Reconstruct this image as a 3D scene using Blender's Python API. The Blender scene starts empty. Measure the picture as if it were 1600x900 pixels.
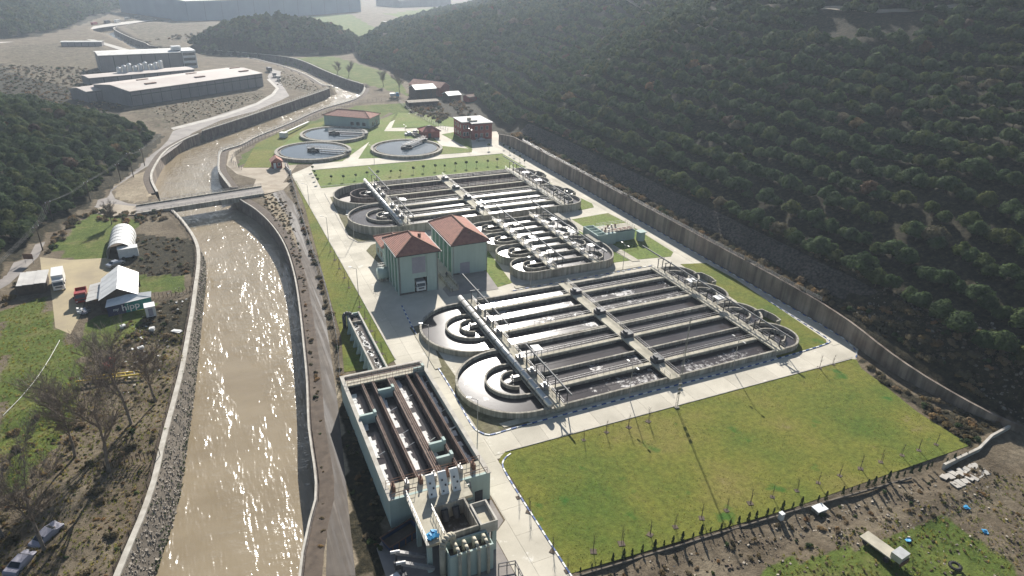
import bpy, bmesh, math, random
import numpy as np
from mathutils import Vector, Matrix

random.seed(7)
RNG = np.random.default_rng(11)
scene = bpy.context.scene
COL = scene.collection

# ------------------------------------------------------------------ camera
CAM_H = 72.0
YAW, PITCH, ROLL = 0.4368, 0.4486, 0.0285
fw = Vector((math.sin(YAW) * math.cos(PITCH), math.cos(YAW) * math.cos(PITCH), -math.sin(PITCH)))
ri = Vector((math.cos(YAW), -math.sin(YAW), 0))
up = ri.cross(fw)
r2 = ri * math.cos(ROLL) + up * math.sin(ROLL)
u2 = up * math.cos(ROLL) - ri * math.sin(ROLL)
cam_data = bpy.data.cameras.new('camera')
cam = bpy.data.objects.new('camera', cam_data)
COL.objects.link(cam)
cam_data.sensor_width = 36.0
cam_data.lens = 1055 / 1600 * 36
cam_data.clip_start = 0.5
cam_data.clip_end = 9000
mw = Matrix((r2, u2, -fw)).transposed().to_4x4()
mw.translation = Vector((0, 0, CAM_H))
cam.matrix_world = mw
scene.camera = cam

# ------------------------------------------------------------------ sky, sun, exposure
SUN_EL, SUN_AZ = math.radians(27.6), math.radians(22.9)
world = bpy.data.worlds.new('World')
scene.world = world
world.use_nodes = True
wn = world.node_tree
sky = wn.nodes.new('ShaderNodeTexSky')
sky.sky_type = 'NISHITA'
sky.sun_disc = False
sky.sun_elevation = SUN_EL
sky.sun_rotation = SUN_AZ
sky.air_density = 1.0
sky.dust_density = 0.7
wn.links.new(sky.outputs['Color'], wn.nodes['Background'].inputs['Color'])
wn.nodes['Background'].inputs['Strength'].default_value = 0.05
sun_data = bpy.data.lights.new('sun', 'SUN')
sun_data.energy = 5.0
sun_data.angle = math.radians(0.53)
sun_data.color = (1.0, 0.955, 0.89)
sun = bpy.data.objects.new('sun', sun_data)
COL.objects.link(sun)
sdir = Vector((math.sin(SUN_AZ) * math.cos(SUN_EL), math.cos(SUN_AZ) * math.cos(SUN_EL), math.sin(SUN_EL)))
sun.rotation_euler = (-sdir).to_track_quat('-Z', 'Y').to_euler()
sun.location = (120, 300, 200)
scene.view_settings.view_transform = 'Standard'
scene.view_settings.look = 'None'
scene.view_settings.gamma = 1.0
scene.view_settings.exposure = 1.02
scene.cycles.use_denoising = True
scene.cycles.max_bounces = 5
scene.cycles.diffuse_bounces = 2
scene.cycles.glossy_bounces = 2
scene.cycles.transmission_bounces = 2
scene.cycles.volume_bounces = 0
scene.cycles.transparent_max_bounces = 6
scene.cycles.caustics_reflective = False
scene.cycles.caustics_refractive = False
scene.cycles.sample_clamp_indirect = 4.0

# ------------------------------------------------------------------ materials
MATS = {}


def node_mat(name):
    m = bpy.data.materials.new(name)
    m.use_nodes = True
    nt = m.node_tree
    b = nt.nodes['Principled BSDF']
    MATS[name] = m
    return m, nt, b


def world_pos(nt):
    return nt.nodes.new('ShaderNodeNewGeometry').outputs['Position']


def noise(nt, scale, detail=4.0, rough=0.55, vec=None):
    n = nt.nodes.new('ShaderNodeTexNoise')
    n.inputs['Scale'].default_value = scale
    n.inputs['Detail'].default_value = detail
    n.inputs['Roughness'].default_value = rough
    nt.links.new(vec if vec is not None else world_pos(nt), n.inputs['Vector'])
    return n.outputs['Fac']


def ramp(nt, fac, stops):
    r = nt.nodes.new('ShaderNodeValToRGB')
    e = r.color_ramp.elements
    while len(e) < len(stops):
        e.new(0.5)
    for i, (p, c) in enumerate(stops):
        e[i].position = p
        e[i].color = (c[0], c[1], c[2], 1) if hasattr(c, '__len__') else (c, c, c, 1)
    nt.links.new(fac, r.inputs['Fac'])
    return r.outputs['Color']


def mix(nt, fac, a, b, mode='MIX'):
    n = nt.nodes.new('ShaderNodeMix')
    n.data_type = 'RGBA'
    n.blend_type = mode
    for sock, v in ((n.inputs[0], fac), (n.inputs[6], a), (n.inputs[7], b)):
        if hasattr(v, 'is_linked'):
            nt.links.new(v, sock)
        elif hasattr(v, '__len__'):
            sock.default_value = (v[0], v[1], v[2], 1)
        else:
            sock.default_value = v
    return n.outputs[2]


def math_n(nt, op, a, b=0.0):
    n = nt.nodes.new('ShaderNodeMath')
    n.operation = op
    for sock, v in ((n.inputs[0], a), (n.inputs[1], b)):
        if hasattr(v, 'is_linked'):
            nt.links.new(v, sock)
        else:
            sock.default_value = v
    return n.outputs[0]


def bump(nt, b, h, strength, dist):
    n = nt.nodes.new('ShaderNodeBump')
    n.inputs['Strength'].default_value = strength
    n.inputs['Distance'].default_value = dist
    nt.links.new(h, n.inputs['Height'])
    nt.links.new(n.outputs['Normal'], b.inputs['Normal'])


def M(name, c1, c2=None, scale=0.6, rough=0.85, bmp=0.0, bscale=None, metal=0.0, spec=0.3, detail=5.0, streak=0.0, rnd=0.0, sscale=1.6):
    """plain weathered surface: two tones broken up by noise, optional fine relief, vertical streaks and per-object tint"""
    m, nt, b = node_mat(name)
    b.inputs['Roughness'].default_value = rough
    b.inputs['Metallic'].default_value = metal
    b.inputs['Specular IOR Level'].default_value = spec
    if c2 is None:
        c2 = tuple(v * 0.8 for v in c1)
    f = noise(nt, scale, detail, 0.62)
    col = ramp(nt, f, [(0.34, c2), (0.64, c1)])
    if streak:
        mp = nt.nodes.new('ShaderNodeMapping')
        mp.inputs['Scale'].default_value = (1.0, 1.0, 0.07)
        nt.links.new(world_pos(nt), mp.inputs['Vector'])
        sf = noise(nt, sscale, 4, 0.6, mp.outputs['Vector'])
        col = mix(nt, streak, col, mix(nt, 1.0, col, ramp(nt, sf, [(0.40, 0.2), (0.60, 1.0)]), 'MULTIPLY'))
    if rnd:
        oi = nt.nodes.new('ShaderNodeObjectInfo')
        v = nt.nodes.new('ShaderNodeMapRange')
        v.inputs['To Min'].default_value = 1 - rnd
        v.inputs['To Max'].default_value = 1 + rnd
        nt.links.new(oi.outputs['Random'], v.inputs['Value'])
        cb = nt.nodes.new('ShaderNodeCombineColor')
        for k in range(3):
            nt.links.new(v.outputs['Result'], cb.inputs[k])
        col = mix(nt, 1.0, col, cb.outputs['Color'], 'MULTIPLY')
    nt.links.new(col, b.inputs['Base Color'])
    if bmp:
        bump(nt, b, noise(nt, bscale or scale * 8, 4, 0.6), bmp, 0.05)
    return m


M('concrete', (0.44, 0.41, 0.34), (0.30, 0.27, 0.22), 0.35, 0.9, 0.15, 6, streak=0.55)
M('concrete_walk', (0.47, 0.43, 0.335), (0.33, 0.30, 0.23), 0.5, 0.9, 0.1, 6)
M('concrete_dark', (0.20, 0.17, 0.15), (0.11, 0.09, 0.08), 0.5, 0.9, 0.2, 5, streak=0.5)
M('tank_inside', (0.24, 0.19, 0.165), (0.14, 0.11, 0.10), 0.4, 0.9, 0.2, 5, streak=0.7)
M('coping', (0.50, 0.47, 0.41), (0.34, 0.31, 0.26), 0.6, 0.9, 0.1, 6)
def slab_mat():
    m, nt, b = node_mat('slab')
    b.inputs['Roughness'].default_value = 0.9
    b.inputs['Specular IOR Level'].default_value = 0.2
    col = ramp(nt, noise(nt, 0.11, 6, 0.6), [(0.34, (0.42, 0.385, 0.31)), (0.64, (0.57, 0.525, 0.43))])
    col = mix(nt, ramp(nt, noise(nt, 0.33, 7, 0.7), [(0.62, 0.0), (0.66, 0.75)]), col, (0.66, 0.63, 0.56))
    col = mix(nt, ramp(nt, noise(nt, 0.21, 8, 0.75), [(0.64, 0.0), (0.72, 0.6)]), col, (0.25, 0.225, 0.18))
    oi = nt.nodes.new('ShaderNodeObjectInfo')
    col = mix(nt, 1.0, col, ramp(nt, oi.outputs['Random'], [(0.0, 0.88), (1.0, 1.06)]), 'MULTIPLY')
    nt.links.new(col, b.inputs['Base Color'])
    bump(nt, b, noise(nt, 5, 4, 0.6), 0.08, 0.05)


slab_mat()
M('asphalt_dusty', (0.30, 0.27, 0.24), (0.21, 0.19, 0.175), 0.22, 0.9, 0.1, 4)
M('pale_pavement', (0.46, 0.43, 0.38), (0.36, 0.33, 0.29), 0.2, 0.9)
M('dirt_track', (0.40, 0.34, 0.26), (0.27, 0.22, 0.16), 0.18, 0.95, 0.3, 3)
M('dirt_yard', (0.40, 0.33, 0.20), (0.29, 0.24, 0.16), 0.12, 0.95, 0.3, 3)
M('white_paint', (0.74, 0.74, 0.72), (0.60, 0.60, 0.58), 1.0, 0.6)
M('blue_paint', (0.03, 0.09, 0.28), (0.02, 0.06, 0.20), 1.0, 0.6)
M('steel', (0.36, 0.35, 0.34), (0.24, 0.23, 0.22), 1.5, 0.5, metal=0.3)
M('steel_dark', (0.07, 0.07, 0.075), (0.04, 0.04, 0.045), 1.5, 0.6)
M('steel_light', (0.62, 0.61, 0.58), (0.48, 0.47, 0.44), 0.8, 0.35, metal=0.4, spec=0.5)
M('rust', (0.20, 0.11, 0.07), (0.11, 0.06, 0.045), 1.2, 0.9)
M('green_render', (0.42, 0.50, 0.455), (0.37, 0.455, 0.41), 0.2, 0.9, streak=0.08)
M('steel_mid', (0.22, 0.215, 0.21), (0.15, 0.15, 0.145), 1.5, 0.75)
M('rust_pale', (0.30, 0.215, 0.17), (0.19, 0.125, 0.095), 1.2, 0.9)
M('green_dark', (0.09, 0.22, 0.16), (0.07, 0.17, 0.12), 0.5, 0.8)
M('roof_red', (0.44, 0.20, 0.14), (0.31, 0.135, 0.10), 0.9, 0.85, 0.0)
M('brick_red', (0.30, 0.075, 0.055), (0.21, 0.055, 0.045), 0.8, 0.9, 0.3, 8)
M('roof_flat', (0.62, 0.60, 0.56), (0.46, 0.45, 0.42), 0.3, 0.9)
M('glass_dark', (0.03, 0.035, 0.04), (0.02, 0.025, 0.03), 1.0, 0.12, spec=0.6)
M('shutter_grey', (0.30, 0.29, 0.33), (0.26, 0.25, 0.29), 0.8, 0.6)
M('white_sheet', (0.74, 0.73, 0.70), (0.58, 0.57, 0.54), 0.5, 0.45, spec=0.4)
M('tin_roof', (0.50, 0.48, 0.44), (0.38, 0.36, 0.33), 0.25, 0.5, metal=0.1, spec=0.4)
M('factory_wall', (0.27, 0.25, 0.245), (0.22, 0.205, 0.20), 0.12, 0.85, streak=0.12)
M('factory_roof', (0.50, 0.45, 0.40), (0.42, 0.36, 0.32), 0.06, 0.8)
M('factory_blue', (0.20, 0.26, 0.33), (0.17, 0.22, 0.29), 0.05, 0.8)
M('wood_dark', (0.10, 0.07, 0.05), (0.06, 0.045, 0.035), 1.5, 0.9)
M('bark', (0.11, 0.085, 0.065), (0.06, 0.05, 0.04), 2.0, 0.95)
M('bark_pale', (0.24, 0.20, 0.165), (0.13, 0.105, 0.085), 2.0, 0.95)
M('rubber', (0.025, 0.025, 0.025), (0.018, 0.018, 0.018), 2, 0.85)
M('banner_green', (0.02, 0.19, 0.17), (0.02, 0.15, 0.14), 0.8, 0.7)
M('banner_navy', (0.02, 0.03, 0.09), (0.015, 0.02, 0.06), 0.8, 0.7)
M('tarp_blue', (0.06, 0.32, 0.55), (0.03, 0.20, 0.40), 1.5, 0.5)
M('skip_blue', (0.02, 0.05, 0.13), (0.015, 0.035, 0.09), 0.9, 0.6)
M('red_paint', (0.34, 0.02, 0.015), (0.22, 0.015, 0.01), 1.0, 0.45, spec=0.5)
M('silver_paint', (0.42, 0.43, 0.45), (0.36, 0.37, 0.39), 1.0, 0.3, metal=0.5, spec=0.5)
M('white_truck', (0.72, 0.71, 0.68), (0.62, 0.61, 0.58), 1.0, 0.4, spec=0.5)
M('stone', (0.27, 0.24, 0.20), (0.14, 0.125, 0.105), 1.4, 0.95, rnd=0.25)
M('rubble_pale', (0.40, 0.35, 0.28), (0.22, 0.19, 0.15), 1.1, 0.95)
M('soil_dark', (0.13, 0.10, 0.075), (0.075, 0.058, 0.045), 0.6, 0.98, 0.4, 3)
M('soil_pale', (0.17, 0.145, 0.115), (0.10, 0.085, 0.068), 1.2, 0.98, 0.4, 4)
M('sludge', (0.15, 0.11, 0.09), (0.10, 0.075, 0.06), 0.3, 0.6, 0.2, 3)
M('wall_stained', (0.30, 0.25, 0.20), (0.18, 0.135, 0.105), 0.18, 0.92, 0.15, 4, streak=0.6, sscale=0.55)
M('yellow_paint', (0.50, 0.36, 0.04), (0.36, 0.25, 0.03), 1.5, 0.6)
def wet_mud():
    m, nt, b = node_mat('wet_mud')
    mp = nt.nodes.new('ShaderNodeMapping')
    mp.inputs['Scale'].default_value = (1.0, 0.035, 1.0)
    nt.links.new(world_pos(nt), mp.inputs['Vector'])
    f = noise(nt, 0.8, 4, 0.55, mp.outputs['Vector'])
    g = noise(nt, 0.35, 5, 0.6)
    col = ramp(nt, f, [(0.36, (0.065, 0.052, 0.042)), (0.52, (0.115, 0.096, 0.078)), (0.66, (0.20, 0.175, 0.15))])
    col = mix(nt, 0.5, col, mix(nt, 1.0, col, ramp(nt, g, [(0.3, 0.5), (0.7, 1.3)]), 'MULTIPLY'))
    nt.links.new(col, b.inputs['Base Color'])
    nt.links.new(ramp(nt, f, [(0.40, 0.6), (0.56, 0.95)]), b.inputs['Roughness'])
    bump(nt, b, f, 0.5, 0.12)
    b.inputs['Specular IOR Level'].default_value = 0.25


wet_mud()
M('foam', (0.72, 0.71, 0.68), (0.55, 0.53, 0.50), 3.0, 0.8, 0.8, 6)


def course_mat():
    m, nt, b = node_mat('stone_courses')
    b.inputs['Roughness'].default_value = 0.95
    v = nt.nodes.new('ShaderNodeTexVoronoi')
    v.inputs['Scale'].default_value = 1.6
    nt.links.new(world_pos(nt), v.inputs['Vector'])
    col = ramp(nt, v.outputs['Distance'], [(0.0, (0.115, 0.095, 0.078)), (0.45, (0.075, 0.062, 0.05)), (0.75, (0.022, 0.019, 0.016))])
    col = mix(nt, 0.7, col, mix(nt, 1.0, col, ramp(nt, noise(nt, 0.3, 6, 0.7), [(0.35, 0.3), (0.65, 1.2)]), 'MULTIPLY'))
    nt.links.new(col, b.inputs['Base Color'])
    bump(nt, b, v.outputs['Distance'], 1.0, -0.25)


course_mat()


def lawn_mat(name, a, b_, c, dry):
    m, nt, b = node_mat(name)
    b.inputs['Roughness'].default_value = 0.95
    b.inputs['Specular IOR Level'].default_value = 0.1
    big = noise(nt, 0.055, 6, 0.6)
    col = ramp(nt, big, [(0.32, b_), (0.52, a), (0.70, dry)])
    fine = noise(nt, 1.1, 6, 0.75)
    col = mix(nt, 0.75, col, mix(nt, 1.0, col, ramp(nt, fine, [(0.30, 0.45), (0.66, 1.35)]), 'MULTIPLY'))
    pat = noise(nt, 0.19, 3, 0.5)
    col = mix(nt, ramp(nt, pat, [(0.64, 0.0), (0.72, 0.8)]), col, c)
    bare = noise(nt, 0.11, 7, 0.78)
    col = mix(nt, ramp(nt, bare, [(0.63, 0.0), (0.73, 0.7)]), col, (0.21, 0.17, 0.095))
    nt.links.new(col, b.inputs['Base Color'])
    bump(nt, b, noise(nt, 2.2, 6, 0.8), 0.7, 0.18)
    return m


lawn_mat('lawn', (0.150, 0.155, 0.030), (0.085, 0.125, 0.022), (0.035, 0.115, 0.018), (0.195, 0.165, 0.050))
lawn_mat('lawn_bright', (0.150, 0.190, 0.045), (0.105, 0.165, 0.035), (0.060, 0.125, 0.025), (0.190, 0.190, 0.070))
lawn_mat('gravel_verge', (0.16, 0.145, 0.085), (0.11, 0.11, 0.05), (0.12, 0.13, 0.04), (0.20, 0.175, 0.13))


def ground_mat():
    m, nt, b = node_mat('ground')
    b.inputs['Roughness'].default_value = 0.98
    b.inputs['Specular IOR Level'].default_value = 0.1
    at = nt.nodes.new('ShaderNodeAttribute')
    at.attribute_name = 'cover'
    sep = nt.nodes.new('ShaderNodeSeparateColor')
    nt.links.new(at.outputs['Color'], sep.inputs[0])
    n1 = noise(nt, 0.14, 7, 0.65)
    n2 = noise(nt, 0.9, 6, 0.7)
    base = ramp(nt, n1, [(0.3, (0.10, 0.078, 0.052)), (0.5, (0.150, 0.120, 0.082)), (0.7, (0.205, 0.170, 0.118))])
    grass = ramp(nt, n1, [(0.3, (0.062, 0.098, 0.020)), (0.52, (0.105, 0.135, 0.030)), (0.72, (0.185, 0.165, 0.065))])
    dirt = ramp(nt, n1, [(0.3, (0.22, 0.175, 0.12)), (0.7, (0.37, 0.31, 0.22))])
    brush = ramp(nt, n2, [(0.32, (0.018, 0.018, 0.011)), (0.55, (0.042, 0.036, 0.021)), (0.72, (0.085, 0.068, 0.040))])
    edge = math_n(nt, 'MULTIPLY', math_n(nt, 'SUBTRACT', noise(nt, 0.35, 6, 0.7), 0.5), 1.1)

    def w(k):
        return ramp(nt, math_n(nt, 'ADD', sep.outputs[k], edge), [(0.36, 0.0), (0.62, 1.0)])
    col = mix(nt, w(0), base, grass)
    col = mix(nt, w(1), col, dirt)
    col = mix(nt, w(2), col, brush)
    col = mix(nt, 0.7, col, mix(nt, 1.0, col, ramp(nt, n2, [(0.3, 0.45), (0.68, 1.3)]), 'MULTIPLY'))
    nt.links.new(col, b.inputs['Base Color'])
    bump(nt, b, noise(nt, 1.3, 7, 0.75), 0.8, 0.35)
    return m


ground_mat()


def water_mat(name, deep, foam_amt, wave, rough, foam_scale=0.5, foam_col=(0.62, 0.60, 0.56), wave_dist=0.12, flow=None, tone=None, patchy=False, film=False):
    m, nt, b = node_mat(name)
    b.inputs['IOR'].default_value = 1.333
    b.inputs['Specular IOR Level'].default_value = 0.5
    pos = world_pos(nt)
    if flow:
        mp = nt.nodes.new('ShaderNodeMapping')
        mp.inputs['Scale'].default_value = flow
        nt.links.new(pos, mp.inputs['Vector'])
        pos = mp.outputs['Vector']
    col = None
    if tone:
        col = ramp(nt, noise(nt, 0.06, 6, 0.62, pos), [(0.36, tone), (0.62, deep)])
    if foam_amt > 0:
        f1 = noise(nt, foam_scale, 8, 0.72, pos)
        f2 = noise(nt, foam_scale * 0.12, 3, 0.5, pos)
        f = math_n(nt, 'ADD', f1, math_n(nt, 'MULTIPLY', math_n(nt, 'SUBTRACT', f2, 0.5), 0.9))
        lo = 0.86 - 0.45 * foam_amt
        fm = ramp(nt, f, [(lo - .04, 0.0), (lo + 0.2, 1.0)])
        cc = mix(nt, fm, col if col is not None else deep, foam_col)
        nt.links.new(cc, b.inputs['Base Color'])
        nt.links.new(ramp(nt, fm, [(0, rough), (1, 0.75)]), b.inputs['Roughness'])
    else:
        if col is not None:
            nt.links.new(col, b.inputs['Base Color'])
        else:
            b.inputs['Base Color'].default_value = (*deep, 1)
        b.inputs['Roughness'].default_value = rough
    if wave:
        h = math_n(nt, 'ADD', noise(nt, 0.9, 3.5, 0.5, pos), math_n(nt, 'MULTIPLY', noise(nt, 0.22, 2, 0.5, pos), 2.0))
        if patchy:
            mp2 = nt.nodes.new('ShaderNodeMapping')
            mp2.inputs['Scale'].default_value = (1.0, 0.28, 1.0)
            nt.links.new(world_pos(nt), mp2.inputs['Vector'])
            k = ramp(nt, noise(nt, 0.16, 4, 0.6, mp2.outputs['Vector']), [(0.40, 0.2), (0.60, 1.0)])
            h = math_n(nt, 'MULTIPLY', h, k)
        bump(nt, b, h, wave, wave_dist)
        if film:      # silt-laden water: the body colour is flat, only the clear surface film ripples
            l = b.inputs['Normal'].links[0]
            src = l.from_socket
            nt.links.remove(l)
            nt.links.new(src, b.inputs['Coat Normal'])
            b.inputs['Coat Weight'].default_value = 1.0
            b.inputs['Coat IOR'].default_value = 1.34
            b.inputs['Coat Roughness'].default_value = rough
            b.inputs['Specular IOR Level'].default_value = 0.0
            b.inputs['Roughness'].default_value = 1.0
    return m


water_mat('river_water', (0.285, 0.232, 0.155), 0.0, 0.9, 0.2, flow=(0.85, 1.6, 1.0), wave_dist=0.29, tone=(0.235, 0.188, 0.122), patchy=True, film=True)
water_mat('basin_water', (0.060, 0.052, 0.050), 0.24, 0.06, 0.12, 0.9, (0.28, 0.265, 0.25), wave_dist=0.03, tone=(0.034, 0.028, 0.029))
water_mat('basin_foamy', (0.045, 0.036, 0.034), 0.58, 0.12, 0.20, 1.1, (0.52, 0.50, 0.48), wave_dist=0.05)
water_mat('clear_water', (0.028, 0.048, 0.068), 0.0, 0.03, 0.05, wave_dist=0.02)
water_mat('shallow_water', (0.10, 0.085, 0.07), 0.45, 0.08, 0.12, 0.5, wave_dist=0.04)
water_mat('puddle', (0.09, 0.08, 0.07), 0.0, 0.02, 0.06, wave_dist=0.02)


def leaf_mat(name, c1, c2, tr=0.25):
    m, nt, b = node_mat(name)
    b.inputs['Roughness'].default_value = 0.85
    b.inputs['Specular IOR Level'].default_value = 0.08
    oi = nt.nodes.new('ShaderNodeObjectInfo')
    f = noise(nt, 0.55, 3, 0.6)
    col = ramp(nt, f, [(0.32, c2), (0.66, c1)])
    tint = ramp(nt, oi.outputs['Random'], [(0.0, (0.72, 0.80, 0.78)), (0.55, (1.0, 1.0, 1.0)), (0.86, (1.2, 1.05, 0.75)), (0.97, (1.25, 0.97, 0.78))])
    col = mix(nt, 1.0, col, tint, 'MULTIPLY')
    nt.links.new(col, b.inputs['Base Color'])
    t = nt.nodes.new('ShaderNodeBsdfTranslucent')
    nt.links.new(col, t.inputs['Color'])
    ms = nt.nodes.new('ShaderNodeMixShader')
    ms.inputs[0].default_value = tr
    out = nt.nodes['Material Output']
    nt.links.new(b.outputs[0], ms.inputs[1])
    nt.links.new(t.outputs[0], ms.inputs[2])
    nt.links.new(ms.outputs[0], out.inputs['Surface'])
    return m


leaf_mat('leaf_evergreen', (0.094, 0.134, 0.052), (0.034, 0.056, 0.023), 0.38)
leaf_mat('leaf_dry', (0.12, 0.078, 0.05), (0.07, 0.046, 0.032), 0.2)
leaf_mat('leaf_shrub', (0.19, 0.155, 0.095), (0.105, 0.085, 0.052), 0.35)
leaf_mat('leaf_litter', (0.30, 0.225, 0.14), (0.19, 0.14, 0.085), 0.4)
leaf_mat('leaf_grass', (0.20, 0.20, 0.05), (0.13, 0.15, 0.03), 0.7)
leaf_mat('leaf_straw', (0.30, 0.25, 0.12), (0.20, 0.17, 0.07), 0.5)
leaf_mat('leaf_cypress', (0.045, 0.07, 0.03), (0.025, 0.04, 0.018), 0.15)

# ------------------------------------------------------------------ mesh helpers
ORG = {}


class MB:
    """collects faces, then links them as ONE mesh object"""

    def __init__(self):
        self.v, self.f = [], []

    def add(self, vs, fs):
        o = len(self.v)
        self.v.extend(vs)
        self.f.extend([tuple(i + o for i in f) for f in fs])
        return self

    def box(self, x0, x1, y0, y1, z0, z1):
        return self.add([(x0, y0, z0), (x1, y0, z0), (x1, y1, z0), (x0, y1, z0), (x0, y0, z1), (x1, y0, z1), (x1, y1, z1), (x0, y1, z1)],
                        [(0, 3, 2, 1), (4, 5, 6, 7), (0, 1, 5, 4), (1, 2, 6, 5), (2, 3, 7, 6), (3, 0, 4, 7)])

    def obox(self, c, s, rz=0.0, ry=0.0, rx=0.0):
        m = Matrix.Rotation(rz, 3, 'Z') @ Matrix.Rotation(ry, 3, 'Y') @ Matrix.Rotation(rx, 3, 'X')
        vs = []
        for z in (-.5, .5):
            for x, y in ((-.5, -.5), (.5, -.5), (.5, .5), (-.5, .5)):
                vs.append(tuple(m @ Vector((x * s[0], y * s[1], z * s[2])) + Vector(c)))
        return self.add(vs, [(0, 3, 2, 1), (4, 5, 6, 7), (0, 1, 5, 4), (1, 2, 6, 5), (2, 3, 7, 6), (3, 0, 4, 7)])

    def tube(self, p0, p1, r0, r1=None, n=6, cap=True):
        r1 = r0 if r1 is None else r1
        a, b = Vector(p0), Vector(p1)
        d = (b - a).normalized()
        t = d.cross(Vector((0, 0, 1)))
        if t.length < 1e-3:
            t = Vector((1, 0, 0))
        t.normalize()
        s = d.cross(t)
        vs = []
        for p, r in ((a, r0), (b, r1)):
            for k in range(n):
                an = 2 * math.pi * k / n
                vs.append(tuple(p + (t * math.cos(an) + s * math.sin(an)) * r))
        fs = [(k, k + n, (k + 1) % n + n, (k + 1) % n) for k in range(n)]
        if cap:
            fs += [tuple(range(n)), tuple(range(2 * n - 1, n - 1, -1))]
        return self.add(vs, fs)

    def pipe(self, pts, r, n=8):
        for a, b in zip(pts[:-1], pts[1:]):
            self.tube(a, b, r, n=n)
        return self

    def bar(self, a, b, w, h):
        """rectangular bar between two points, w wide (horizontally), h high"""
        a, b = Vector(a), Vector(b)
        d = (b - a).normalized()
        t = Vector((0, 0, 1)).cross(d)
        if t.length < 1e-3:
            t = Vector((1, 0, 0))
        t.normalize()
        s = d.cross(t)
        vs = []
        for p in (a, b):
            for i, j in ((-1, -1), (1, -1), (1, 1), (-1, 1)):
                vs.append(tuple(p + t * (i * w / 2) + s * (j * h / 2)))
        return self.add(vs, [(0, 3, 2, 1), (4, 5, 6, 7), (0, 1, 5, 4), (1, 2, 6, 5), (2, 3, 7, 6), (3, 0, 4, 7)])

    def prism(self, poly, z0, z1):
        n = len(poly)
        a = sum(poly[i][0] * poly[(i + 1) % n][1] - poly[(i + 1) % n][0] * poly[i][1] for i in range(n))
        if a < 0:
            poly = poly[::-1]
        vs = [(p[0], p[1], z0) for p in poly] + [(p[0], p[1], z1) for p in poly]
        fs = [tuple(range(n - 1, -1, -1)), tuple(range(n, 2 * n))]
        fs += [(i, (i + 1) % n, (i + 1) % n + n, i + n) for i in range(n)]
        return self.add(vs, fs)

    def sheet(self, poly, z):
        n = len(poly)
        a = sum(poly[i][0] * poly[(i + 1) % n][1] - poly[(i + 1) % n][0] * poly[i][1] for i in range(n))
        if a < 0:
            poly = poly[::-1]
        return self.add([(p[0], p[1], z) for p in poly], [tuple(range(n))])

    def strip(self, pts, prof, closed=False):
        """sweep a profile (offset to the left of travel, z) along a plan polyline"""
        nn = normals(pts, closed)
        vs = []
        for (x, y), (nx, ny) in zip(pts, nn):
            for (o, z) in prof:
                vs.append((x + nx * o, y + ny * o, z))
        k, n = len(prof), len(pts)
        fs = []
        for i in range(n if closed else n - 1):
            j = (i + 1) % n
            for a in range(k - 1):
                fs.append((i * k + a, i * k + a + 1, j * k + a + 1, j * k + a))
        return self.add(vs, fs)

    def wall(self, pts, w, z0, z1, closed=False):
        k = len(pts)
        o = len(self.v)
        self.strip(pts, [(-w / 2, z0), (-w / 2, z1), (w / 2, z1), (w / 2, z0)], closed)
        if not closed:
            self.f.append((o, o + 1, o + 2, o + 3))
            e = o + (k - 1) * 4
            self.f.append((e + 3, e + 2, e + 1, e))
        return self

    def build(self, name, mat, parent=None, smooth=False):
        me = bpy.data.meshes.new(name)
        v = self.v
        org = ORG.get(parent) if parent is not None else None
        if org is not None:
            v = [(p[0] - org[0], p[1] - org[1], p[2] - org[2]) for p in v]
        me.from_pydata(v, [], self.f)
        me.materials.append(MATS[mat])
        if smooth:
            me.shade_smooth()
        o = bpy.data.objects.new(name, me)
        COL.objects.link(o)
        if parent is not None:
            o.parent = parent
            if org is not None:
                ORG[o] = org
        return o


def normals(pts, closed=False):
    out = []
    n = len(pts)
    for i in range(n):
        a = pts[(i - 1) % n] if (closed or i > 0) else pts[i]
        b = pts[(i + 1) % n] if (closed or i < n - 1) else pts[i]
        dx, dy = b[0] - a[0], b[1] - a[1]
        l = math.hypot(dx, dy) or 1
        out.append((-dy / l, dx / l))
    return out


def smooth_line(pts, step=4.0):
    """Catmull-Rom through plan points"""
    out = []
    n = len(pts)
    for i in range(n - 1):
        p0, p1, p2, p3 = pts[max(i - 1, 0)], pts[i], pts[i + 1], pts[min(i + 2, n - 1)]
        k = max(2, int(math.hypot(p2[0] - p1[0], p2[1] - p1[1]) / step))
        for j in range(k):
            t = j / k
            out.append(tuple(0.5 * (2 * p1[a] + (p2[a] - p0[a]) * t + (2 * p0[a] - 5 * p1[a] + 4 * p2[a] - p3[a]) * t * t + (3 * p1[a] - p0[a] - 3 * p2[a] + p3[a]) * t ** 3) for a in (0, 1)))
    out.append(tuple(pts[-1]))
    return out


def resample(pts, n):
    p = np.array(pts, float)
    d = np.concatenate([[0], np.cumsum(np.hypot(*np.diff(p, axis=0).T))])
    t = np.linspace(0, d[-1], n)
    return list(zip(np.interp(t, d, p[:, 0]).tolist(), np.interp(t, d, p[:, 1]).tolist()))


def offset(pts, o):
    return [(p[0] + n[0] * o, p[1] + n[1] * o) for p, n in zip(pts, normals(pts))]


def arc(cx, cy, r, a0, a1, n=24):
    return [(cx + r * math.cos(math.radians(a0 + (a1 - a0) * i / n)), cy + r * math.sin(math.radians(a0 + (a1 - a0) * i / n))) for i in range(n + 1)]


def tag(o, label=None, cat=None, group=None, kind=None):
    if label:
        o['label'] = label
    if cat:
        o['category'] = cat
    if group:
        o['group'] = group
    if kind:
        o['kind'] = kind
    return o


def struct(mb, name, mat):
    return tag(mb.build(name, mat), kind='structure')


def thing(name, label, cat, loc=(0, 0, 0), group=None, local=False, rz=0.0):
    o = bpy.data.objects.new(name, None)
    o.empty_display_size = 0.5
    COL.objects.link(o)
    o.location = loc
    o.rotation_euler = (0, 0, rz)
    if not local:
        ORG[o] = tuple(loc)
    return tag(o, label, cat, group)


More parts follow.
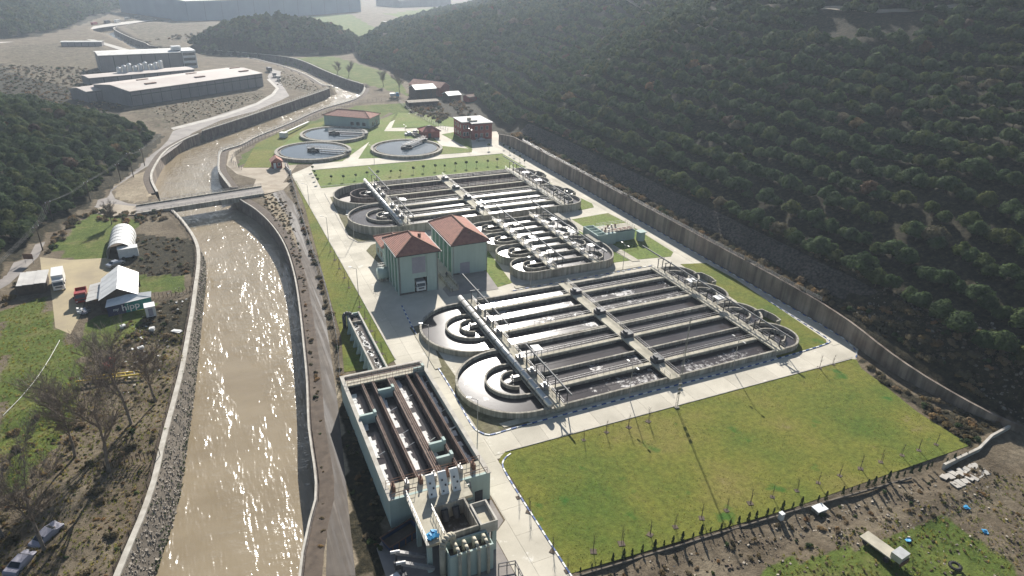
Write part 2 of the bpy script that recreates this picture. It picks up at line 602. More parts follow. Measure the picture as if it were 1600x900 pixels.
def copy_tree(o, loc, rz=0.0, label=None, group=None, scale=None):
    c = o.copy()
    COL.objects.link(c)
    c.location = loc
    c.rotation_euler = (0, 0, rz)
    if scale:
        c.scale = scale if hasattr(scale, '__len__') else (scale,) * 3
    if label:
        c['label'] = label
    if group:
        c['group'] = group
    for ch in o.children:
        d = ch.copy()
        COL.objects.link(d)
        d.parent = c
        for g in ch.children:
            e = g.copy()
            COL.objects.link(e)
            e.parent = d
    return c


def ball(mb, c, r, n=8, m=5, sq=(1, 1, 1)):
    vs, fs = [], []
    for i in range(m + 1):
        th = math.pi * i / m
        for k in range(n):
            ph = 2 * math.pi * k / n
            vs.append((c[0] + r * sq[0] * math.sin(th) * math.cos(ph), c[1] + r * sq[1] * math.sin(th) * math.sin(ph), c[2] + r * sq[2] * math.cos(th)))
    for i in range(m):
        for k in range(n):
            fs.append((i * n + k, (i + 1) * n + k, (i + 1) * n + (k + 1) % n, i * n + (k + 1) % n))
    return mb.add(vs, fs)

# ------------------------------------------------------------------ terrain
RIV_L = [(-23.0, 45.0)] + [(-15.3, 78.7), (-13.8, 84.8), (-12.2, 93.2), (-10.9, 105.9), (-9.1, 126.1), (-7.7, 144.4), (-6.2, 163.8), (-5.1, 179.4), (-5.2, 193.2), (-7.8, 209.8), (-11.1, 223.9), (-14.4, 235.4), (-16.9, 250.2), (-18.3, 262.2), (-18.0, 274.5), (-14.7, 298.6), (-9.9, 312.8), (-1.2, 328.7), (25.0, 361.9), (74.4, 427.2)] + [(79.5, 440.0)] + [(74.4, 446.6), (71.3, 487.8), (63.6, 530.0), (55.6, 556.1)] + [(38, 598), (0, 637), (-38, 668), (-47, 710), (-66, 785), (-86, 850), (-76, 900), (-45, 945), (10, 968), (120, 985)]
RIV_R = [(-3.0, 45.0)] + [(2.8, 71.0), (6.1, 80.4), (7.2, 87.8), (8.0, 98.0), (10.0, 112.5), (11.3, 124.1), (13.5, 145.4), (14.9, 163.3), (15.3, 182.9), (13.9, 200.5), (10.9, 216.4), (7.1, 228.8), (5.1, 242.3), (3.4, 256.0), (2.6, 264.6), (3.1, 277.9), (5.2, 294.8)] + [(13.6, 303.7), (21.3, 317.1), (37.9, 339.4), (58.1, 369.1), (82.3, 394.7)] + [(95.0, 428.0)] + [(94.9, 440.0), (90.0, 458.9), (83.7, 499.4), (77.5, 549.1), (69.5, 576.2), (48.5, 604.2)] + [(12, 638), (-26, 672), (-34, 700), (-50, 758), (-67, 842), (-60, 876), (-36, 915), (10, 938), (120, 955)]
RIV_L = smooth_line(RIV_L, 4)
RIV_R = smooth_line(RIV_R, 4)
HILL_R = [(150, -20), (137, 25), (126, 47), (121.5, 60), (120, 72), (121, 82), (122.5, 95), (122.5, 272), (132, 315), (141, 360), (148, 402), (143, 422), (131, 441), (127, 455), (128, 507), (118, 546), (128, 620), (165, 720), (235, 850), (340, 1000), (520, 1150), (900, 1500), (1500, 1600), (1500, -20)]
HILL_L = [(-15.1, 329.4), (-24.0, 279.8), (-32.3, 250.0), (-38.5, 229.0), (-45.6, 209.0), (-50.8, 188.5)] + [(-62, 150), (-90, 100), (-170, 150), (-190, 320), (-120, 445), (-75, 415), (-45, 372)]
HILL_M = [(10, 618), (30, 602), (59, 592), (85, 598), (112, 594), (140, 612), (150, 660), (120, 705), (60, 725), (15, 700), (-2, 655)]
HILL_T = [(-148.6, 754.4), (-122.6, 772.4), (-103.1, 852.9), (-86.3, 974.2), (-69.4, 1101.8), (-65.3, 1286.2)] + [(-60, 1500), (-300, 2100), (-1200, 2100), (-1200, 600), (-300, 690)]


TRACKS = [[(233, 214), (236, 203), (238, 193), (243, 184), (251, 175), (260, 163), (264, 150)], [(270, 420), (256, 374), (236, 321), (210, 263), (205, 243)]]
SCREE = [(233, 214), (236, 192), (243, 182), (236, 164), (222, 180), (218, 210)]


def seg_dist(px, py, poly, closed=True):
    P = np.array(poly, float)
    A = P if closed else P[:-1]
    B = np.roll(P, -1, axis=0) if closed else P[1:]
    best = np.full(px.shape, 1e9)
    for (ax, ay), (bx, by) in zip(A, B):
        dx, dy = bx - ax, by - ay
        t = np.clip(((px - ax) * dx + (py - ay) * dy) / (dx * dx + dy * dy + 1e-9), 0, 1)
        best = np.minimum(best, np.hypot(px - ax - t * dx, py - ay - t * dy))
    return best


def inside(px, py, poly):
    res = np.zeros(px.shape, bool)
    n = len(poly)
    for i in range(n):
        x0, y0 = poly[i]
        x1, y1 = poly[(i + 1) % n]
        if y0 == y1:
            continue
        c = ((y0 > py) != (y1 > py)) & (px < (x1 - x0) * (py - y0) / (y1 - y0) + x0)
        res ^= c
    return res


def vnoise(x, y, s, seed=0):
    """smooth value noise"""
    r = np.random.default_rng(seed)
    T = r.random((256, 256))
    u, v = x / s, y / s
    iu, iv = np.floor(u).astype(int), np.floor(v).astype(int)
    fu, fv = u - iu, v - iv
    fu, fv = fu * fu * (3 - 2 * fu), fv * fv * (3 - 2 * fv)
    g = lambda a, b: T[a % 256, b % 256]
    return (g(iu, iv) * (1 - fu) + g(iu + 1, iv) * fu) * (1 - fv) + (g(iu, iv + 1) * (1 - fu) + g(iu + 1, iv + 1) * fu) * fv - 0.5


RIV_POLY = RIV_L + RIV_R[::-1]
RIV_L_NEAR = [p for p in RIV_L if p[1] < 236]


def bank_off(y):
    """width in plan of the sloping left bank"""
    return np.interp(y, [70, 102, 125, 150, 236], [2.7, 2.4, 1.3, 0.8, 0.8])


def wall_h(y):
    """height of the bank held by the long retaining wall"""
    return np.interp(y, [40, 50, 58, 70, 82, 95, 150, 262, 275, 300], [0.3, 0.9, 1.6, 2.8, 3.7, 4.3, 4.6, 4.6, 3.0, 0.0])


HILL_Y, HILL_K = [40, 100, 300, 420, 560, 800], [.34, .37, .52, .40, .24, .20]


def hill_profile(s, y):
    """rise of the right hillside with distance from its foot; steeper towards the far end"""
    k = np.interp(y, HILL_Y, HILL_K)
    eff = np.interp(s, [14, 160, 250, 410, 900], [0, 146, 195, 235, 300])
    return np.interp(s, [0, 3, 4, 8, 14], [0, 0.3, 0.9, 4.9, 7.2]) + k * eff


def height(x, y):
    x, y = np.asarray(x, float), np.asarray(y, float)
    z = np.zeros(x.shape)
    # right hill
    s = np.where(inside(x, y, HILL_R), seg_dist(x, y, HILL_R), 0)
    s = np.where((y < 30) & (x > 140), np.maximum(s, 0.0), s)
    prof = hill_profile(s, y)
    lump = (vnoise(x, y, 70, 1) * 7 + vnoise(x, y, 25, 2) * 2.5) * np.clip(s / 70, 0, 1) + vnoise(x, y, 6, 9) * 0.9 * np.clip((s - 9) / 8, 0, 1)
    zr = np.where(s > 0, wall_h(y) * np.clip(s / 0.6, 0, 1) + prof + lump, 0)
    z = np.maximum(z, zr)
    for poly, sl, cap, sd in ((HILL_L, 0.42, 26, 3), (HILL_M, 0.72, 27, 4), (HILL_T, 0.30, 150, 5)):
        d = np.where(inside(x, y, poly), seg_dist(x, y, poly), 0)
        hh = cap * (1 - np.exp(-d * sl / cap)) + vnoise(x, y, 22, sd) * 3 * np.clip(d / 15, 0, 1)
        z = np.where(d > 0, np.maximum(z, hh), z)
    # far rolling ground
    far = np.clip((y - 620) / 500, 0, 1)
    z = z + far * (vnoise(x, y, 140, 6) + 0.3) * 7
    # rough ground on the spoil heap and the wood
    rough = inside(x, y, ROUGH_A) | inside(x, y, ROUGH_B)
    z = np.where(rough, z + vnoise(x, y, 5, 7) * 0.9 + vnoise(x, y, 2.2, 8) * 0.5 - 0.25, z)
    # river channel
    ins = inside(x, y, RIV_POLY)
    d = seg_dist(x, y, RIV_L + RIV_R[::-1])
    dl = seg_dist(x, y, RIV_L_NEAR, False)
    left = (dl <= d + 0.05) & (y < 236)
    out = np.where(left, np.clip(-4.3 + d * (4.3 / (bank_off(y) + .2)), -4.3, 0), np.where(d < 1.4, -6.0, 0))
    z = np.where(ins, -6.0, np.where((d < 4.3) & (out < 0), np.minimum(z, out), z))
    return z


ROUGH_A = [(34.8, 53.8), (71.0, 51.2), (109.3, 49.5), (124.1, 50.7)] + [(150, 40), (150, 0), (34, 20)]
ROUGH_B = [(-10.7, 122.6), (-13.2, 108.8), (-14.6, 95.5), (-16.8, 81.9)] + [(-25, 55), (-60, 40), (-60, 90)] + [(-33.6, 121.1), (-28.3, 137.1), (-21.2, 151.2), (-9.9, 140.7)]
COVER = [  # polygon, channel (0 grass, 1 pale dirt, 2 dark brush)
    (HILL_R, 2), (HILL_L, 2), (HILL_M, 2), (HILL_T, 2),
    ([(-41.2, 203.9), (-35.3, 230.9), (-20.6, 217.6), (-22.8, 203.5), (-27.2, 205.1), (-28.1, 189.6), (-36.2, 191.3)], 0),
    ([(-46.9, 166.2), (-39.1, 171.0), (-35.1, 153.7), (-30.1, 141.7), (-27.9, 133.2), (-27.5, 116.6), (-30.6, 105.3), (-35.2, 98.2)], 0),
    ([(-20.6, 176.0), (-10.2, 172.0), (-10.3, 162.3), (-19.8, 164.9)], 0),
    ([(-29.9, 154.7), (-13.7, 158.2), (-14.2, 148.5), (-21.9, 142.6), (-28.9, 137.3)], 0),
    ([(-23.0, 207.3), (-7.4, 196.2), (-7.1, 170.8), (-20.2, 175.9), (-24.5, 190.5)], 2),
    ([(-15.0, 158.7), (-7.6, 157.6), (-9.4, 134.8), (-20.7, 142.1)], 2),
    ([(60.3, 45.1), (80.5, 41.4), (90.3, 42.7), (91.8, 34.1), (90.6, 29.9), (84.4, 26.1), (50.8, 40.5)], 0),
    ([(60.5, 576.9), (106.0, 583.1), (124.3, 491.6), (123.2, 445.1), (114.2, 394.4), (97.1, 452.0)], 0),
    ([(81.5, 315.8), (125.2, 294.7), (126.6, 341.7), (108.5, 375.2), (79.4, 374.1), (91.3, 352.4)], 0),
    ([(38.0, 329.7), (79.4, 374.1), (108.5, 375.2), (86.1, 345.4), (39.2, 309.2), (9.6, 268.1), (13.6, 288.6)], 0),
    ([(154.1, 1011.0), (214.1, 1007.8), (199.2, 792.2), (159.6, 728.0), (135.6, 771.8)], 0), ([(258.6, 1005.4), (393.9, 1184.5), (400.7, 1036.5), (305.4, 893.5), (272.4, 926.8)], 0),
    ([(-35.6, 399.3), (-13.5, 410.9), (37.3, 438.4), (37.3, 412.1), (11.1, 368.4), (-12.1, 338.8), (-21.3, 348.5)], 1),
    ([(-61.6, 885.6), (9.0, 920.6), (53.2, 857.0), (10.1, 728.0), (-21.4, 666.4), (-34.8, 713.7)], 0),
    ([(117.7, 80.5), (115.4, 69.1), (116.8, 59.4), (124.0, 52.3), (110.7, 51.0), (111.2, 61.7), (113.0, 70.0)], 2),
    ([(-31.0, 258.6), (-20.3, 275.8), (-18.0, 246.4), (-20.4, 234.5), (-28.1, 241.4)], 1),
    ([(14.3, 234.8), (21.6, 235.2), (21.5, 211.4), (19.1, 156.6), (15.4, 109.7), (12.5, 87.4), (9.3, 64.5), (4.8, 66.4), (9.8, 92.0), (14.5, 137.1), (17.7, 184.2)], 1),
    ([(-130, 440), (-40, 372), (-30, 405), (-40, 460), (-60, 560), (-150, 600)], 2),
    ([(15.9, 109.5), (24.8, 110.7), (12.4, 63.2), (9.0, 64.6)], 2),
    ([(105.1, 301.2), (125.8, 281.0), (133.6, 314.5), (143.1, 365.1), (149.0, 407.6), (144.9, 426.2), (105.8, 366.2)], 2),
]


def axis(segs):
    out = []
    for a, b, st in segs:
        out += list(np.arange(a, b, st))
    return np.array(out + [segs[-1][1]])


gx = axis([(-1300, -300, 50), (-300, -100, 8), (-100, -30, 3), (-30, 36, 1.4), (36, 118, 3), (118, 128, 1.2), (128, 260, 3.5), (260, 420, 8), (420, 1500, 40)])
gy = axis([(-20, 40, 4), (40, 135, 1.4), (135, 320, 2.0), (320, 620, 4), (620, 1000, 8), (1000, 2200, 40)])
XX, YY = np.meshgrid(gx, gy)
ZZ = height(XX, YY)
nx_, ny_ = len(gx), len(gy)
idx = np.arange(nx_ * ny_).reshape(ny_, nx_)
quads = np.stack([idx[:-1, :-1], idx[:-1, 1:], idx[1:, 1:], idx[1:, :-1]], -1).reshape(-1, 4)
me = bpy.data.meshes.new('ground')
me.from_pydata(np.stack([XX.ravel(), YY.ravel(), ZZ.ravel()], 1).tolist(), [], quads.tolist())
me.materials.append(MATS['ground'])
me.shade_smooth()
cov = np.zeros((nx_ * ny_, 4), np.float32)
cov[:, 3] = 1
for poly, ch in COVER:
    m_ = inside(XX, YY, poly).ravel()
    cov[m_, :3] = 0
    cov[m_, ch] = 1
for poly in ([(-139.7, 702.9), (-82.5, 722.1), (-27.0, 596.2), (-55.5, 580.9), (-56.6, 519.1), (-47.2, 440.3), (-113.3, 550.4)], [(-61.6, 885.6), (9.0, 920.6), (53.2, 857.0), (10.1, 728.0), (-21.4, 666.4), (-34.8, 713.7)], [(51.0, 516.0), (72.7, 410.5), (66.0, 403.9), (50.8, 434.7), (46.7, 455.2)], [(-35.6, 399.3), (-13.5, 410.9), (37.3, 438.4), (37.3, 412.1), (11.1, 368.4), (-12.1, 338.8), (-21.3, 348.5)]):
    m_ = inside(XX, YY, poly).ravel()
    cov[m_, :3] = (.35, 0, .42)
ca = me.color_attributes.new('cover', 'FLOAT_COLOR', 'POINT')
ca.data.foreach_set('color', cov.ravel())
ground = bpy.data.objects.new('ground', me)
COL.objects.link(ground)
tag(ground, kind='structure')


for tr_, w_ in ((TRACKS[0], 1.8), (TRACKS[1], 1.6)):
    q = smooth_line(tr_, 1.5)
    m = MB()
    vs = []
    for (x, y), (nx, ny) in zip(q, normals(q)):
        zc = float(height(np.array([x]), np.array([y]))[0])
        for o in (-w_, 0, w_):
            vs.append((x + nx * o, y + ny * o, max(zc - .3, float(height(np.array([x + nx * o]), np.array([y + ny * o]))[0])) + .35))
    m.add(vs, [(i * 3 + a, i * 3 + a + 1, i * 3 + a + 4, i * 3 + a + 3) for i in range(len(q) - 1) for a in range(2)])
    struct(m, 'hill_track', 'dirt_track')

# ------------------------------------------------------------------ river
nr = 420
la, ra = resample(offset(RIV_L, 1.0), nr), resample(offset(RIV_R, -1.0), nr)
K = 14
mb = MB()
vs, fs = [], []
for i in range(nr):
    for k in range(K + 1):
        t = k / K
        vs.append((la[i][0] * (1 - t) + ra[i][0] * t, la[i][1] * (1 - t) + ra[i][1] * t, -4.0))
for i in range(nr - 1):
    for k in range(K):
        a = i * (K + 1) + k
        fs.append((a, a + 1, a + K + 2, a + K + 1))
mb.add(vs, fs)
river = struct(mb, 'river', 'river_water')


def river_wall(pts, sgn, label, h=0.5, mat='concrete_dark', rail=False, top=0.55):
    """a vertical bank wall with its coping; sgn = side of travel that is land"""
    root = thing('river_wall', label, 'wall', (pts[0][0], pts[0][1], 0))
    MB().strip(pts, [(sgn * 0.2, -6), (sgn * 0.45, h - 0.3), (sgn * (0.45 + top), h - 0.3), (sgn * 1.5, -1.0)][::1]).build('wall_face', mat, root)
    MB().strip(pts, [(sgn * 0.35, h - 0.3), (sgn * 0.35, h), (sgn * (0.55 + top), h), (sgn * (0.55 + top), h - 0.3)]).build('coping', 'coping', root)
    MB().strip(pts, [(sgn * 0.9, -0.1), (sgn * 1.0, 0.03), (sgn * 3.0, 0.05), (sgn * 3.6, -0.05)]).build('backfill', 'soil_dark', root)
    if rail:
        r = MB()
        q = resample(offset(pts, sgn * 0.7), max(2, int(seg_len(pts) / 2.5)))
        for p in q:
            r.box(p[0] - .05, p[0] + .05, p[1] - .05, p[1] + .05, h, h + 1.0)
        for zz in (0.5, 0.98):
            for a, b in zip(q[:-1], q[1:]):
                r.bar((a[0], a[1], h + zz), (b[0], b[1], h + zz), .06, .06)
        r.build('railing', 'steel_light', root)
    return root


def seg_len(pts):
    return sum(math.hypot(b[0] - a[0], b[1] - a[1]) for a, b in zip(pts[:-1], pts[1:]))


RR = RIV_R
river_wall([p for p in RR if p[1] < 241 and p[0] < 30], -1, 'dark river wall with pale coping beside the muddy track', h=0.3, top=.12)
river_wall([p for p in RR if 241 <= p[1] < 436 and p[0] > 0 and not (p[0] > 92 and p[1] > 430)], -1, 'curved river wall between the bridge and the round settling tanks', h=0.4, rail=True)
river_wall([p for p in RR if 436 <= p[1] < 640], -1, 'long grey river wall below the far green field', h=1.2)
river_wall([p for p in RIV_L if 244 <= p[1] < 330 and p[0] < 10], 1, 'curved pale river wall beside the junction before the bridge', h=0.4, mat='wall_stained')
river_wall([p for p in RIV_L if 330 <= p[1] < 428], 1, 'grey river wall with white railing beside the factory road', h=1.0, rail=True)
river_wall([p for p in RIV_L if 441 < p[1] < 600], 1, 'low far river wall along the muddy bar', h=0.2)
river_wall([p for p in RR if 668 < p[1] < 930], -1, 'far dark river wall at the bend below the wooded hill', h=1.0)

# left bank: sloping stone revetment with a concrete coping
LN = [p for p in RIV_L if p[1] < 234]
rev = thing('stone_revetment', 'sloping stone bank with pale coping along left side of river', 'river bank', (LN[0][0], LN[0][1], 0))
def bank_strip(prof, name, mat):
    nn = normals(LN)
    m = MB()
    vs, k = [], len(prof)
    for (x, y), (nx, ny) in zip(LN, nn):
        w = float(bank_off(y))
        for (f0, o, z) in prof:
            vs.append((x + nx * (w * f0 + o), y + ny * (w * f0 + o), z))
    m.add(vs, [(i * k + a, i * k + a + 1, (i + 1) * k + a + 1, (i + 1) * k + a) for i in range(len(LN) - 1) for a in range(k - 1)])
    return m.build(name, mat, rev)


bank_strip([(0, -.3, -4.5), (1, 0, .02)], 'slope', 'soil_pale')
bank_strip([(1, -.05, -.6), (1, -.05, .24), (1, .75, .26), (1, .8, -.6)], 'coping', 'coping')
st, wd = MB(), MB()
lnn = normals(LN)
for i in range(len(LN) - 1):
    if LN[i][1] > 185:
        continue
    dens = 170 if LN[i][1] < 120 else 90
    w = float(bank_off(LN[i][1]))
    seg = math.hypot(LN[i + 1][0] - LN[i][0], LN[i + 1][1] - LN[i][1])
    for _ in range(int(dens * seg / 4)):
        t = random.random()
        o = random.uniform(-.1, w - .1)
        x = LN[i][0] + (LN[i + 1][0] - LN[i][0]) * t + lnn[i][0] * o
        y = LN[i][1] + (LN[i + 1][1] - LN[i][1]) * t + lnn[i][1] * o
        z = -4.5 + (o + .3) / (w + .3) * 4.5
        s = .1 + .32 * random.random() ** 2
        st.obox((x, y, z), (s, s * random.uniform(.6, 1), s * .6), random.random() * 3, random.uniform(-.9, .1), random.uniform(-.5, .5))
    for _ in range(int(16 * seg / 4)):        # weeds at the waterline
        t = random.random()
        o = random.uniform(-.1, .5) if random.random() < .7 else random.uniform(0, w)
        c = Vector((LN[i][0] + (LN[i + 1][0] - LN[i][0]) * t + lnn[i][0] * o, LN[i][1] + (LN[i + 1][1] - LN[i][1]) * t + lnn[i][1] * o, -4.4 + (o + .3) / (w + .3) * 4.5))
        for q in range(5):
            a = random.uniform(0, 6.28)
            e = c + Vector((math.cos(a) * .25, math.sin(a) * .25, random.uniform(.15, .4)))
            sd = Vector((-math.sin(a), math.cos(a), 0)) * .1
            wd.add([tuple(c - sd), tuple(c + sd), tuple(e)], [(0, 1, 2)])
tag(st.build('stones', 'stone', rev), kind='stuff')
tag(wd.build('weeds', 'leaf_evergreen', rev), kind='stuff')

# ------------------------------------------------------------------ roads, pavements, lawns
PLANT = [(27.5, 253), (27.6, 104.5), (30.6, 104), (30.8, 66), (28.2, 64), (28.2, 40), (34.9, 40), (34.9, 78.6), (116, 78.8), (119.6, 81.5), (120.6, 86), (120.8, 270), (122, 300), (118, 312), (60, 312), (36, 262)]
struct(MB().sheet(PLANT, 0.012), 'concrete_pavement', 'slab')
struct(MB().sheet([(73.4, 314.2), (100.4, 347.9), (101.6, 340.6), (79.1, 296.2), (128.1, 293.8), (120.9, 269.9), (93.2, 267.4), (52.1, 253.4), (49.9, 265.9)], 0.020), 'plant_road', 'slab')
struct(MB().sheet([(-51.0, 189.8), (-48.4, 208.1), (-47.7, 220.8), (-45.4, 231.5), (-39.8, 245.6), (-31.7, 269.3), (-23.8, 286.2), (-16.9, 307.5), (-14.1, 320.5), (-12.1, 338.8), (2.6, 361.5), (28.9, 396.6), (39.9, 419.8), (44.4, 436.5), (44.9, 487.6), (51.8, 522.2), (56.5, 508.4), (50.3, 472.4), (49.4, 435.1), (48.6, 413.1), (43.0, 402.3), (26.8, 375.3), (8.9, 356.4), (-4.3, 332.3), (-10.2, 309.8), (-16.2, 291.5), (-21.8, 278.1), (-29.1, 258.7), (-30.7, 250.9), (-29.1, 242.5), (-25.1, 236.3), (-20.0, 233.0), (-15.5, 226.8), (-24.8, 228.9), (-32.1, 233.5), (-36.8, 238.5), (-41.9, 230.3), (-44.4, 217.4), (-43.9, 207.4), (-44.0, 197.4), (-47.6, 181.3), (-49.1, 178.5)], 0.016), 'river_road', 'asphalt_dusty')
struct(MB().sheet([(-12.9, 345.9), (11.2, 370.0), (28.9, 396.6), (39.8, 422.0), (44.6, 441.1), (43.3, 476.9), (45.2, 479.2), (46.4, 440.6), (40.7, 417.4), (29.0, 390.9), (11.5, 365.0), (-11.8, 341.4)], 0.028), 'pale_sidewalk', 'pale_pavement')
struct(MB().sheet([(-43.6, 196.9), (-36.3, 192.2), (-28.2, 190.5), (-24.0, 185.8), (-26.4, 174.3), (-28.7, 169.5), (-30.6, 164.9), (-30.7, 157.5), (-31.7, 148.8), (-34.9, 153.0), (-37.2, 167.4), (-39.3, 179.3), (-41.4, 184.0)], 0.010), 'dirt_yard', 'dirt_yard')
struct(MB().sheet([(12.8, 240.7), (22.4, 241.2), (33.5, 271.5), (28.5, 277.3), (17.1, 269.3), (10.1, 268.0), (10.4, 291.8), (20.7, 311.5), (34.9, 327.9), (34.2, 333.7), (16.8, 312.8), (8.7, 294.6), (6.3, 273.0), (9.0, 259.4), (14.8, 250.5)], 0.014), 'bank_track', 'dirt_track')
mud = [(22.0, 238.2), (18.1, 232.0), (19.8, 208.8), (19.4, 187.7), (18.0, 165.3), (16.3, 146.5), (14.4, 128.1), (12.8, 113.1), (11.5, 102.6), (9.8, 88.6), (7.8, 77.4), (5.5, 66.1), (9.0, 64.6), (10.6, 76.2), (12.7, 90.8), (14.7, 105.5), (16.3, 119.1), (19.0, 142.0), (20.8, 160.0), (22.9, 187.4), (23.5, 215.9), (22.2, 230.5)]
struct(MB().sheet(mud, 0.02), 'muddy_track', 'wet_mud')
struct(MB().sheet([(-161.1, 826.6), (-130.9, 762.4), (-109.3, 832.8), (-84.2, 904.0), (-58.2, 944.4), (-29.0, 989.7), (-28.5, 960.4), (-56.2, 901.2), (-80.6, 857.4), (-103.5, 781.1), (-119.4, 749.6), (-143.1, 722.7)], 0.3), 'far_road', 'pale_pavement')
struct(MB().sheet([(-82.0, 743.3), (-76.9, 742.5), (-27.4, 611.7), (-36.2, 613.6)], 0.5), 'far_lane', 'pale_pavement')
struct(MB().sheet([(231.0, 1043.2), (238.7, 929.5), (260.8, 887.9), (255.4, 869.6), (231.1, 900.3), (221.9, 1019.2)], 0.8), 'field_lane', 'pale_pavement')

LAWNS = [
    ([(35.6, 78.8), (36.9, 79.7), (114.8, 79.2), (115.6, 78.6), (113.7, 75.7), (112.7, 69.4), (110.9, 61.2), (110.7, 52.4), (110.2, 50.9), (71.4, 51.6), (34.7, 54.0), (34.6, 54.5), (35.2, 73.5), (34.9, 77.8)], 'lawn'),
    ([(35.1, 255.6), (112.9, 255.2), (113.1, 232.4), (34.4, 232.2)], 'lawn_bright'),
    ([(27.2, 246.1), (26.1, 214.9), (21.8, 156.8), (19.9, 127.3), (17.6, 113.1), (25.5, 112.4), (28.0, 113.9), (27.9, 149.3), (27.6, 219.2), (27.7, 243.4)], 'lawn'),
    ([(109.3, 233.7), (111.6, 223.5), (112.6, 207.6), (115.2, 185.3), (113.8, 181.6), (107.6, 180.5), (105.7, 202.1)], 'lawn_bright'),
    ([(66.8, 159.6), (64.5, 138.2), (56.4, 136.3), (64.2, 156.7)], 'lawn_bright'),
    ([(100.9, 173.9), (115.2, 175.1), (115.8, 166.6), (115.1, 140.2), (112.5, 137.8), (101.8, 139.5)], 'lawn_bright'),
    ([(97.7, 173.9), (100.2, 139.6), (91.7, 140.1), (91.6, 161.6)], 'lawn_bright'),
    ([(111.7, 132.5), (118.8, 130.6), (119.2, 119.1), (116.2, 87.1), (115.1, 85.8), (100.6, 85.2), (110.8, 109.4)], 'lawn'),
    ([(47.1, 178.3), (49.4, 167.1), (37.1, 158.0), (35.7, 171.4), (37.9, 175.0)], 'gravel_verge'),
    ([(34.3, 125.5), (36.6, 125.8), (37.0, 100.9), (39.3, 90.8), (44.5, 84.6), (36.0, 85.1), (34.9, 86.6), (34.8, 101.8), (34.5, 111.8)], 'gravel_verge'),
    ([(35.4, 221.3), (39.6, 222.0), (35.7, 193.8), (49.1, 180.3), (49.4, 176.4), (35.2, 178.6), (33.7, 184.4)], 'gravel_verge'),
    ([(11.8, 267.4), (23.3, 263.4), (26.2, 286.6), (43.8, 320.9), (50.9, 328.4), (56.9, 341.5), (33.0, 324.3), (19.9, 303.3)], 'lawn'),
    ([(28.3, 265.5), (48.3, 264.5), (76.9, 310.2), (92.5, 346.8), (67.3, 320.4), (41.1, 321.7), (26.1, 289.9)], 'lawn_bright'),
    ([(55.0, 266.2), (73.6, 311.3), (96.0, 304.1), (93.1, 275.5), (103.7, 266.1), (101.5, 261.2), (75.0, 262.6)], 'lawn_bright'),
    ([(82.0, 315.7), (94.7, 349.6), (116.3, 332.8), (125.8, 296.0), (105.8, 312.5)], 'lawn_bright'),
    ([(100.2, 295.9), (102.9, 264.1), (111.9, 289.5), (108.1, 298.9)], 'lawn_bright'),
]
for k, (poly, mt) in enumerate(LAWNS):
    struct(MB().prism(poly, -0.05, 0.05 + 0.0015 * k), 'gravel_verge' if mt == 'gravel_verge' else 'lawn', mt)

# concrete road slabs near the camera, each its own piece
slab_mesh = {}


def slabs(x0, x1, y0, y1, dx, dy, name):
    root = tag(MB().box(x0 + .05, x1 - .05, y0 + .05, y1 - .05, 0.012, 0.020).build(name, 'concrete_dark'), kind='structure')
    nxs, nys = round((x1 - x0) / dx), round((y1 - y0) / dy)
    ax, ay = (x1 - x0) / nxs, (y1 - y0) / nys
    key = (round(ax, 3), round(ay, 3))
    if key not in slab_mesh:
        o = MB().box(0.015, ax - .015, 0.015, ay - .015, 0.0, 0.045).build('road_slab', 'slab')
        slab_mesh[key] = o.data
        bpy.data.objects.remove(o)
    for i in range(nxs):
        for j in range(nys):
            o = bpy.data.objects.new('road_slab', slab_mesh[key])
            COL.objects.link(o)
            o.location = (x0 + i * ax, y0 + j * ay, random.uniform(-0.004, 0.004))
            o.parent = root
    return root


slabs(30.9, 34.6, 42, 104, 3.7, 5.0, 'service_road')
slabs(27.8, 34.2, 104.6, 252, 3.2, 5.0, 'main_road')
slabs(34.9, 115.6, 79.5, 84.4, 5.0, 4.9, 'front_road')
slabs(115.7, 120.2, 84.6, 270, 4.5, 5.0, 'wall_road')

# painted kerbs
kb = {}
for c in ('blue_paint', 'white_paint'):
    o = MB().box(-0.46, 0.46, -0.11, 0.11, 0, 0.15).build('kerb_block', c)
    kb[c] = o.data
    bpy.data.objects.remove(o)


def kerb(pts, name='painted_kerb', step=1.0):
    n = max(2, int(seg_len(pts) / step))
    q = resample(pts, n + 1)
    root = tag(MB().wall(pts, 0.16, -0.02, 0.1).build(name, 'coping'), kind='structure')
    for k, (a, b) in enumerate(zip(q[:-1], q[1:])):
        o = bpy.data.objects.new('kerb_block', kb['white_paint' if k % 2 else 'blue_paint'])
        COL.objects.link(o)
        o.location = ((a[0] + b[0]) / 2, (a[1] + b[1]) / 2, 0)
        o.rotation_euler = (0, 0, math.atan2(b[1] - a[1], b[0] - a[0]))
        o.parent = root


kerb(smooth_line([(35.6, 136.1), (34.8, 122.3), (34.8, 101.8), (34.3, 88.8), (34.8, 86.2), (36.4, 84.5), (40.4, 84.8), (66.6, 85.0), (97.8, 85.0), (113.5, 85.6), (116.0, 86.3), (116.9, 87.8), (118.1, 106.6)], 3))
kerb(smooth_line([(34.75, 42), (34.75, 60), (34.8, 74), (35.4, 77.6), (37.5, 78.9)], 3))
kerb(smooth_line([(120.5, 268), (120.6, 200), (120.7, 140), (120.6, 92), (119.9, 85), (118.4, 81), (116, 79.1)], 4), step=1.6)
kerb([(62.5, 134.0), (80, 134.2), (104, 134.4)], step=1.6)
for pts in ([(36.9, 79.7), (114.8, 79.2)], [(34.3, 233.8), (107.1, 232.5)], [(35.1, 255.6), (112.9, 255.2)], [(27.3, 250.3), (27.9, 149.3), (28.0, 113.9)], [(34.4, 226.1), (33.3, 182.4), (35.1, 178.1), (49.4, 176.4)]):
    struct(MB().wall(pts, 0.22, -0.02, 0.14), 'plain_kerb', 'coping')
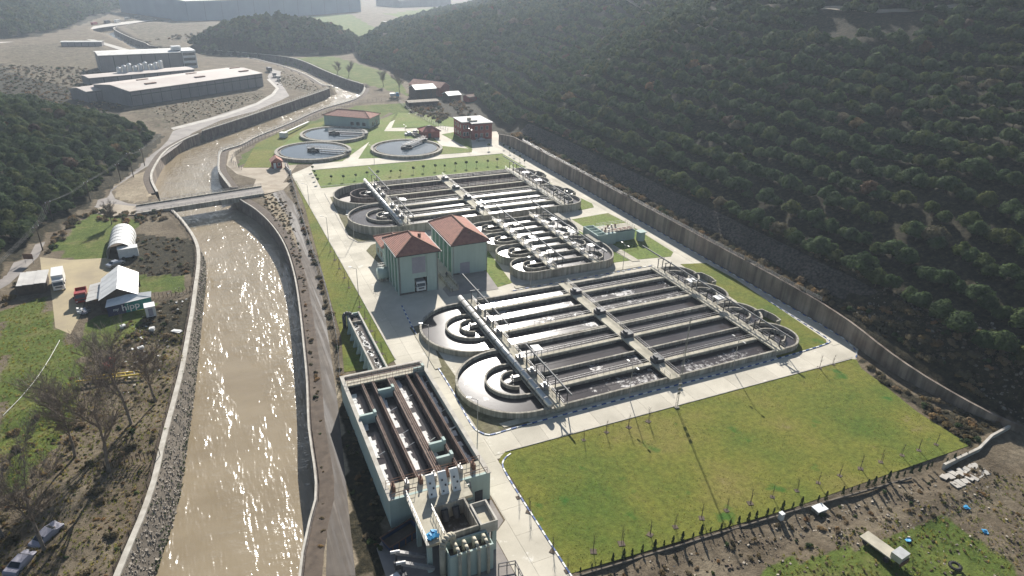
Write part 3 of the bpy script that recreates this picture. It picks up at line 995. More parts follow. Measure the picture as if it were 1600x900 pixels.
# raised concrete footways beside the basins
struct(MB().prism([(38.8, 86.8), (95.4, 87.8), (95.9, 86.6), (39.2, 85.5)], -0.02, 0.16), 'footway', 'concrete_walk')
struct(MB().prism([(64, 134.7), (101, 134.9), (101, 136.2), (64, 136)], -0.02, 0.16), 'footway', 'concrete_walk')
struct(MB().prism([(98.6, 174.8), (101.0, 174.5), (102.6, 138.2), (100.4, 138.6)], -0.02, 0.12), 'footway', 'concrete_walk')
struct(MB().prism([(37.9, 124.1), (35.5, 107.6), (34.1, 107.4), (34.3, 121.6)], -0.02, 0.16), 'footway', 'concrete_walk')

# ------------------------------------------------------------------ long retaining wall
RW = [(119.8, 275), (120.8, 262), (121.2, 230), (121.4, 190), (121.4, 140), (121.6, 110), (121.2, 95), (120.6, 86), (119.2, 78), (118.4, 70), (119.0, 62), (120.6, 54), (122.5, 50)]
RWs = smooth_line(RW, 4)
rw = thing('retaining_wall', 'long stained concrete retaining wall at the foot of the right hillside', 'wall', (121.4, 140, 0))
n_ = normals(RWs)
cum = 0
segs_ = []
pan = []
for i in range(len(RWs) - 1):
    pan.append((RWs[i], RWs[i + 1], n_[i], n_[i + 1]))
for (a, b, na, nb) in pan:
    m = MB()
    za, zb = float(wall_h(a[1])) + 0.35, float(wall_h(b[1])) + 0.35
    j = random.uniform(-0.008, 0.008)
    w0, w1 = 0.0 + j, 0.5
    dx, dy = (b[0] - a[0]) * 0.0015, (b[1] - a[1]) * 0.0015
    A, B = (a[0] + dx, a[1] + dy), (b[0] - dx, b[1] - dy)
    vs = []
    for p, nrm, z in ((A, na, za), (B, nb, zb)):
        for o, zz in ((-w0 - 0.15, -0.5), (-w0, z), (w1, z), (w1, -0.5)):
            vs.append((p[0] + nrm[0] * o, p[1] + nrm[1] * o, zz))
    m.add(vs, [(0, 1, 5, 4), (1, 2, 6, 5), (2, 3, 7, 6), (3, 2, 1, 0), (4, 5, 6, 7)])
    m.build('wall_panel', 'wall_stained', rw)

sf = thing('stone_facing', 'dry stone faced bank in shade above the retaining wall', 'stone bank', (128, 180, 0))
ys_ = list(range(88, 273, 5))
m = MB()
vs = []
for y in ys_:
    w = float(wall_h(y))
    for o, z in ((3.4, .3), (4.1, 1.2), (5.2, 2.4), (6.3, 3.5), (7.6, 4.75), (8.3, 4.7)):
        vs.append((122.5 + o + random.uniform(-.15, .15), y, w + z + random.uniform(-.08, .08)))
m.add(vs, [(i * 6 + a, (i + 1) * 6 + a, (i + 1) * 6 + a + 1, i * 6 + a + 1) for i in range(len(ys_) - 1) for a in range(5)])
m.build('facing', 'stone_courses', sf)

# ------------------------------------------------------------------ basins


def railing(mb, a, b, h=1.0, step=1.6, t=0.05):
    L = math.dist(a, b)
    n = max(1, int(L / step))
    for i in range(n + 1):
        f = i / n
        p = [a[k] + (b[k] - a[k]) * f for k in range(3)]
        mb.box(p[0] - t / 2, p[0] + t / 2, p[1] - t / 2, p[1] + t / 2, p[2], p[2] + h)
    for zz in (0.52 * h, h):
        mb.bar((a[0], a[1], a[2] + zz), (b[0], b[1], b[2] + zz), t, t)


def portal(x, y, z, w, h, name, parent, mat='steel_dark', t=0.16, along='x'):
    m = MB()
    if along == 'x':
        m.box(x - w / 2, x - w / 2 + t, y - t / 2, y + t / 2, z, z + h).box(x + w / 2 - t, x + w / 2, y - t / 2, y + t / 2, z, z + h)
        m.box(x - w / 2 - .25, x + w / 2 + .25, y - t / 2, y + t / 2, z + h, z + h + t)
    else:
        m.box(x - t / 2, x + t / 2, y - w / 2, y - w / 2 + t, z, z + h).box(x - t / 2, x + t / 2, y + w / 2 - t, y + w / 2, z, z + h)
        m.box(x - t / 2, x + t / 2, y - w / 2 - .25, y + w / 2 + .25, z + h, z + h + t)
    return m.build(name, mat, parent)


def gantry_beam(x, y0, y1, z, parent):
    """hoist rail: I-beam on a row of portals"""
    m = MB().box(x - .1, x + .1, y0, y1, z + .26, z + .31).box(x - .03, x + .03, y0, y1, z + .05, z + .26).box(x - .1, x + .1, y0, y1, z, z + .05)
    return m.build('hoist_beam', 'steel_mid', parent)


def big_basin(name, label, y0, ztop, drained):
    root = thing(name, label, 'basin', (75, y0 + 22, 0))
    xl, xr = 46.3, 104.8
    T = 0.42
    zin = ztop
    for k in range(2):
        ya, yb = y0 + 22 * k + (0.3 if k else 0), y0 + 22 * (k + 1) - (0 if k else 0.3)
        w = yb - ya
        q, h, t3, mid = ya + w / 4, w / 8, ya + 3 * w / 4, ya + w / 2
        dry = drained and k == 1
        wm = 'tank_inside' if dry else 'concrete'
        path = [(xr, yb), (xl, yb)] + arc(xl, mid, w / 2, 90, 270, 40) + [(xl, ya), (xr, ya)]
        MB().wall(path, T, -0.3, ztop).build('outer_wall', 'concrete', root)
        for c in (ya + w / 4, ya + 3 * w / 4):
            MB().wall(arc(xr, c, w / 4, -90, 90, 20), T, -0.3, ztop + 0.004).build('end_wall', 'concrete', root)
        MB().box(xl, xr + 0.3, mid - .2, mid + .2, -0.3, ztop - 0.05).build('partition_wall', wm, root)
        MB().wall(arc(xl, mid, w / 4, 90, 270, 26), 0.36, -0.3, ztop - 0.02).build('curved_baffle', wm if dry else 'concrete', root)
        MB().wall(arc(xl + .3, mid, w / 8, 75, 262, 22), 0.34, -0.3, ztop - 0.06).build('curved_baffle', wm if dry else 'concrete', root)
        for c in (q, t3):
            MB().box(xl, xr - 4, c - .2, c + .2, -0.3, ztop - 0.16).build('partition_wall', wm, root)
            wk = MB().box(50.9, 100.4, c - .5, c + .5, ztop - 0.15, ztop + 0.08).build('walkway', 'concrete_walk', root)
            r = MB()
            railing(r, (51.2, c + .45, ztop + .08), (73.4, c + .45, ztop + .08), 0.95, 1.3)
            railing(r, (76.4, c + .45, ztop + .08), (100.2, c + .45, ztop + .08), 0.95, 1.3)
            r.build('railing', 'steel', wk)
            hook = arc(xr, c, w / 8 + .2, -88, 90, 18)
            hook += [(xr - 2.2, c + w / 8 + .2)]
            MB().wall(hook, 0.34, -0.3, ztop - 0.05).build('curved_baffle', wm if dry else 'concrete', root)
            MB().box(xr - 2.4, xr + .4, c - .5, c - .2, -0.3, ztop - 0.1).build('curved_baffle', wm if dry else 'concrete', root)
        # liquid
        poly = [(xl, yb)] + arc(xl, mid, w / 2 - .1, 90, 270, 40) + [(xl, ya)] + arc(xr, ya + w / 4, w / 4 - .1, -90, 90, 16) + arc(xr, ya + 3 * w / 4, w / 4 - .1, -90, 90, 16)
        if dry:
            MB().sheet(poly, 0.16).build('tank_floor', 'sludge', root)
            MB().box(51, 104, ya + .5, ya + w / 4 - .4, 0.17, 0.24).build('water', 'shallow_water', root)
            MB().box(51, 104, mid + .4, t3 - .4, 0.17, 0.24).build('water', 'shallow_water', root)
        else:
            z = ztop - 0.75
            MB().sheet(poly, z).build('water', 'basin_water', root)
            # lanes churned white by the aerators
            lanes = [(51.2, 73.2, mid + .3, t3 - .5), (51.2, 73.2, t3 + .5, yb - .4), (51.2, 73.2, ya + .4, q - .5), (76.6, 100, q + .5, mid - .3), (76.6, 100, mid + .3, t3 - .5)] if k else [(62, 73.2, q + .5, mid - .3), (62, 73.2, ya + .4, q - .5), (77, 85, q + .5, mid - .3), (78, 99.5, ya + .4, q - .5)]
            if drained:
                lanes = [(51.2, 100, ya + .4, q - .5), (51.2, 100, q + .5, mid - .3), (51.2, 100, mid + .3, t3 - .5), (51.2, 100, t3 + .5, yb - .5)]
            for (a, b, c, d) in lanes:
                MB().sheet([(a, c), (b, c), (b, d), (a, d)], z + 0.012).build('foam_lane', 'basin_foamy', root)
    y1 = y0 + 44
    # centre bridge with aerator housings
    br = MB().box(73.6, 76.1, y0 - .9, y1 + .6, ztop - .2, ztop + .16).build('centre_bridge', 'concrete_walk', root)
    r = MB()
    railing(r, (76.0, y0 - .6, ztop + .16), (76.0, y1 + .4, ztop + .16), 1.0, 1.5)
    railing(r, (73.75, y0 - .6, ztop + .16), (73.75, y0 + 3, ztop + .16), 1.0, 1.5)
    r.build('railing', 'steel', br)
    for yy in (5.5, 16.4, 27.5, 38.5):
        m = MB().box(74.0, 76.2, y0 + yy - .9, y0 + yy + .9, ztop + .16, ztop + 1.0)
        m.obox((74.6, y0 + yy, ztop + 1.25), (0.5, 1.2, .5))
        m.build('aerator_drive', 'steel_dark', root)
        for s in (-1, 1):
            MB().tube((75 + s * 1.5, y0 + yy - .2, ztop - .55), (75 + s * 2.6, y0 + yy - .2, ztop - .55), .3, n=8).build('aerator_rotor', 'steel_dark', root)
    # right bridge
    br = MB().box(100.6, 103.0, y0 - .5, y1 + .5, ztop - .2, ztop + .14).build('end_bridge', 'concrete_walk', root)
    r = MB()
    railing(r, (100.75, y0 - .2, ztop + .14), (100.75, y1 + .3, ztop + .14), 1.0, 1.5)
    railing(r, (102.9, y0 - .2, ztop + .14), (102.9, y1 + .3, ztop + .14), 1.0, 1.5)
    r.build('railing', 'steel', br)
    gantry_beam(103.3, y0 - 1.5, y1 + 8.5, ztop + 2.75, root)
    for yy in (0.6, 3.6, 8.2, 13, 18, 24, 29.5, 35, 40.5, 43.6):
        portal(103.0, y0 + yy, ztop + .1, 1.6, 2.6, 'hoist_frame', root)
    for yy in (20.5, 30.5):
        m = MB().box(101.6, 103.8, y0 + yy - 1, y0 + yy + 1, ztop + 2.3, ztop + 2.42)
        for sx in (101.7, 103.6):
            for sy in (-.9, .8):
                m.box(sx, sx + .08, y0 + yy + sy, y0 + yy + sy + .08, ztop + .14, ztop + 2.3)
        m.build('rain_shelter', 'white_sheet', root)
    for yy in (11, 33):      # overflow boxes on the outer bends
        c = [(xr + 4.2, y0 + yy + 4.4), (xr + 6.4, y0 + yy + 4.2), (xr + 7.0, y0 + yy + 1.0), (xr + 6.6, y0 + yy - 1.4), (xr + 5.2, y0 + yy - 1.6)]
        MB().wall(c, 0.3, -0.3, ztop + .25).build('overflow_box', 'concrete', root)
    # left bridge: pipe, walkway, portals
    br = MB().box(49.2, 51.0, y0 - .8, y1 + .5, ztop - .2, ztop + .14).build('inlet_bridge', 'concrete_walk', root)
    r = MB()
    railing(r, (50.9, y0 - .5, ztop + .14), (50.9, y1 + .3, ztop + .14), 1.0, 1.5)
    r.build('railing', 'steel', br)
    MB().pipe([(48.3, y0 - .4, ztop + .6), (48.3, y1 + 1.6, ztop + .6)], .55, 12).build('air_pipe', 'steel_light', root, True)
    MB().box(47.6, 49.0, y0 - .6, y1 + .6, ztop - .3, ztop + .02).build('pipe_support', 'concrete', root)
    for i in range(14):
        MB().tube((48.3, y0 + 1.5 + i * 3.2, ztop + .6), (48.3, y0 + 1.62 + i * 3.2, ztop + .6), .66, n=12).build('pipe_flange', 'steel', root)
    gantry_beam(51.6, y0 - 1.8, y0 + 17, ztop + 2.75, root)
    gantry_beam(51.6, y1 - 19, y1 + 9, ztop + 2.75, root)
    for yy in (0.4, 5, 9.6, 14, 17.5, 26, 30.5, 35, 39.5, 43.6):
        portal(51.2, y0 + yy, ztop + .1, 1.8, 2.6, 'hoist_frame', root)
    for yy in (5.5, 11, 16.4, 27.5, 33, 38.5):
        m = MB().box(49.4, 50.6, y0 + yy - .7, y0 + yy + .7, ztop + .14, ztop + .95).tube((50, y0 + yy, ztop + .95), (50, y0 + yy, ztop + 1.5), .28, n=8)
        m.build('mixer_motor', 'steel', root)
    m = MB().obox((53.3, y0 + 15.6, ztop + 2.5), (1.9, 2.2, .1), 0, .12)
    for sx in (52.6, 54.0):
        for sy in (14.8, 16.4):
            m.box(sx - .04, sx + .04, y0 + sy - .04, y0 + sy + .04, ztop + .1, ztop + 2.45)
    m.build('rain_shelter', 'white_sheet', root)
    for yy in (11, 33.0):
        MB().tube((46.0, y0 + yy, ztop - .9), (46.0, y0 + yy, ztop + .7), .16, n=8).obox((47, y0 + yy, ztop + .2), (2.6, .7, .18)).obox((45.5, y0 + yy - .3, ztop - .5), (1.6, .25, .25), .4).build('flow_mixer', 'steel', root)
    return root


near = big_basin('aeration_basin', 'large near aeration basin with dark water and sun glare at its far end', 86.3, 1.3, False)
far_b = big_basin('aeration_basin', 'far aeration basin with its back half drained and brown', 180.6, 2.6, True)


def small_basin():
    y0, y1, zt = 137.6, 175.8, 2.3
    root = thing('anaerobic_basin', 'small grey basin with four round ends between the two large basins', 'basin', (82, 156, 0))
    xl, xr, n = 71.2, 89.6, 8
    p = (y1 - y0) / 8
    for k in range(4):
        c = y0 + p * (2 * k + 1)
        MB().wall(arc(xl, c, p, 90, 270, 24), .4, -.2, zt + .003 * k).build('end_wall', 'concrete', root)
        MB().wall(arc(xl + 1, c, p * .52, 80, 280, 18) + [(xl + 4, c - p * .5)], .32, -.2, zt - .1).build('curved_baffle', 'concrete', root)
        MB().box(xl - .6, xl + 4, c - .2, c + .2, -.2, zt - .06).build('curved_baffle', 'concrete', root)
        MB().sheet(arc(xl, c, p - .1, 90, 270, 20) + [(xr, c - p), (xr, c + p)], zt - .8).build('water', 'basin_foamy', root)
    for k in range(2):
        c = y0 + p * (4 * k + 2)
        e = [(xr - .1, c + 2 * p)] + [(xr + 2, c + 2 * p)] + [(xr + 1.4 + (2 * p) * .62 * math.cos(a), c + 2 * p * math.sin(a)) for a in np.linspace(1.3, -1.3, 20)] + [(xr + 2, c - 2 * p), (xr - .1, c - 2 * p)]
        MB().wall(e, .4, -.2, zt + .006 * (k + 1)).build('end_wall', 'concrete', root)
        MB().sheet(e, zt - .78).build('water', 'basin_foamy', root)
        for s in (-1, 1):
            MB().wall(arc(xr + .6, c + s * p, p * .55, -95, 95, 18), .32, -.2, zt - .08).build('curved_baffle', 'concrete', root)
        MB().box(xr + 5.0, xr + 6.6, c + p * .3, c + 1.6 * p, -.2, zt + .5).build('overflow_box', 'concrete', root)
    for k in range(9):
        y = y0 + p * k
        hw = .2
        MB().box(xl, xr, y - hw, y + hw, -.2, zt - (.05 if 0 < k < 8 else 0) + .004).build('partition_wall' if 0 < k < 8 else 'outer_wall', 'concrete', root)
    for x, nm in ((75.9, 'inlet_bridge'), (88.2, 'end_bridge')):
        b = MB().box(x - 1, x + 1, y0 - .6, y1 + .6, zt - .02, zt + .2).build(nm, 'concrete_walk', root)
        r = MB()
        for s in (-.92, .92):
            railing(r, (x + s, y0 - .5, zt + .2), (x + s, y1 + .5, zt + .2), 1.05, 1.4)
        r.build('railing', 'steel', b)
        gantry_beam(x + 2.2, y0 - 1.5, y1 + (9 if x > 80 else 7), zt + 2.7, root)
        for i in range(9):
            portal(x + 1.8, y0 + .6 + i * 4.6, zt + .1, 1.7, 2.5, 'hoist_frame', root)
        for i in range(8):
            MB().box(x - .6, x + .4, y0 + 1.8 + i * 4.7, y0 + 3 + i * 4.7, zt + .2, zt + .9).build('mixer_motor', 'steel', root)
        for i in range(3):
            MB().obox((x + 2.5, y0 + 7 + i * 11, zt + 1.7), (1.7, 1.9, .1)).obox((x + 2.5, y0 + 7 + i * 11, zt + .8), (.1, .1, 1.7)).build('rain_shelter', 'white_sheet', root)
    return root


small_basin()

# ------------------------------------------------------------------ settling tanks


def clarifier(cx, cy, R, ang, label, zt=1.2):
    root = thing('settling_tank', label, 'settling tank', (cx, cy, 0), 'round settling tanks')
    MB().wall(arc(cx, cy, R - .3, 0, 360, 72)[:-1], 1.1, -.2, zt, True).build('outer_wall', 'concrete', root)
    MB().wall(arc(cx, cy, R - 1.9, 0, 360, 72)[:-1], .22, -.2, zt - .15, True).build('overflow_weir', 'concrete', root)
    MB().sheet(arc(cx, cy, R - .2, 0, 360, 64)[:-1], zt - .55).build('launder_channel', 'concrete_dark', root)
    MB().sheet(arc(cx, cy, R - 2.0, 0, 360, 64)[:-1], zt - .3).build('water', 'clear_water', root)
    m = MB()
    m.wall(arc(cx, cy, 2.4, 0, 360, 28)[:-1], .12, 0, zt + .35, True)
    m.build('centre_well', 'steel_dark', root)
    MB().tube((cx, cy, 0), (cx, cy, zt + 1.2), .7, n=14).build('centre_column', 'concrete', root)
    d = (math.cos(ang), math.sin(ang))
    a, b = (cx - d[0] * 2.6, cy - d[1] * 2.6), (cx + d[0] * (R + .6), cy + d[1] * (R + .6))
    z = zt + .7
    MB().bar((*a, z), (*b, z), 1.3, .18).build('scraper_bridge', 'steel_mid', root)
    r = MB()
    n = (-d[1], d[0])
    for s in (-.62, .62):
        railing(r, (a[0] + n[0] * s, a[1] + n[1] * s, z + .1), (b[0] + n[0] * s, b[1] + n[1] * s, z + .1), 1.0, 1.4, .07)
    r.build('railing', 'steel', root)
    e = (cx + d[0] * (R + .1), cy + d[1] * (R + .1))
    m = MB().obox((*e, zt + .35), (1.2, 2.4, .5), ang)
    for s in (-.9, .9):
        m.tube((e[0] + n[0] * s - d[0] * .15, e[1] + n[1] * s - d[1] * .15, zt + .26), (e[0] + n[0] * s + d[0] * .15, e[1] + n[1] * s + d[1] * .15, zt + .26), .26, n=10)
    m.build('drive_carriage', 'steel_dark', root)
    m = MB()
    for k in range(6):
        t = 3.5 + k * 1.6
        m.bar((cx + d[0] * t, cy + d[1] * t, z), (cx + d[0] * t, cy + d[1] * t, 0.1), .08, .08)
    m.bar((cx + d[0] * 3, cy + d[1] * 3, zt - .25), (cx + d[0] * (R - 2), cy + d[1] * (R - 2), zt - .25), .3, .25)
    m.build('scum_scraper', 'steel_dark', root)
    return root


clarifier(40.0, 280.8, 14.9, math.radians(-32), 'round settling tank nearest the gatehouse and the river')
clarifier(53.7, 308.1, 14.6, math.radians(-28), 'round settling tank in front of the long green building')
clarifier(77.1, 273.5, 14.7, math.radians(42), 'round settling tank beside the dark red pump house')

# ------------------------------------------------------------------ buildings
_m, _nt, _b = MATS['roof_red'], MATS['roof_red'].node_tree, MATS['roof_red'].node_tree.nodes['Principled BSDF']
_w1 = _nt.nodes.new('ShaderNodeTexWave')
_w1.inputs['Scale'].default_value = 1.1
_w1.inputs['Distortion'].default_value = 0.4
_nt.links.new(world_pos(_nt), _w1.inputs['Vector'])
bump(_nt, _b, _w1.outputs['Fac'], 0.9, 0.12)


def hip_roof(x0, x1, y0, y1, z, h, ov, parent, mat='roof_red', name='roof'):
    x0, x1, y0, y1 = x0 - ov, x1 + ov, y0 - ov, y1 + ov
    w, d = x1 - x0, y1 - y0
    if d >= w:
        r0, r1 = ((x0 + x1) / 2, y0 + w * .42), ((x0 + x1) / 2, y1 - w * .42)
        fs = [(0, 1, 4), (1, 2, 5, 4), (2, 3, 5), (3, 0, 4, 5)]
    else:
        r0, r1 = (x0 + d * .42, (y0 + y1) / 2), (x1 - d * .42, (y0 + y1) / 2)
        fs = [(0, 1, 5, 4), (1, 2, 5), (2, 3, 4, 5), (3, 0, 4)]
    vs = [(x0, y0, z), (x1, y0, z), (x1, y1, z), (x0, y1, z), (*r0, z + h), (*r1, z + h)]
    m = MB().add(vs, fs)
    m.box(x0, x1, y0, y1, z - .22, z - .002)
    ro = m.build(name, mat, parent)
    rd = MB()
    for a, b in ((0, 4), (1, 4 if d >= w else 5), (2, 5), (3, 5 if d >= w else 4), (4, 5)):
        p, q = vs[a], vs[b]
        rd.bar((p[0], p[1], p[2] + .06), (q[0], q[1], q[2] + .06), .28, .16)
    rd.build('ridge_tiles', 'rust', ro)
    return ro


def window(x, y, z, w, h, parent, face='y', d=0.06, mat='glass_dark', frame='white_paint'):
    m, g = MB(), MB()
    if face == 'y':
        f = m.box(x - w / 2 - .08, x + w / 2 + .08, y - d, y + .02, z - .08, z + h + .08).build('window', frame, parent)
        g.box(x - w / 2, x + w / 2, y - d - .03, y - d + .01, z, z + h).build('pane', mat, f)
    else:
        f = m.box(x - d, x + .02, y - w / 2 - .08, y + w / 2 + .08, z - .08, z + h + .08).build('window', frame, parent)
        g.box(x - d - .03, x - d + .01, y - w / 2, y + w / 2, z, z + h).build('pane', mat, f)


# tall dewatering building with a lorry in its doorway
b1 = thing('process_building', 'tall pale green building with red roof and white lorry in its doorway', 'building', (41.5, 147, 0))
x0, x1, y0, y1, ze = 36.7, 46.3, 141.4, 153.0, 10.2
MB().box(x0, x0 + .3, y0, y1, 0, ze).box(x1 - .3, x1, y0, y1, 0, ze).box(x0, x1, y1 - .3, y1, 0, ze).box(x0, 43.6, y0, y0 + .3, 3.9, ze).box(43.5, x1, y0, y0 + .3, 3.9, ze).box(x0, 40.4, y0, y0 + .3, 0, 3.92).box(43.5, x1, y0, y0 + .3, 0, 3.92).box(x0, x1, y0, y1, ze - .3, ze - .05).build('wall', 'green_render', b1)
MB().box(x0 + .3, x1 - .3, y0 + .3, y1 - .3, .03, .06).build('floor', 'concrete_dark', b1)
hip_roof(x0, x1, y0, y1, ze + .2, 2.7, .6, b1)
MB().box(39.9, 43.2, y0 - .06, y0, 5.2, 9.3).build('shutter', 'shutter_grey', b1)
for k in range(4):
    MB().box(x0 - .12, x0, y0 + 1.2 + k * 2.8, y0 + 2.6 + k * 2.8, .3, ze - .3).build('window_strip', 'green_dark', b1)
for k in range(5):
    MB().box(x0 - .3, x0, y0 + (.1 if k == 0 else -.4) + k * 2.8, y0 + .6 + k * 2.8, 0, ze - .2).build('pilaster', 'green_render', b1)
MB().tube((43.6, 147, 12.0), (43.6, 147, 12.9), .4, n=10).build('roof_vent', 'rust', b1)
b2 = thing('process_building', 'pale green building with red roof beside the small round-ended basin', 'building', (57, 156, 0))
x0, x1, y0, y1, ze = 52.3, 61.6, 147.6, 165, 8.3
MB().box(x0, x1, y0, y1, 0, ze).build('wall', 'green_render', b2)
hip_roof(x0, x1, y0, y1, ze + .2, 2.7, .6, b2)
MB().box(54.2, 56.8, y0 - .06, y0, 0.1, 3.2).build('roller_door', 'shutter_grey', b2)
for k in range(5):
    MB().box(x0 - .12, x0, y0 + 1.4 + k * 3.2, y0 + 2.9 + k * 3.2, .3, ze - .3).build('window_strip', 'green_dark', b2)
    MB().box(x0 - .3, x0, y0 + k * 3.2 - (.0 if k == 0 else .3), y0 + .5 + k * 3.2, 0, ze - .2).build('pilaster', 'green_render', b2)
MB().tube((57.6, 150.0, 9.6), (57.6, 150.0, 10.4), .4, n=10).build('roof_vent', 'rust', b2)
b3 = thing('pump_annex', 'low green annex with red roof behind the tall green building', 'building', (41.5, 164, 0))
MB().box(37.8, 45.4, 160.5, 168.5, 0, 4.8).build('wall', 'green_render', b3)
hip_roof(37.8, 45.4, 160.5, 168.5, 5.0, 1.7, .5, b3)
for k in range(2):
    window(37.8, 162.5 + k * 3.4, 1.4, 1.5, 1.5, b3, 'x')
MB().box(41.2, 42.6, 160.42, 160.5, 0, 2.4).build('door', 'shutter_grey', b3)
t = thing('sludge_tank', 'pale green horizontal tank against the tall green building', 'tank', (35.5, 150, 0))
MB().tube((34.0, 151.4, 1.9), (36.4, 151.4, 1.9), 1.5, n=18).build('shell', 'green_render', t, True)
MB().box(34.4, 34.7, 150.2, 152.6, 0, 1).box(35.7, 36.0, 150.2, 152.6, 0, 1).build('saddle', 'concrete', t)
r = MB()
railing(r, (34.2, 150.6, 3.3), (36.2, 150.6, 3.3), 1.0, .8)
railing(r, (34.2, 152.2, 3.3), (36.2, 152.2, 3.3), 1.0, .8)
r.build('railing', 'steel_light', t)
for bld, (a0, a1, c0, c1, zz) in ((b1, (36.7, 46.3, 141.4, 153.0, 10.2)), (b2, (52.3, 61.6, 147.6, 165, 8.3))):
    for px0, px1, py0, py1 in ((a0 - .8, a1 + .8, c0 - .82, c0 - .66), (a0 - .82, a0 - .66, c0 - .6, c1 + .6), (a1 + .66, a1 + .82, c0 - .6, c1 + .6)):
        MB().box(px0, px1, py0, py1, zz - .06, zz + .08).build('gutter', 'steel_dark', bld)
    for px_, py_ in ((a0 + .15, c0 - .1), (a1 - .15, c0 - .1)):
        MB().tube((px_, py_, 0), (px_, py_, zz), .07, n=6).build('downpipe', 'steel', bld)
    MB().box(a0 - .04, 40.3 if bld is b1 else 54.1, c0 - .05, c0 - .01, 0, .5).build('plinth', 'concrete_dark', bld)
# ramp walls between the two buildings
t = thing('ramp_wall', 'low concrete ramp wall between the two green buildings', 'wall', (49, 146, 0))
MB().box(48.6, 49.0, 138.5, 149.5, 0, 1.1).box(50.6, 51.0, 140.0, 147.2, 0, 1.1).build('wall', 'concrete', t)
MB().box(49.0, 50.6, 139, 147, .02, .5).build('ramp', 'concrete_walk', t)
struct(MB().sheet([(47.2, 136.5), (60, 136.2), (61.2, 147.2), (52.4, 147.3), (47.2, 141)], 0.062), 'asphalt_apron', 'asphalt_dusty')

# red brick office
t = thing('office_building', 'two storey red brick office with white flat roof', 'building', (112.5, 288, 0))
MB().prism([(106.2, 285), (109.6, 285), (109.6, 281), (119, 281), (119, 296), (106.2, 296)], 0, 7.0).build('wall', 'brick_red', t)
MB().prism([(105.8, 284.6), (109.2, 284.6), (109.2, 280.6), (119.4, 280.6), (119.4, 296.4), (105.8, 296.4)], 7.0, 7.45).build('roof_edge', 'steel_dark', t)
MB().prism([(106.2, 285), (109.6, 285), (109.6, 281), (119, 281), (119, 296), (106.2, 296)], 7.4, 7.5).build('roof', 'roof_flat', t)
MB().box(109.8, 111.2, 287, 288.4, 7.5, 8.6).build('chimney', 'concrete', t)
MB().box(109.2, 113, 283.9, 284.3, 7.5, 8.1).build('roof_parapet', 'concrete', t)
for zz in (1.2, 4.4):
    for k in range(2):
        window(107.2 + k * 1.5, 285, zz, .8, 1.6, t)
    for k in range(3):
        window(111.4 + k * 2.6, 281, zz, 1.1, 1.5, t)
    for k in range(3):
        window(106.2, 287.4 + k * 3.1, zz, 1.2, 1.5, t, 'x')

# dark red pump house by the third settling tank
t = thing('pump_house', 'dark red brick pump house with maroon roof beside a settling tank', 'building', (93.5, 294, 0))
MB().box(89.8, 97.4, 290.5, 297.5, 0, 2.8).build('wall', 'brick_red', t)
hip_roof(89.8, 97.4, 290.5, 297.5, 3.0, 1.8, .6, t, 'brick_red')
MB().box(92, 93.4, 290.42, 290.5, 0, 2.2).build('door', 'steel_dark', t)
MB().box(92.8, 94.4, 293.4, 294.6, 4.2, 5.0).build('roof_vent', 'concrete', t)
t = thing('pipe_chamber', 'open concrete chamber with pipes beside the dark red pump house', 'chamber', (88, 296, 0))
MB().wall([(86.6, 293), (89.2, 293), (89.2, 299), (86.6, 299)], .3, -.1, 1.1, True).build('wall', 'concrete', t)
MB().pipe([(86.9, 294.5, .9), (88.9, 294.5, .9)], .3).build('pipe', 'steel_dark', t)
MB().pipe([(86.9, 297, .9), (88.9, 297, .9)], .3).build('pipe', 'steel_dark', t)

# gatehouse
t = thing('gatehouse', 'tiny brown gatehouse with red pitched roof by the plant gate', 'building', (23.6, 264, 0))
MB().box(21.8, 25.4, 262.3, 266, 0, 2.5).build('wall', 'brick_red', t)
m = MB().add([(21.3, 261.8, 2.5), (25.9, 261.8, 2.5), (25.9, 266.5, 2.5), (21.3, 266.5, 2.5), (23.6, 261.8, 4.2), (23.6, 266.5, 4.2)], [(0, 1, 4), (1, 2, 5, 4), (2, 3, 5), (3, 0, 4, 5), (0, 3, 2, 1)])
m.build('roof', 'roof_red', t)
window(24.4, 262.3, 1.0, .9, 1.0, t)
MB().box(22.3, 23.2, 262.22, 262.3, 0, 2.1).build('door', 'white_paint', t)


def obb(o, ang):
    c, s = math.cos(ang), math.sin(ang)
    return lambda u, v: (o[0] + u * c - v * s, o[1] + u * s + v * c)


# long green building behind the settling tanks
t = thing('blower_building', 'long low green building with red roof behind the settling tanks', 'building', (53.7, 331.9, 0), local=True, rz=math.atan2(-14.5, 18.3))
MB().box(0, 23.3, 0, 11.6, 0, 4.6).build('wall', 'green_render', t)
hip_roof(0, 23.3, 0, 11.6, 4.8, 2.0, .5, t)
for k in range(3):
    window(14.5 + k * 3.0, 0, 1.0, 1.7, 1.6, t)
for k in range(2):
    MB().box(23.3, 23.38, 3 + k * 4, 4.6 + k * 4, .6, 2.6).build('window', 'glass_dark', t)
# small outfall box and channel on the river side
t = thing('outfall_box', 'small white control box with a pale duct on the lawn by the river', 'box', (32, 312, 0))
MB().obox((32.4, 312, 1.1), (2.2, 3, 2.2), .9).build('box', 'white_sheet', t)
MB().bar((33, 313.5, 1.6), (47, 336, .9), .9, .5).build('duct', 'steel_light', t)

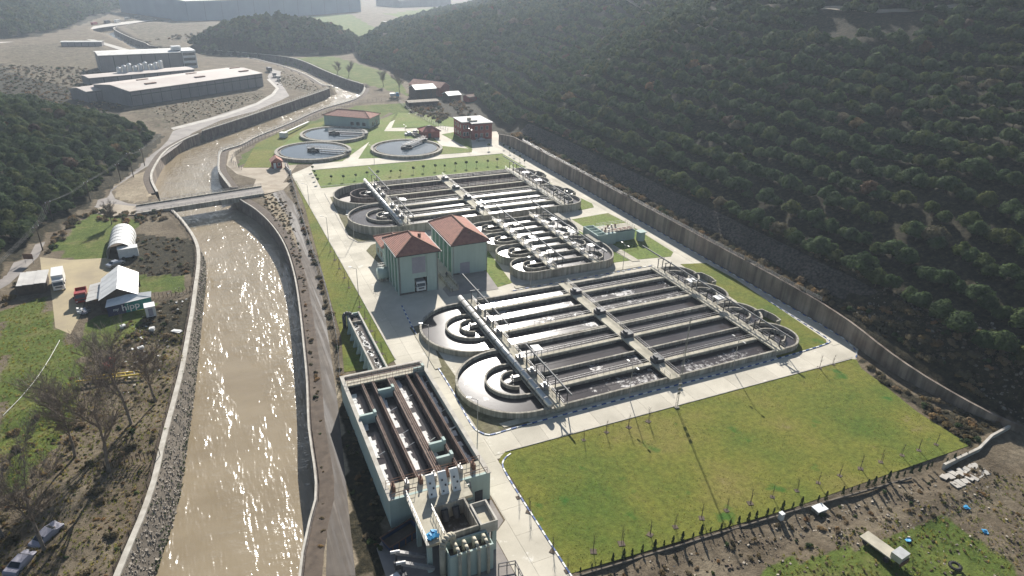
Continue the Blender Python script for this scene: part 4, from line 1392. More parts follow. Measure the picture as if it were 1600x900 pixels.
# chemical dosing block
t = thing('chlorine_tank', 'pale green open-topped tank block on the lawn below the retaining wall', 'tank', (104, 154, 0))
zt = 3.6
cells = []
MB().wall([(96.6, 150.8), (99.6, 150.8), (99.6, 158.8), (96.6, 158.8)], .3, -.1, zt, True).build('wall', 'green_render', t)
for k in range(4):
    MB().box(96.75, 99.45, 150.95 + k * 1.95 + .05, 152.75 + k * 1.95, zt - 1.4, zt - 1.3).build('cell_floor', 'rust', t)
    MB().box(96.75, 99.45, 152.75 + k * 1.95, 152.95 + k * 1.95, -.1, zt - .05).build('cell_wall', 'green_render', t)
MB().box(99.75, 103.2, 151.6, 158.2, 0, zt - .3).build('deck', 'green_render', t)
MB().box(103.2, 110.3, 152.6, 157.8, 0, zt - .6).build('deck', 'green_render', t)
MB().box(99.9, 110.2, 152.7, 157.7, zt - .3, zt - .22).build('walkway', 'concrete_walk', t)
for k in range(4):
    MB().box(103.6 + k * 1.6, 104.8 + k * 1.6, 153.0, 154.6, zt - .215, zt - .16).build('hatch', 'rust', t)
for k in range(9):
    x, y = 100.2 + (k % 3) * 1.2 + (k // 6) * 3, 153.0 + (k // 3) * 1.6
    MB().tube((x, y, zt - .22), (x, y, zt + .5), .22, n=8).box(x - .4, x + .4, y - .1, y + .1, zt + .3, zt + .42).build('valve', 'steel' if k % 2 else 'rust', t)
r = MB()
for a, b in (((99.9, 152.0), (110, 152.7)), ((99.9, 157.6), (110, 157.6)), ((110, 152.7), (110, 157.6))):
    railing(r, (*a, zt - .2), (*b, zt - .2), 1.0, 1.2)
r.build('railing', 'steel', t)
MB().tube((111.6, 151.4, 0), (111.6, 151.4, 2.6), 1.25, n=12).box(110.4, 112.8, 150.2, 152.6, 2.6, 2.8).build('dosing_hut', 'green_render', t)

# ------------------------------------------------------------------ inlet works (grit chambers) nearest the camera
t = thing('grit_chamber', 'pale green inlet works with foaming grit lanes, steel screens and pump sump', 'inlet works', (23, 85, 0))
X0, X1, Y0, Y1, Z = 15.4, 30.4, 70.8, 104.0, 5.0
for bx_ in ((X0, X0 + .45, Y0, Y1), (X1 - .45, X1, Y0, Y1), (X0 + .45, X1 - .45, Y1 - .45, Y1), (X0 + .45, X1 - .45, Y0, Y0 + .4)):
    MB().box(*bx_, -1.5, Z).build('outer_wall', 'green_render', t)
for bx_ in ((X0 - .1, X0 + .55, Y0 - .1, Y1 + .1), (X1 - .55, X1 + .1, Y0 - .1, Y1 + .1), (X0 + .56, X1 - .56, Y1 - .55, Y1 + .1)):
    MB().box(*bx_, Z, Z + .1).build('coping', 'coping', t)
MB().box(X0 + .45, X1 - .45, Y0 + .4, Y1 - .45, 0, 3.1).build('chamber_fill', 'tank_inside', t)
MB().box(X0 + .45, X1 - .45, 102.6, Y1 - .45, 3.1, 3.7).build('inlet_channel', 'shallow_water', t)
MB().box(X0 + .45, X1 - .45, 102.3, 102.6, 3.1, Z).build('channel_wall', 'tank_inside', t)
wk = MB().box(X0 + .45, X1 - .45, 100.6, 102.3, Z - .3, Z).build('walkway', 'concrete_walk', t)
r = MB()
railing(r, (X0 + .6, 102.2, Z), (X1 - .6, 102.2, Z), 1.0, 1.1)
railing(r, (X0 + .6, 100.7, Z), (X1 - .6, 100.7, Z), 1.0, 1.1)
r.build('railing', 'rust', wk)
lanes = [(15.85, 18.3), (20.6, 22.9), (24.1, 26.3), (28.4, 29.95)]
for k, (a, b) in enumerate(lanes):
    MB().box(a, b, 74.0, 100.6, 3.1, 3.75).build('lane_water', 'basin_water', t)
    f = MB()
    ya = 74.2
    while ya < 100:
        L = random.uniform(.5, 1.4)
        w0 = random.uniform(.55, 1.0)
        xs = a + .25 if k in (0, 2) else a + .15
        f.add([(xs + random.uniform(-.1, .1), ya, 3.78), (xs + w0, ya + random.uniform(-.1, .1), 3.78), (xs + w0 + random.uniform(-.15, .15), ya + L, 3.80), (xs + random.uniform(-.1, .1), ya + L, 3.80)], [(0, 1, 2, 3)])
        ya += L * (1.0 if random.random() < .93 else 2.5)
    tag(f.build('foam', 'foam', t), kind='stuff')
for (a, b) in ((18.3, 18.75), (20.15, 20.6), (26.3, 26.7), (28.0, 28.4)):
    w = MB().box(a, b, 74.0, 100.6, 3.1, Z - .1).build('lane_wall', 'tank_inside', t)
    MB().box(a + .05, a + .13, 74, 100.6, Z - .1, Z + .02).box(b - .13, b - .05, 74, 100.6, Z - .1, Z + .02).build('rail', 'rust_pale', w)
for (a, b) in ((18.75, 20.15), (26.7, 28.0)):
    MB().box(a, b, 74.0, 100.6, 3.1, 3.55).build('scum_channel', 'shallow_water', t)
w = MB().box(22.9, 24.1, 74.0, 100.6, 3.1, Z - .05).build('lane_wall', 'tank_inside', t)
for xx in (23.0, 23.4, 23.7, 24.0):
    MB().box(xx - .05, xx + .05, 74, 100.6, Z - .05, Z + .08).build('rail', 'rust_pale', w)
for (a, b, y) in ((15.85, 18.6, 90.5), (20.4, 23.2, 96.5), (24.0, 26.6, 79.5), (28.0, 30.0, 101.0), (24.0, 26.6, 76.0)):
    MB().box(a, b, y, y + .45, 3.6, Z + .55).box(b - .4, b + .02, y - .05, y + .9, 3.6, Z + .75).build('cross_baffle', 'green_render', t)
for k in range(10):
    x, y = random.choice([16.4, 21.2, 24.6, 28.8]), random.uniform(75, 99)
    MB().tube((x, y, 3.9), (x + 1.3, y + .2, 4.3), .06, n=5).build('air_lance', 'steel_light', t)
dk = MB().box(X0 + .2, X1 - .4, 70.9, 73.9, Z - .35, Z - .02).build('front_deck', 'concrete_walk', t)
r = MB()
railing(r, (X0 + .3, 71.0, Z), (19.2, 71.0, Z), 1.0, 1.0)
railing(r, (X0 + .3, 73.8, Z), (X1 - .5, 73.8, Z), 1.0, 1.0)
railing(r, (26.5, 71.0, Z), (X1 - .4, 71.0, Z), 1.0, 1.0)
r.build('railing', 'rust', dk)
for k in range(7):
    MB().box(16.2 + k * 2, 16.7 + k * 2, 72.2, 73.2, Z, Z + .9).tube((16.45 + k * 2, 72.7, Z + .9), (16.45 + k * 2, 72.7, Z + 1.5), .12, n=6).build('sluice_gate', 'steel' if k % 2 else 'rust', t)
for k in range(3):
    s_ = MB().obox((21.2 + k * 1.75, 70.0, Z + 1.1), (1.15, .5, 3.6), 0, 0, -0.5).build('bar_screen', 'white_sheet', t)
    for q in range(3):
        MB().obox((21.0 + k * 1.75 + (q % 2) * .4, 69.55 + q * .28 - .2, Z + .35 + q * .75 + .05), (.22, .12, .25), 0, 0, -0.5).build('inspection_hatch', 'steel_dark', s_)
    MB().box(20.9 + k * 1.75, 21.5 + k * 1.75, 69.9, 70.9, Z, Z + .8).build('screen_drive', 'steel_dark', t)
# forward platform on columns
pf = MB().box(17.7, 20.3, 61.2, 70.75, Z - .45, Z).build('platform', 'concrete_walk', t)
MB().box(20.3, 26.4, 67.6, 70.75, Z - .45, Z - .01).build('platform', 'concrete_walk', t)
r = MB()
railing(r, (17.8, 61.3, Z), (17.8, 70.8, Z), 1.05, 1.0)
railing(r, (20.2, 61.8, Z), (20.2, 67.0, Z), 1.05, 1.0)
r.build('railing', 'steel_light', pf)
MB().box(17.62, 17.98, 61.1, 70.8, Z + .01, Z + .14).build('platform_edge', 'coping', t)
for (x, y) in ((18.1, 61.6), (18.1, 66.3), (27.2, 61.9), (27.2, 65.2)):
    MB().box(x - .3, x + .3, y - .3, y + .3, -.5, Z - .46).build('column', 'green_render', t)
MB().wall([(20.5, 61.9), (25.0, 61.9), (25.0, 67.3), (20.5, 67.3)], .35, 1.5, Z + .12, True).build('sump_wall', 'concrete', t)
MB().box(20.65, 24.85, 62.05, 67.15, 1.6, 2.6).build('sump_water', 'shallow_water', t)
for x in (22.0, 23.6):
    MB().tube((x, 67.0, 4.3), (x, 66.2, 3.0), .5, .5, n=12).build('inlet_pipe', 'steel_dark', t)
MB().wall([(25.3, 61.6), (27.5, 61.6), (27.5, 65.6), (25.3, 65.6)], .3, 3.6, Z + .35, True).build('box_wall', 'coping', t)
MB().box(25.4, 27.4, 61.7, 65.5, 4.2, 4.6).build('box_floor', 'concrete_walk', t)
MB().wall([(20.0, 58.9), (25.8, 58.9), (25.8, 61.3), (20.0, 61.3)], .3, -.5, 4.4, True).build('pump_sump', 'green_render', t)
MB().box(20.15, 25.65, 59.05, 61.15, 2.0, 3.2).build('pump_sump_water', 'shallow_water', t)
for x in (21.1, 22.3, 23.7, 25.0):
    p = [(x, 60.4, 3.2), (x, 60.4, 4.7), (x, 60.15, 5.0), (x, 59.4, 5.0), (x, 58.7, 4.9), (x, 58.4, 4.5), (x, 58.35, -.2)]
    MB().pipe(p, .22, 10).build('pump_pipe', 'concrete_walk', t, True)
arcp = [(19.4, 60.2, 0)] + [(20.3 - .9 * math.cos(a), 60.2 + .5 * (1 - math.cos(a)), 5.0 + 1.0 * math.sin(a)) for a in np.linspace(0, math.pi, 9)] + [(21.2, 61.2, 3.6)]
MB().pipe(arcp, .42, 12).build('riser_pipe', 'concrete_walk', t, True)
m = MB()
for k in range(9):
    m.obox((26.6, 70.2 - k * .32, 4.6 - k * .5), (.9, .3, .08))
m.bar((26.15, 70.4, 4.9), (26.15, 67.6, .6), .08, .2).bar((27.05, 70.4, 4.9), (27.05, 67.6, .6), .08, .2)
m.build('stair', 'steel', t)
MB().box(28.0, 29.2, 70.7, 70.8, .2, 2.2).build('door', 'steel_dark', t)
tp = MB()
for k in range(14):
    tp.obox((18.9 + random.uniform(-.6, .6), 62.4 + random.uniform(-.5, .5), Z + random.uniform(.1, .4)), (.6, .5, .25), random.random() * 3, random.uniform(-.4, .4), random.uniform(-.4, .4))
tag(tp.build('blue_tarpaulin', 'tarp_blue'), 'crumpled bright blue tarpaulin on the inlet works platform', 'tarpaulin')

# ground yard below the platform
struct(MB().sheet([(12.4, 40), (28.1, 40), (28.1, 63.9), (30.5, 66), (30.5, 70.5), (15, 70.5), (12.6, 68)], 0.03), 'works_yard', 'asphalt_dusty')


def skip(loc, rz, label):
    s = thing('waste_skip', label, 'skip', loc, local=True, rz=rz)
    MB().add([(-2.2, -1, .15), (2.2, -1, .15), (2.2, 1, .15), (-2.2, 1, .15), (-2.6, -1.15, 1.6), (2.6, -1.15, 1.6), (2.6, 1.15, 1.6), (-2.6, 1.15, 1.6)], [(0, 3, 2, 1), (0, 1, 5, 4), (1, 2, 6, 5), (2, 3, 7, 6), (3, 0, 4, 7)]).build('body', 'skip_blue', s)
    MB().wall([(-2.6, -1.15), (2.6, -1.15), (2.6, 1.15), (-2.6, 1.15)], .14, 1.55, 1.7, True).build('rim', 'rust', s)
    MB().box(-2.3, 2.3, -1.02, 1.02, .9, 1.0).build('load', 'soil_dark', s)
    for k in range(5):
        MB().box(-2.2 + k * 1.05, -2.05 + k * 1.05, -1.16, -1.02, .2, 1.5).build('rib', 'rust', s)
    return s


skip((16.0, 67.9, 0.03), .35, 'blue open-topped skip in the shade under the inlet works')
for k, (a, b) in enumerate((((14.2, 63.6), (18.4, 62.6)), ((14.4, 61.6), (18.4, 60.6)))):
    c = thing('grit_conveyor', ['upper grey screw conveyor below the inlet works platform', 'lower grey screw conveyor below the inlet works platform'][k], 'conveyor', (a[0], a[1], 0))
    MB().bar((a[0], a[1], 3.0), (b[0], b[1], 1.4), .5, .45).build('trough', 'steel', c)
    MB().tube((a[0] - .7, a[1] + .1, 3.1), (a[0] + .5, a[1] - .1, 3.1), .22, n=10).build('motor', 'steel_light', c)
    MB().box(a[0] - .1, a[0] + .1, a[1] - .1, a[1] + .1, 0, 2.9).build('support', 'steel_dark', c)
    MB().box(a[0] - .4, a[0] + .4, a[1] - .9, a[1] - .1, .8, 1.7).build('chute', 'steel_dark', c)
t2 = thing('control_cabinet', 'white control cabinet on the shaded yard by the inlet works', 'cabinet', (13.4, 61.2, 0.03))
MB().obox((13.4, 61.2, .8), (1.1, 1.0, 1.5), .3).build('body', 'white_sheet', t2)
MB().obox((13.3, 60.72, .8), (.9, .04, 1.3), .3).build('door', 'shutter_grey', t2)
t2 = thing('yard_railing', 'dark tubular barrier at the edge of the concrete road', 'barrier', (27.4, 59, 0))
r = MB()
railing(r, (26.4, 58.2, 0), (28.6, 57.8, 0), 1.2, 1.1, .1)
railing(r, (28.6, 57.8, 0), (28.4, 53, 0), 1.2, 1.2, .1)
r.build('rail', 'steel_dark', t2)

# inlet channel running up to the grit chambers
t = thing('inlet_channel', 'long narrow pale green channel with foaming water on the grass strip', 'channel', (23.4, 119, 0))
MB().box(22.0, 22.28, 104.1, 131.2, -.2, 3.0).build('wall', 'green_render', t)
MB().box(24.5, 24.78, 104.1, 131.2, -.2, 3.0).build('wall', 'green_render', t)
MB().box(22.28, 24.5, 130.9, 131.2, -.2, 3.0).build('end_wall', 'green_render', t)
for x in (22.14, 24.64):
    MB().box(x - .17, x + .17, 104.1, 131.25, 3.0, 3.08).build('coping', 'coping', t)
MB().box(22.28, 24.5, 104.1, 130.9, .8, 2.35).build('water', 'shallow_water', t)
MB().box(22.28, 24.5, 127.3, 127.6, 1, 2.85).build('cross_wall', 'concrete', t)
for k in range(8):
    MB().add([(22.0, 107 + k * 2.9, 2.6), (22.0, 107.5 + k * 2.9, 2.6), (22.0, 107.5 + k * 2.9, -.1), (22.0, 107 + k * 2.9, -.1), (21.2, 107 + k * 2.9, -.1), (21.2, 107.5 + k * 2.9, -.1)], [(0, 1, 5, 4), (0, 4, 3), (1, 2, 5)]).build('buttress', 'green_render', t)
MB().pipe([(21.4, 130.6, 0), (21.4, 130.6, 2.9), (21.7, 130.5, 3.4), (22.3, 130.4, 3.5), (22.9, 130.2, 3.2), (23.0, 130.1, 2.2)], .42, 12).build('pipe_elbow', 'steel_dark', t, True)
f = MB()
for k in range(70):
    y = random.uniform(104.5, 127)
    f.obox((22.9 + (127 - y) * .035 + random.uniform(-.3, .3), y, 2.37), (random.uniform(.3, .8), random.uniform(.3, .9), .05), random.random() * 3)
tag(f.build('foam', 'foam', t), kind='stuff')
MB().box(23.0, 24.8, 131.3, 132.4, 0, .3).build('step', 'concrete_walk', t)

# ------------------------------------------------------------------ bridge
t = thing('road_bridge', 'low concrete road bridge with kerbs crossing the brown river', 'bridge', (-1, 232, 0))
A, B, C_, D = (-22.5, 223.2), (15.5, 230.6), (15.5, 239.5), (-22.5, 231.5)
ln = [((A[0] + D[0]) / 2, (A[1] + D[1]) / 2), ((B[0] + C_[0]) / 2, (B[1] + C_[1]) / 2)]
MB().prism([A, B, C_, D], -.7, .35).build('deck', 'asphalt_dusty', t)
for p, q in ((A, B), (D, C_)):
    MB().wall([p, q], .5, -.9, .75).build('parapet', 'concrete', t)
    r = MB()
    railing(r, (p[0], p[1], .75), (q[0], q[1], .75), .8, 2.0, .07)
    r.build('railing', 'steel', t)
for f_ in (0.25, 0.88):
    x, y = ln[0][0] + (ln[1][0] - ln[0][0]) * f_, ln[0][1] + (ln[1][1] - ln[0][1]) * f_
    MB().obox((x, y, -3.3), (1.2, 8.5, 5), .2).build('abutment', 'concrete_dark', t)
for s, pts in ((1, [(-22.4, 223.4), (-29, 224), (-35, 231), (-31, 238.5), (-22.4, 231.3)]), (1, [(15.4, 230.8), (22, 234.5), (26, 243), (19, 243), (15.4, 239.3)])):
    struct(MB().add([(p[0], p[1], .33 if i in (0, 4) else .03) for i, p in enumerate(pts)], [tuple(range(len(pts)))]), 'bridge_ramp', 'dirt_track')

# ------------------------------------------------------------------ left bank yard
t = thing('tunnel_greenhouse', 'white barrel-roofed tunnel shed in the grass yard', 'shed', (-24.5, 197, 0))
for k in range(6):
    y0_ = 189.5 + k * 2.6
    c = arc(-24.6, 0, 3.0, 0, 180, 14)
    m = MB()
    vs = [(x, y0_ + (.02 if k else 0), 1.0 + z) for x, z in c] + [(x, y0_ + 2.6, 1.0 + z) for x, z in c]
    n = len(c)
    m.add(vs, [(i, i + 1, i + 1 + n, i + n) for i in range(n - 1)])
    m.box(-27.62, -27.56, y0_, y0_ + 2.6, 0, 1.0).box(-21.64, -21.58, y0_, y0_ + 2.6, 0, 1.0)
    m.build('roof_panel', 'white_sheet', t)
    MB().pipe([(x * 1 + (x + 24.6) * .01, y0_, 1.0 + z * 1.01) for x, z in c], .05, 5).build('hoop', 'steel', t)
MB().sheet([(0, 0)] * 0 or [(-27.5, 189.7), (-21.7, 189.7), (-21.7, 205), (-27.5, 205)], .05).build('floor', 'soil_dark', t)
t = thing('box_trailer', 'white box trailer parked against the barrel-roofed shed', 'trailer', (-22.6, 188.6, 0))
MB().obox((-22.6, 189.0, 1.6), (4.6, 2.5, 2.3), .08).build('body', 'white_truck', t)
MB().obox((-22.6, 189.0, 2.8), (4.7, 2.6, .12), .08).build('roof', 'white_sheet', t)
for s in (-1.2, 1.2):
    MB().tube((-22.6 + s, 187.8, .4), (-22.6 + s, 187.5, .4), .4, n=12).build('wheel', 'rubber', t)

t = thing('white_roof_shed', 'open shed with white corrugated gable roof and green banner', 'shed', (-22.5, 164, 0))
for s, pts in ((0, ((-26.6, 156.6, 3.1), (-22.7, 157.6, 5.0), (-23.2, 171.5, 5.0), (-27.0, 169, 3.1))), (1, ((-22.7, 157.6, 5.0), (-18.8, 157.0, 3.2), (-19.2, 169.8, 3.2), (-23.2, 171.5, 5.0)))):
    pts = [Vector(p) for p in pts]
    N = 9
    for k in range(N):       # one roofing sheet at a time
        a0, a1 = k / N, (k + 1) / N
        lo0, lo1 = pts[0].lerp(pts[3], a0), pts[0].lerp(pts[3], a1)
        hi0, hi1 = pts[1].lerp(pts[2], a0), pts[1].lerp(pts[2], a1)
        up_ = Vector((0, 0, .03 * (k % 2)))
        vs = [tuple(p + up_) for p in (lo0, hi0, hi1, lo1)] + [tuple(p + up_ - Vector((0, 0, .05))) for p in (lo0, hi0, hi1, lo1)]
        MB().add(vs, [(0, 1, 2, 3), (7, 6, 5, 4), (0, 4, 5, 1), (1, 5, 6, 2), (2, 6, 7, 3), (3, 7, 4, 0)]).build('roof_sheet', 'white_sheet', t)
for (x, y) in ((-26.4, 157), (-18.9, 157.2), (-26.7, 168.6), (-19.4, 169.2), (-26.6, 163), (-19.2, 163)):
    MB().box(x - .08, x + .08, y - .08, y + .08, 0, 3.1).build('post', 'wood_dark', t)
MB().box(-26.4, -26.3, 157.2, 168.6, 0, 3.0).build('side_wall', 'wood_dark', t)
MB().box(-26.3, -19.3, 168.9, 169.0, 0, 3.0).build('back_wall', 'wood_dark', t)
MB().add([(-26.4, 157.5, 0), (-18.9, 157.5, 0), (-18.9, 157.5, 3.1), (-22.7, 157.7, 4.8), (-26.4, 157.5, 3.0)], [(0, 1, 2, 3, 4)]).build('gable_wall', 'wood_dark', t)
t = thing('banner_awning', 'lean-to with white sheet roof and dark green printed banner', 'awning', (-20.5, 155.5, 0))
MB().add([(-25.2, 153.9, 2.5), (-16.3, 155.9, 2.6), (-16.2, 157.6, 3.2), (-21.0, 157.3, 3.4), (-25.0, 157.0, 2.9), (-25.2, 153.9, 2.44), (-16.3, 155.9, 2.54), (-16.2, 157.6, 3.14), (-21.0, 157.3, 3.34), (-25.0, 157.0, 2.84)], [(0, 1, 2, 3, 4), (9, 8, 7, 6, 5), (0, 5, 6, 1)]).build('roof_sheet', 'white_sheet', t)
bn = MB().add([(-21.6, 154.85, .1), (-16.4, 156.0, .1), (-16.4, 156.0, 2.5), (-21.6, 154.85, 2.45), (-21.6, 154.9, .1), (-16.4, 156.05, .1), (-16.4, 156.05, 2.5), (-21.6, 154.9, 2.45)], [(0, 1, 2, 3), (7, 6, 5, 4)]).build('banner', 'banner_green', t)
MB().add([(-25.0, 154.1, .1), (-21.62, 154.85, .1), (-21.62, 154.85, 2.4), (-25.0, 154.1, 2.3), (-25.0, 154.15, .1), (-21.62, 154.9, .1), (-21.62, 154.9, 2.4), (-25.0, 154.15, 2.3)], [(0, 1, 2, 3), (7, 6, 5, 4)]).build('banner', 'banner_navy', t)


def text(body, loc, size, rot, mat, parent, name='lettering'):
    cu = bpy.data.curves.new(name, 'FONT')
    cu.body = body
    cu.size = size
    cu.extrude = 0.01
    cu.offset = 0.02
    o = bpy.data.objects.new(name, cu)
    dg = bpy.context.evaluated_depsgraph_get()
    COL.objects.link(o)
    dg.update()
    me = bpy.data.meshes.new_from_object(o.evaluated_get(bpy.context.evaluated_depsgraph_get()))
    bpy.data.objects.remove(o)
    me.materials.clear()
    me.materials.append(MATS[mat])
    ob = bpy.data.objects.new(name, me)
    COL.objects.link(ob)
    ob.parent = parent
    org = ORG.get(parent, (0, 0, 0))
    ob.location = (loc[0] - org[0], loc[1] - org[1], loc[2] - org[2])
    ob.rotation_euler = rot
    return ob


ba = math.atan2(156.0 - 154.85, 5.2)
text('hipp', (-22.3, 154.6, .75), 2.1, (math.pi / 2, 0, ba), 'white_paint', t)
text('my', (-23.9, 154.27, 1.15), .9, (math.pi / 2, 0, ba), 'white_paint', t)
t = thing('white_cabin', 'small white box cabin on blocks near the river bank', 'cabin', (-16.6, 151.6, 0))
MB().obox((-16.6, 151.8, 1.35), (2.0, 2.3, 2.3), .1).build('body', 'white_sheet', t)
MB().obox((-16.6, 151.8, 2.55), (2.15, 2.45, .12), .1).build('roof', 'white_sheet', t)
MB().obox((-16.48, 150.62, 1.3), (.9, .05, 1.8), .1).build('door', 'shutter_grey', t)
for s in (-.7, .7):
    MB().obox((-16.6 + s, 151.8, .1), (.3, 2.2, .22), .1).build('bearer', 'wood_dark', t)
t = thing('old_shed', 'dilapidated grey shed beside the road at the yard entrance', 'shed', (-42, 176.5, 0))
MB().obox((-42, 176.8, 1.2), (5.4, 7.6, 2.4), .04).build('wall', 'wood_dark', t)
for k in range(5):
    MB().obox((-44 + k * 1.15, 176.8, 2.52 + .04 * (k % 2)), (1.18, 8.2, .06), .04, .1).build('roof_sheet', 'tin_roof', t)
t = thing('lean_to', 'rusty lean-to of tin sheets on the left side of the white roofed shed', 'shed', (-28, 164, 0))
for k in range(5):
    MB().obox((-28.1, 160.5 + k * 1.9, 2.2), (2.8, 1.8, .05), 0, -.16 + .03 * (k % 2)).build('roof_sheet', 'tin_roof', t)
for y in (160, 164, 168):
    MB().box(-29.4, -29.25, y, y + .15, 0, 2.0).build('post', 'wood_dark', t)
t = thing('road_sign_board', 'dark rectangular sign board on posts at the yard entrance', 'sign', (-45.2, 193, 0))
MB().obox((-45.2, 193, 2.0), (2.4, .1, 1.4), -.4).build('board', 'rust', t)
for s in (-.9, .9):
    MB().obox((-45.2 + s, 193 - s * .4 + .1, 1.0), (.1, .1, 2.2)).build('post', 'steel', t)


# ------------------------------------------------------------------ vehicles


def wheel(x, y, r, w, parent):
    o = MB().tube((x, y - w / 2, r), (x, y + w / 2, r), r, n=14).build('wheel', 'rubber', parent)
    MB().tube((x, y - w / 2 - .01, r), (x, y + w / 2 + .01, r), r * .55, n=10).build('rim', 'steel_light', o)


def car(loc, rz, label, paint='silver_paint', group=None):
    c = thing('parked_car', label, 'car', loc, group, True, rz)
    prof = [(-2.15, .35), (-2.15, .75), (-2.0, .92), (-1.35, .98), (-.75, 1.42), (.55, 1.45), (1.15, .98), (1.95, .85), (2.15, .62), (2.12, .33)]
    n = len(prof)
    vs = []
    for s in (-1, 1):
        for x, z in prof:
            w = .86 if z < 1.1 else .66
            vs.append((x, s * w, z))
    MB().add(vs, [tuple(range(n)), tuple(range(2 * n - 1, n - 1, -1))] + [(i, i + n, (i + 1) % n + n, (i + 1) % n) for i in range(n)]).build('body', paint, c)
    MB().add([(-.68, -.72, 1.03), (.98, -.72, 1.03), (.5, -.675, 1.38), (-.66, -.675, 1.38)], [(0, 1, 2, 3)]).build('side_window', 'glass_dark', c)
    MB().add([(-.68, .885, 1.03), (.98, .885, 1.03), (.5, .7, 1.38), (-.66, .7, 1.38)], [(3, 2, 1, 0)]).build('side_window', 'glass_dark', c)
    MB().add([(1.13, -.7, 1.04), (1.13, .7, 1.04), (.6, .6, 1.44), (.6, -.6, 1.44)], [(0, 1, 2, 3)]).build('windscreen', 'glass_dark', c)
    MB().add([(-1.36, -.7, 1.02), (-1.36, .7, 1.02), (-.8, .6, 1.43), (-.8, -.6, 1.43)], [(3, 2, 1, 0)]).build('rear_window', 'glass_dark', c)
    for x in (-1.35, 1.35):
        for y in (-.8, .8):
            wheel(x, y, .32, .22, c)
    for s in (-.6, .6):
        MB().obox((2.13, s, .68), (.06, .35, .14)).build('headlight', 'white_paint', c)
    return c


def lorry(loc, rz, label, cab='white_truck', box='white_truck', L=6.5, H=2.6, open_bed=False, group=None, cat='truck'):
    c = thing('lorry', label, cat, loc, group, True, rz)
    MB().add([(L / 2 - 1.7, -1.15, .5), (L / 2, -1.15, .5), (L / 2, 1.15, .5), (L / 2 - 1.7, 1.15, .5), (L / 2 - 1.7, -1.1, 2.7), (L / 2 - .35, -1.1, 2.7), (L / 2 - .35, 1.1, 2.7), (L / 2 - 1.7, 1.1, 2.7), (L / 2, -1.15, 1.5), (L / 2, 1.15, 1.5)],
             [(0, 3, 2, 1), (0, 1, 8, 5, 4), (1, 2, 9, 8), (8, 9, 6, 5), (2, 3, 7, 6, 9), (3, 0, 4, 7), (4, 5, 6, 7)]).build('cab', cab, c)
    MB().add([(L / 2 + .02, -1.0, 1.58), (L / 2 + .02, 1.0, 1.58), (L / 2 - .3, .95, 2.5), (L / 2 - .3, -.95, 2.5)], [(0, 1, 2, 3)]).build('windscreen', 'glass_dark', c)
    for s in (-1.17, 1.17):
        MB().obox((L / 2 - .9, s, 2.0), (.8, .02, .6)).build('side_window', 'glass_dark', c)
        MB().obox((L / 2 + .05, s * 1.1, 2.0), (.08, .25, .5)).build('mirror', 'steel_dark', c)
        MB().obox((L / 2 + .02, s * .75, .85), (.05, .4, .2)).build('headlight', 'white_paint', c)
    MB().obox((L / 2 + .02, 0, 1.15), (.04, 1.4, .35)).build('grille', 'steel_dark', c)
    x1_ = L / 2 - 1.85
    if open_bed:
        MB().box(-L / 2, x1_, -1.15, 1.15, .8, 1.0).box(-L / 2, x1_, -1.15, -1.07, 1.0, 1.6).box(-L / 2, x1_, 1.07, 1.15, 1.0, 1.6).box(-L / 2, -L / 2 + .08, -1.07, 1.07, 1.0, 1.6).build('load_bed', box, c)
    else:
        MB().box(-L / 2, x1_, -1.2, 1.2, .85, .85 + H).build('cargo_box', box, c)
    MB().box(-L / 2 + .2, L / 2 - .4, -.4, .4, .5, .78).build('chassis', 'steel_dark', c)
    for x in (-L / 2 + 1.2, L / 2 - 1.0):
        for y in (-1.0, 1.0):
            wheel(x, y, .45, .3, c)
    return c


car((-25.4, 184, .02), math.radians(38), 'silver hatchback parked beside the barrel-roofed shed')
lorry((-36.6, 175.8, .02), math.radians(-84), 'white box lorry parked in the dirt yard', L=7.5)
lorry((-31.2, 166.2, .02), math.radians(-84), 'old red flatbed lorry beside the white roofed shed', 'red_paint', 'red_paint', 6.5, open_bed=True)
lorry((41.95, 144.2, .06), math.radians(-90), 'white lorry backed into the doorway of the tall green building', L=6.2, H=1.8)
car((85.8, 299.4, .03), math.radians(10), 'white car parked beside the dark red pump house', 'white_truck')
car((112.6, 278.6, .03), math.radians(5), 'grey car in the shade of the brick office', 'silver_paint')
car((89.2, 301.5, .03), math.radians(60), 'dark car parked behind the pipe chamber', 'steel_dark')
lorry((104.8, 393, .02), math.radians(-12), 'pale blue van parked below the dead tree at the farm', 'tarp_blue', 'white_truck', 5.2, 1.4)
for k, ((x, y), p) in enumerate(zip([(-86.8, 884.7), (-76.4, 907.7), (-66.9, 915.1), (-58.4, 949.5), (-49.1, 967.4)], ('red_paint', 'steel_dark', 'white_truck', 'steel_light', 'steel_dark'))):
    lorry((x, y, .4), math.radians(65), ['red lorry on the far road below the wooded hill', 'small dark truck following the red lorry on the far road', 'white box truck in the middle of the far road', 'pale truck second from the far end of the far road', 'dark truck farthest along the far road'][k], p, p, 9, 2.6)
for k, (x, y) in enumerate([(48.7, 510.3), (49.3, 483.7), (50.0, 469.8)]):
    lorry((x, y, .03), math.radians(100 - k * 8), ['dark lorry parked at the end of the big warehouse', 'grey pickup below the dark lorry by the warehouse', 'second grey pickup beside the factory road railing'][k], 'steel_dark' if k == 0 else 'steel', 'steel_dark' if k == 0 else 'steel', 6 if k == 0 else 4.6, 2.2 if k == 0 else .5)

# ------------------------------------------------------------------ poles, lamps, mast, fences


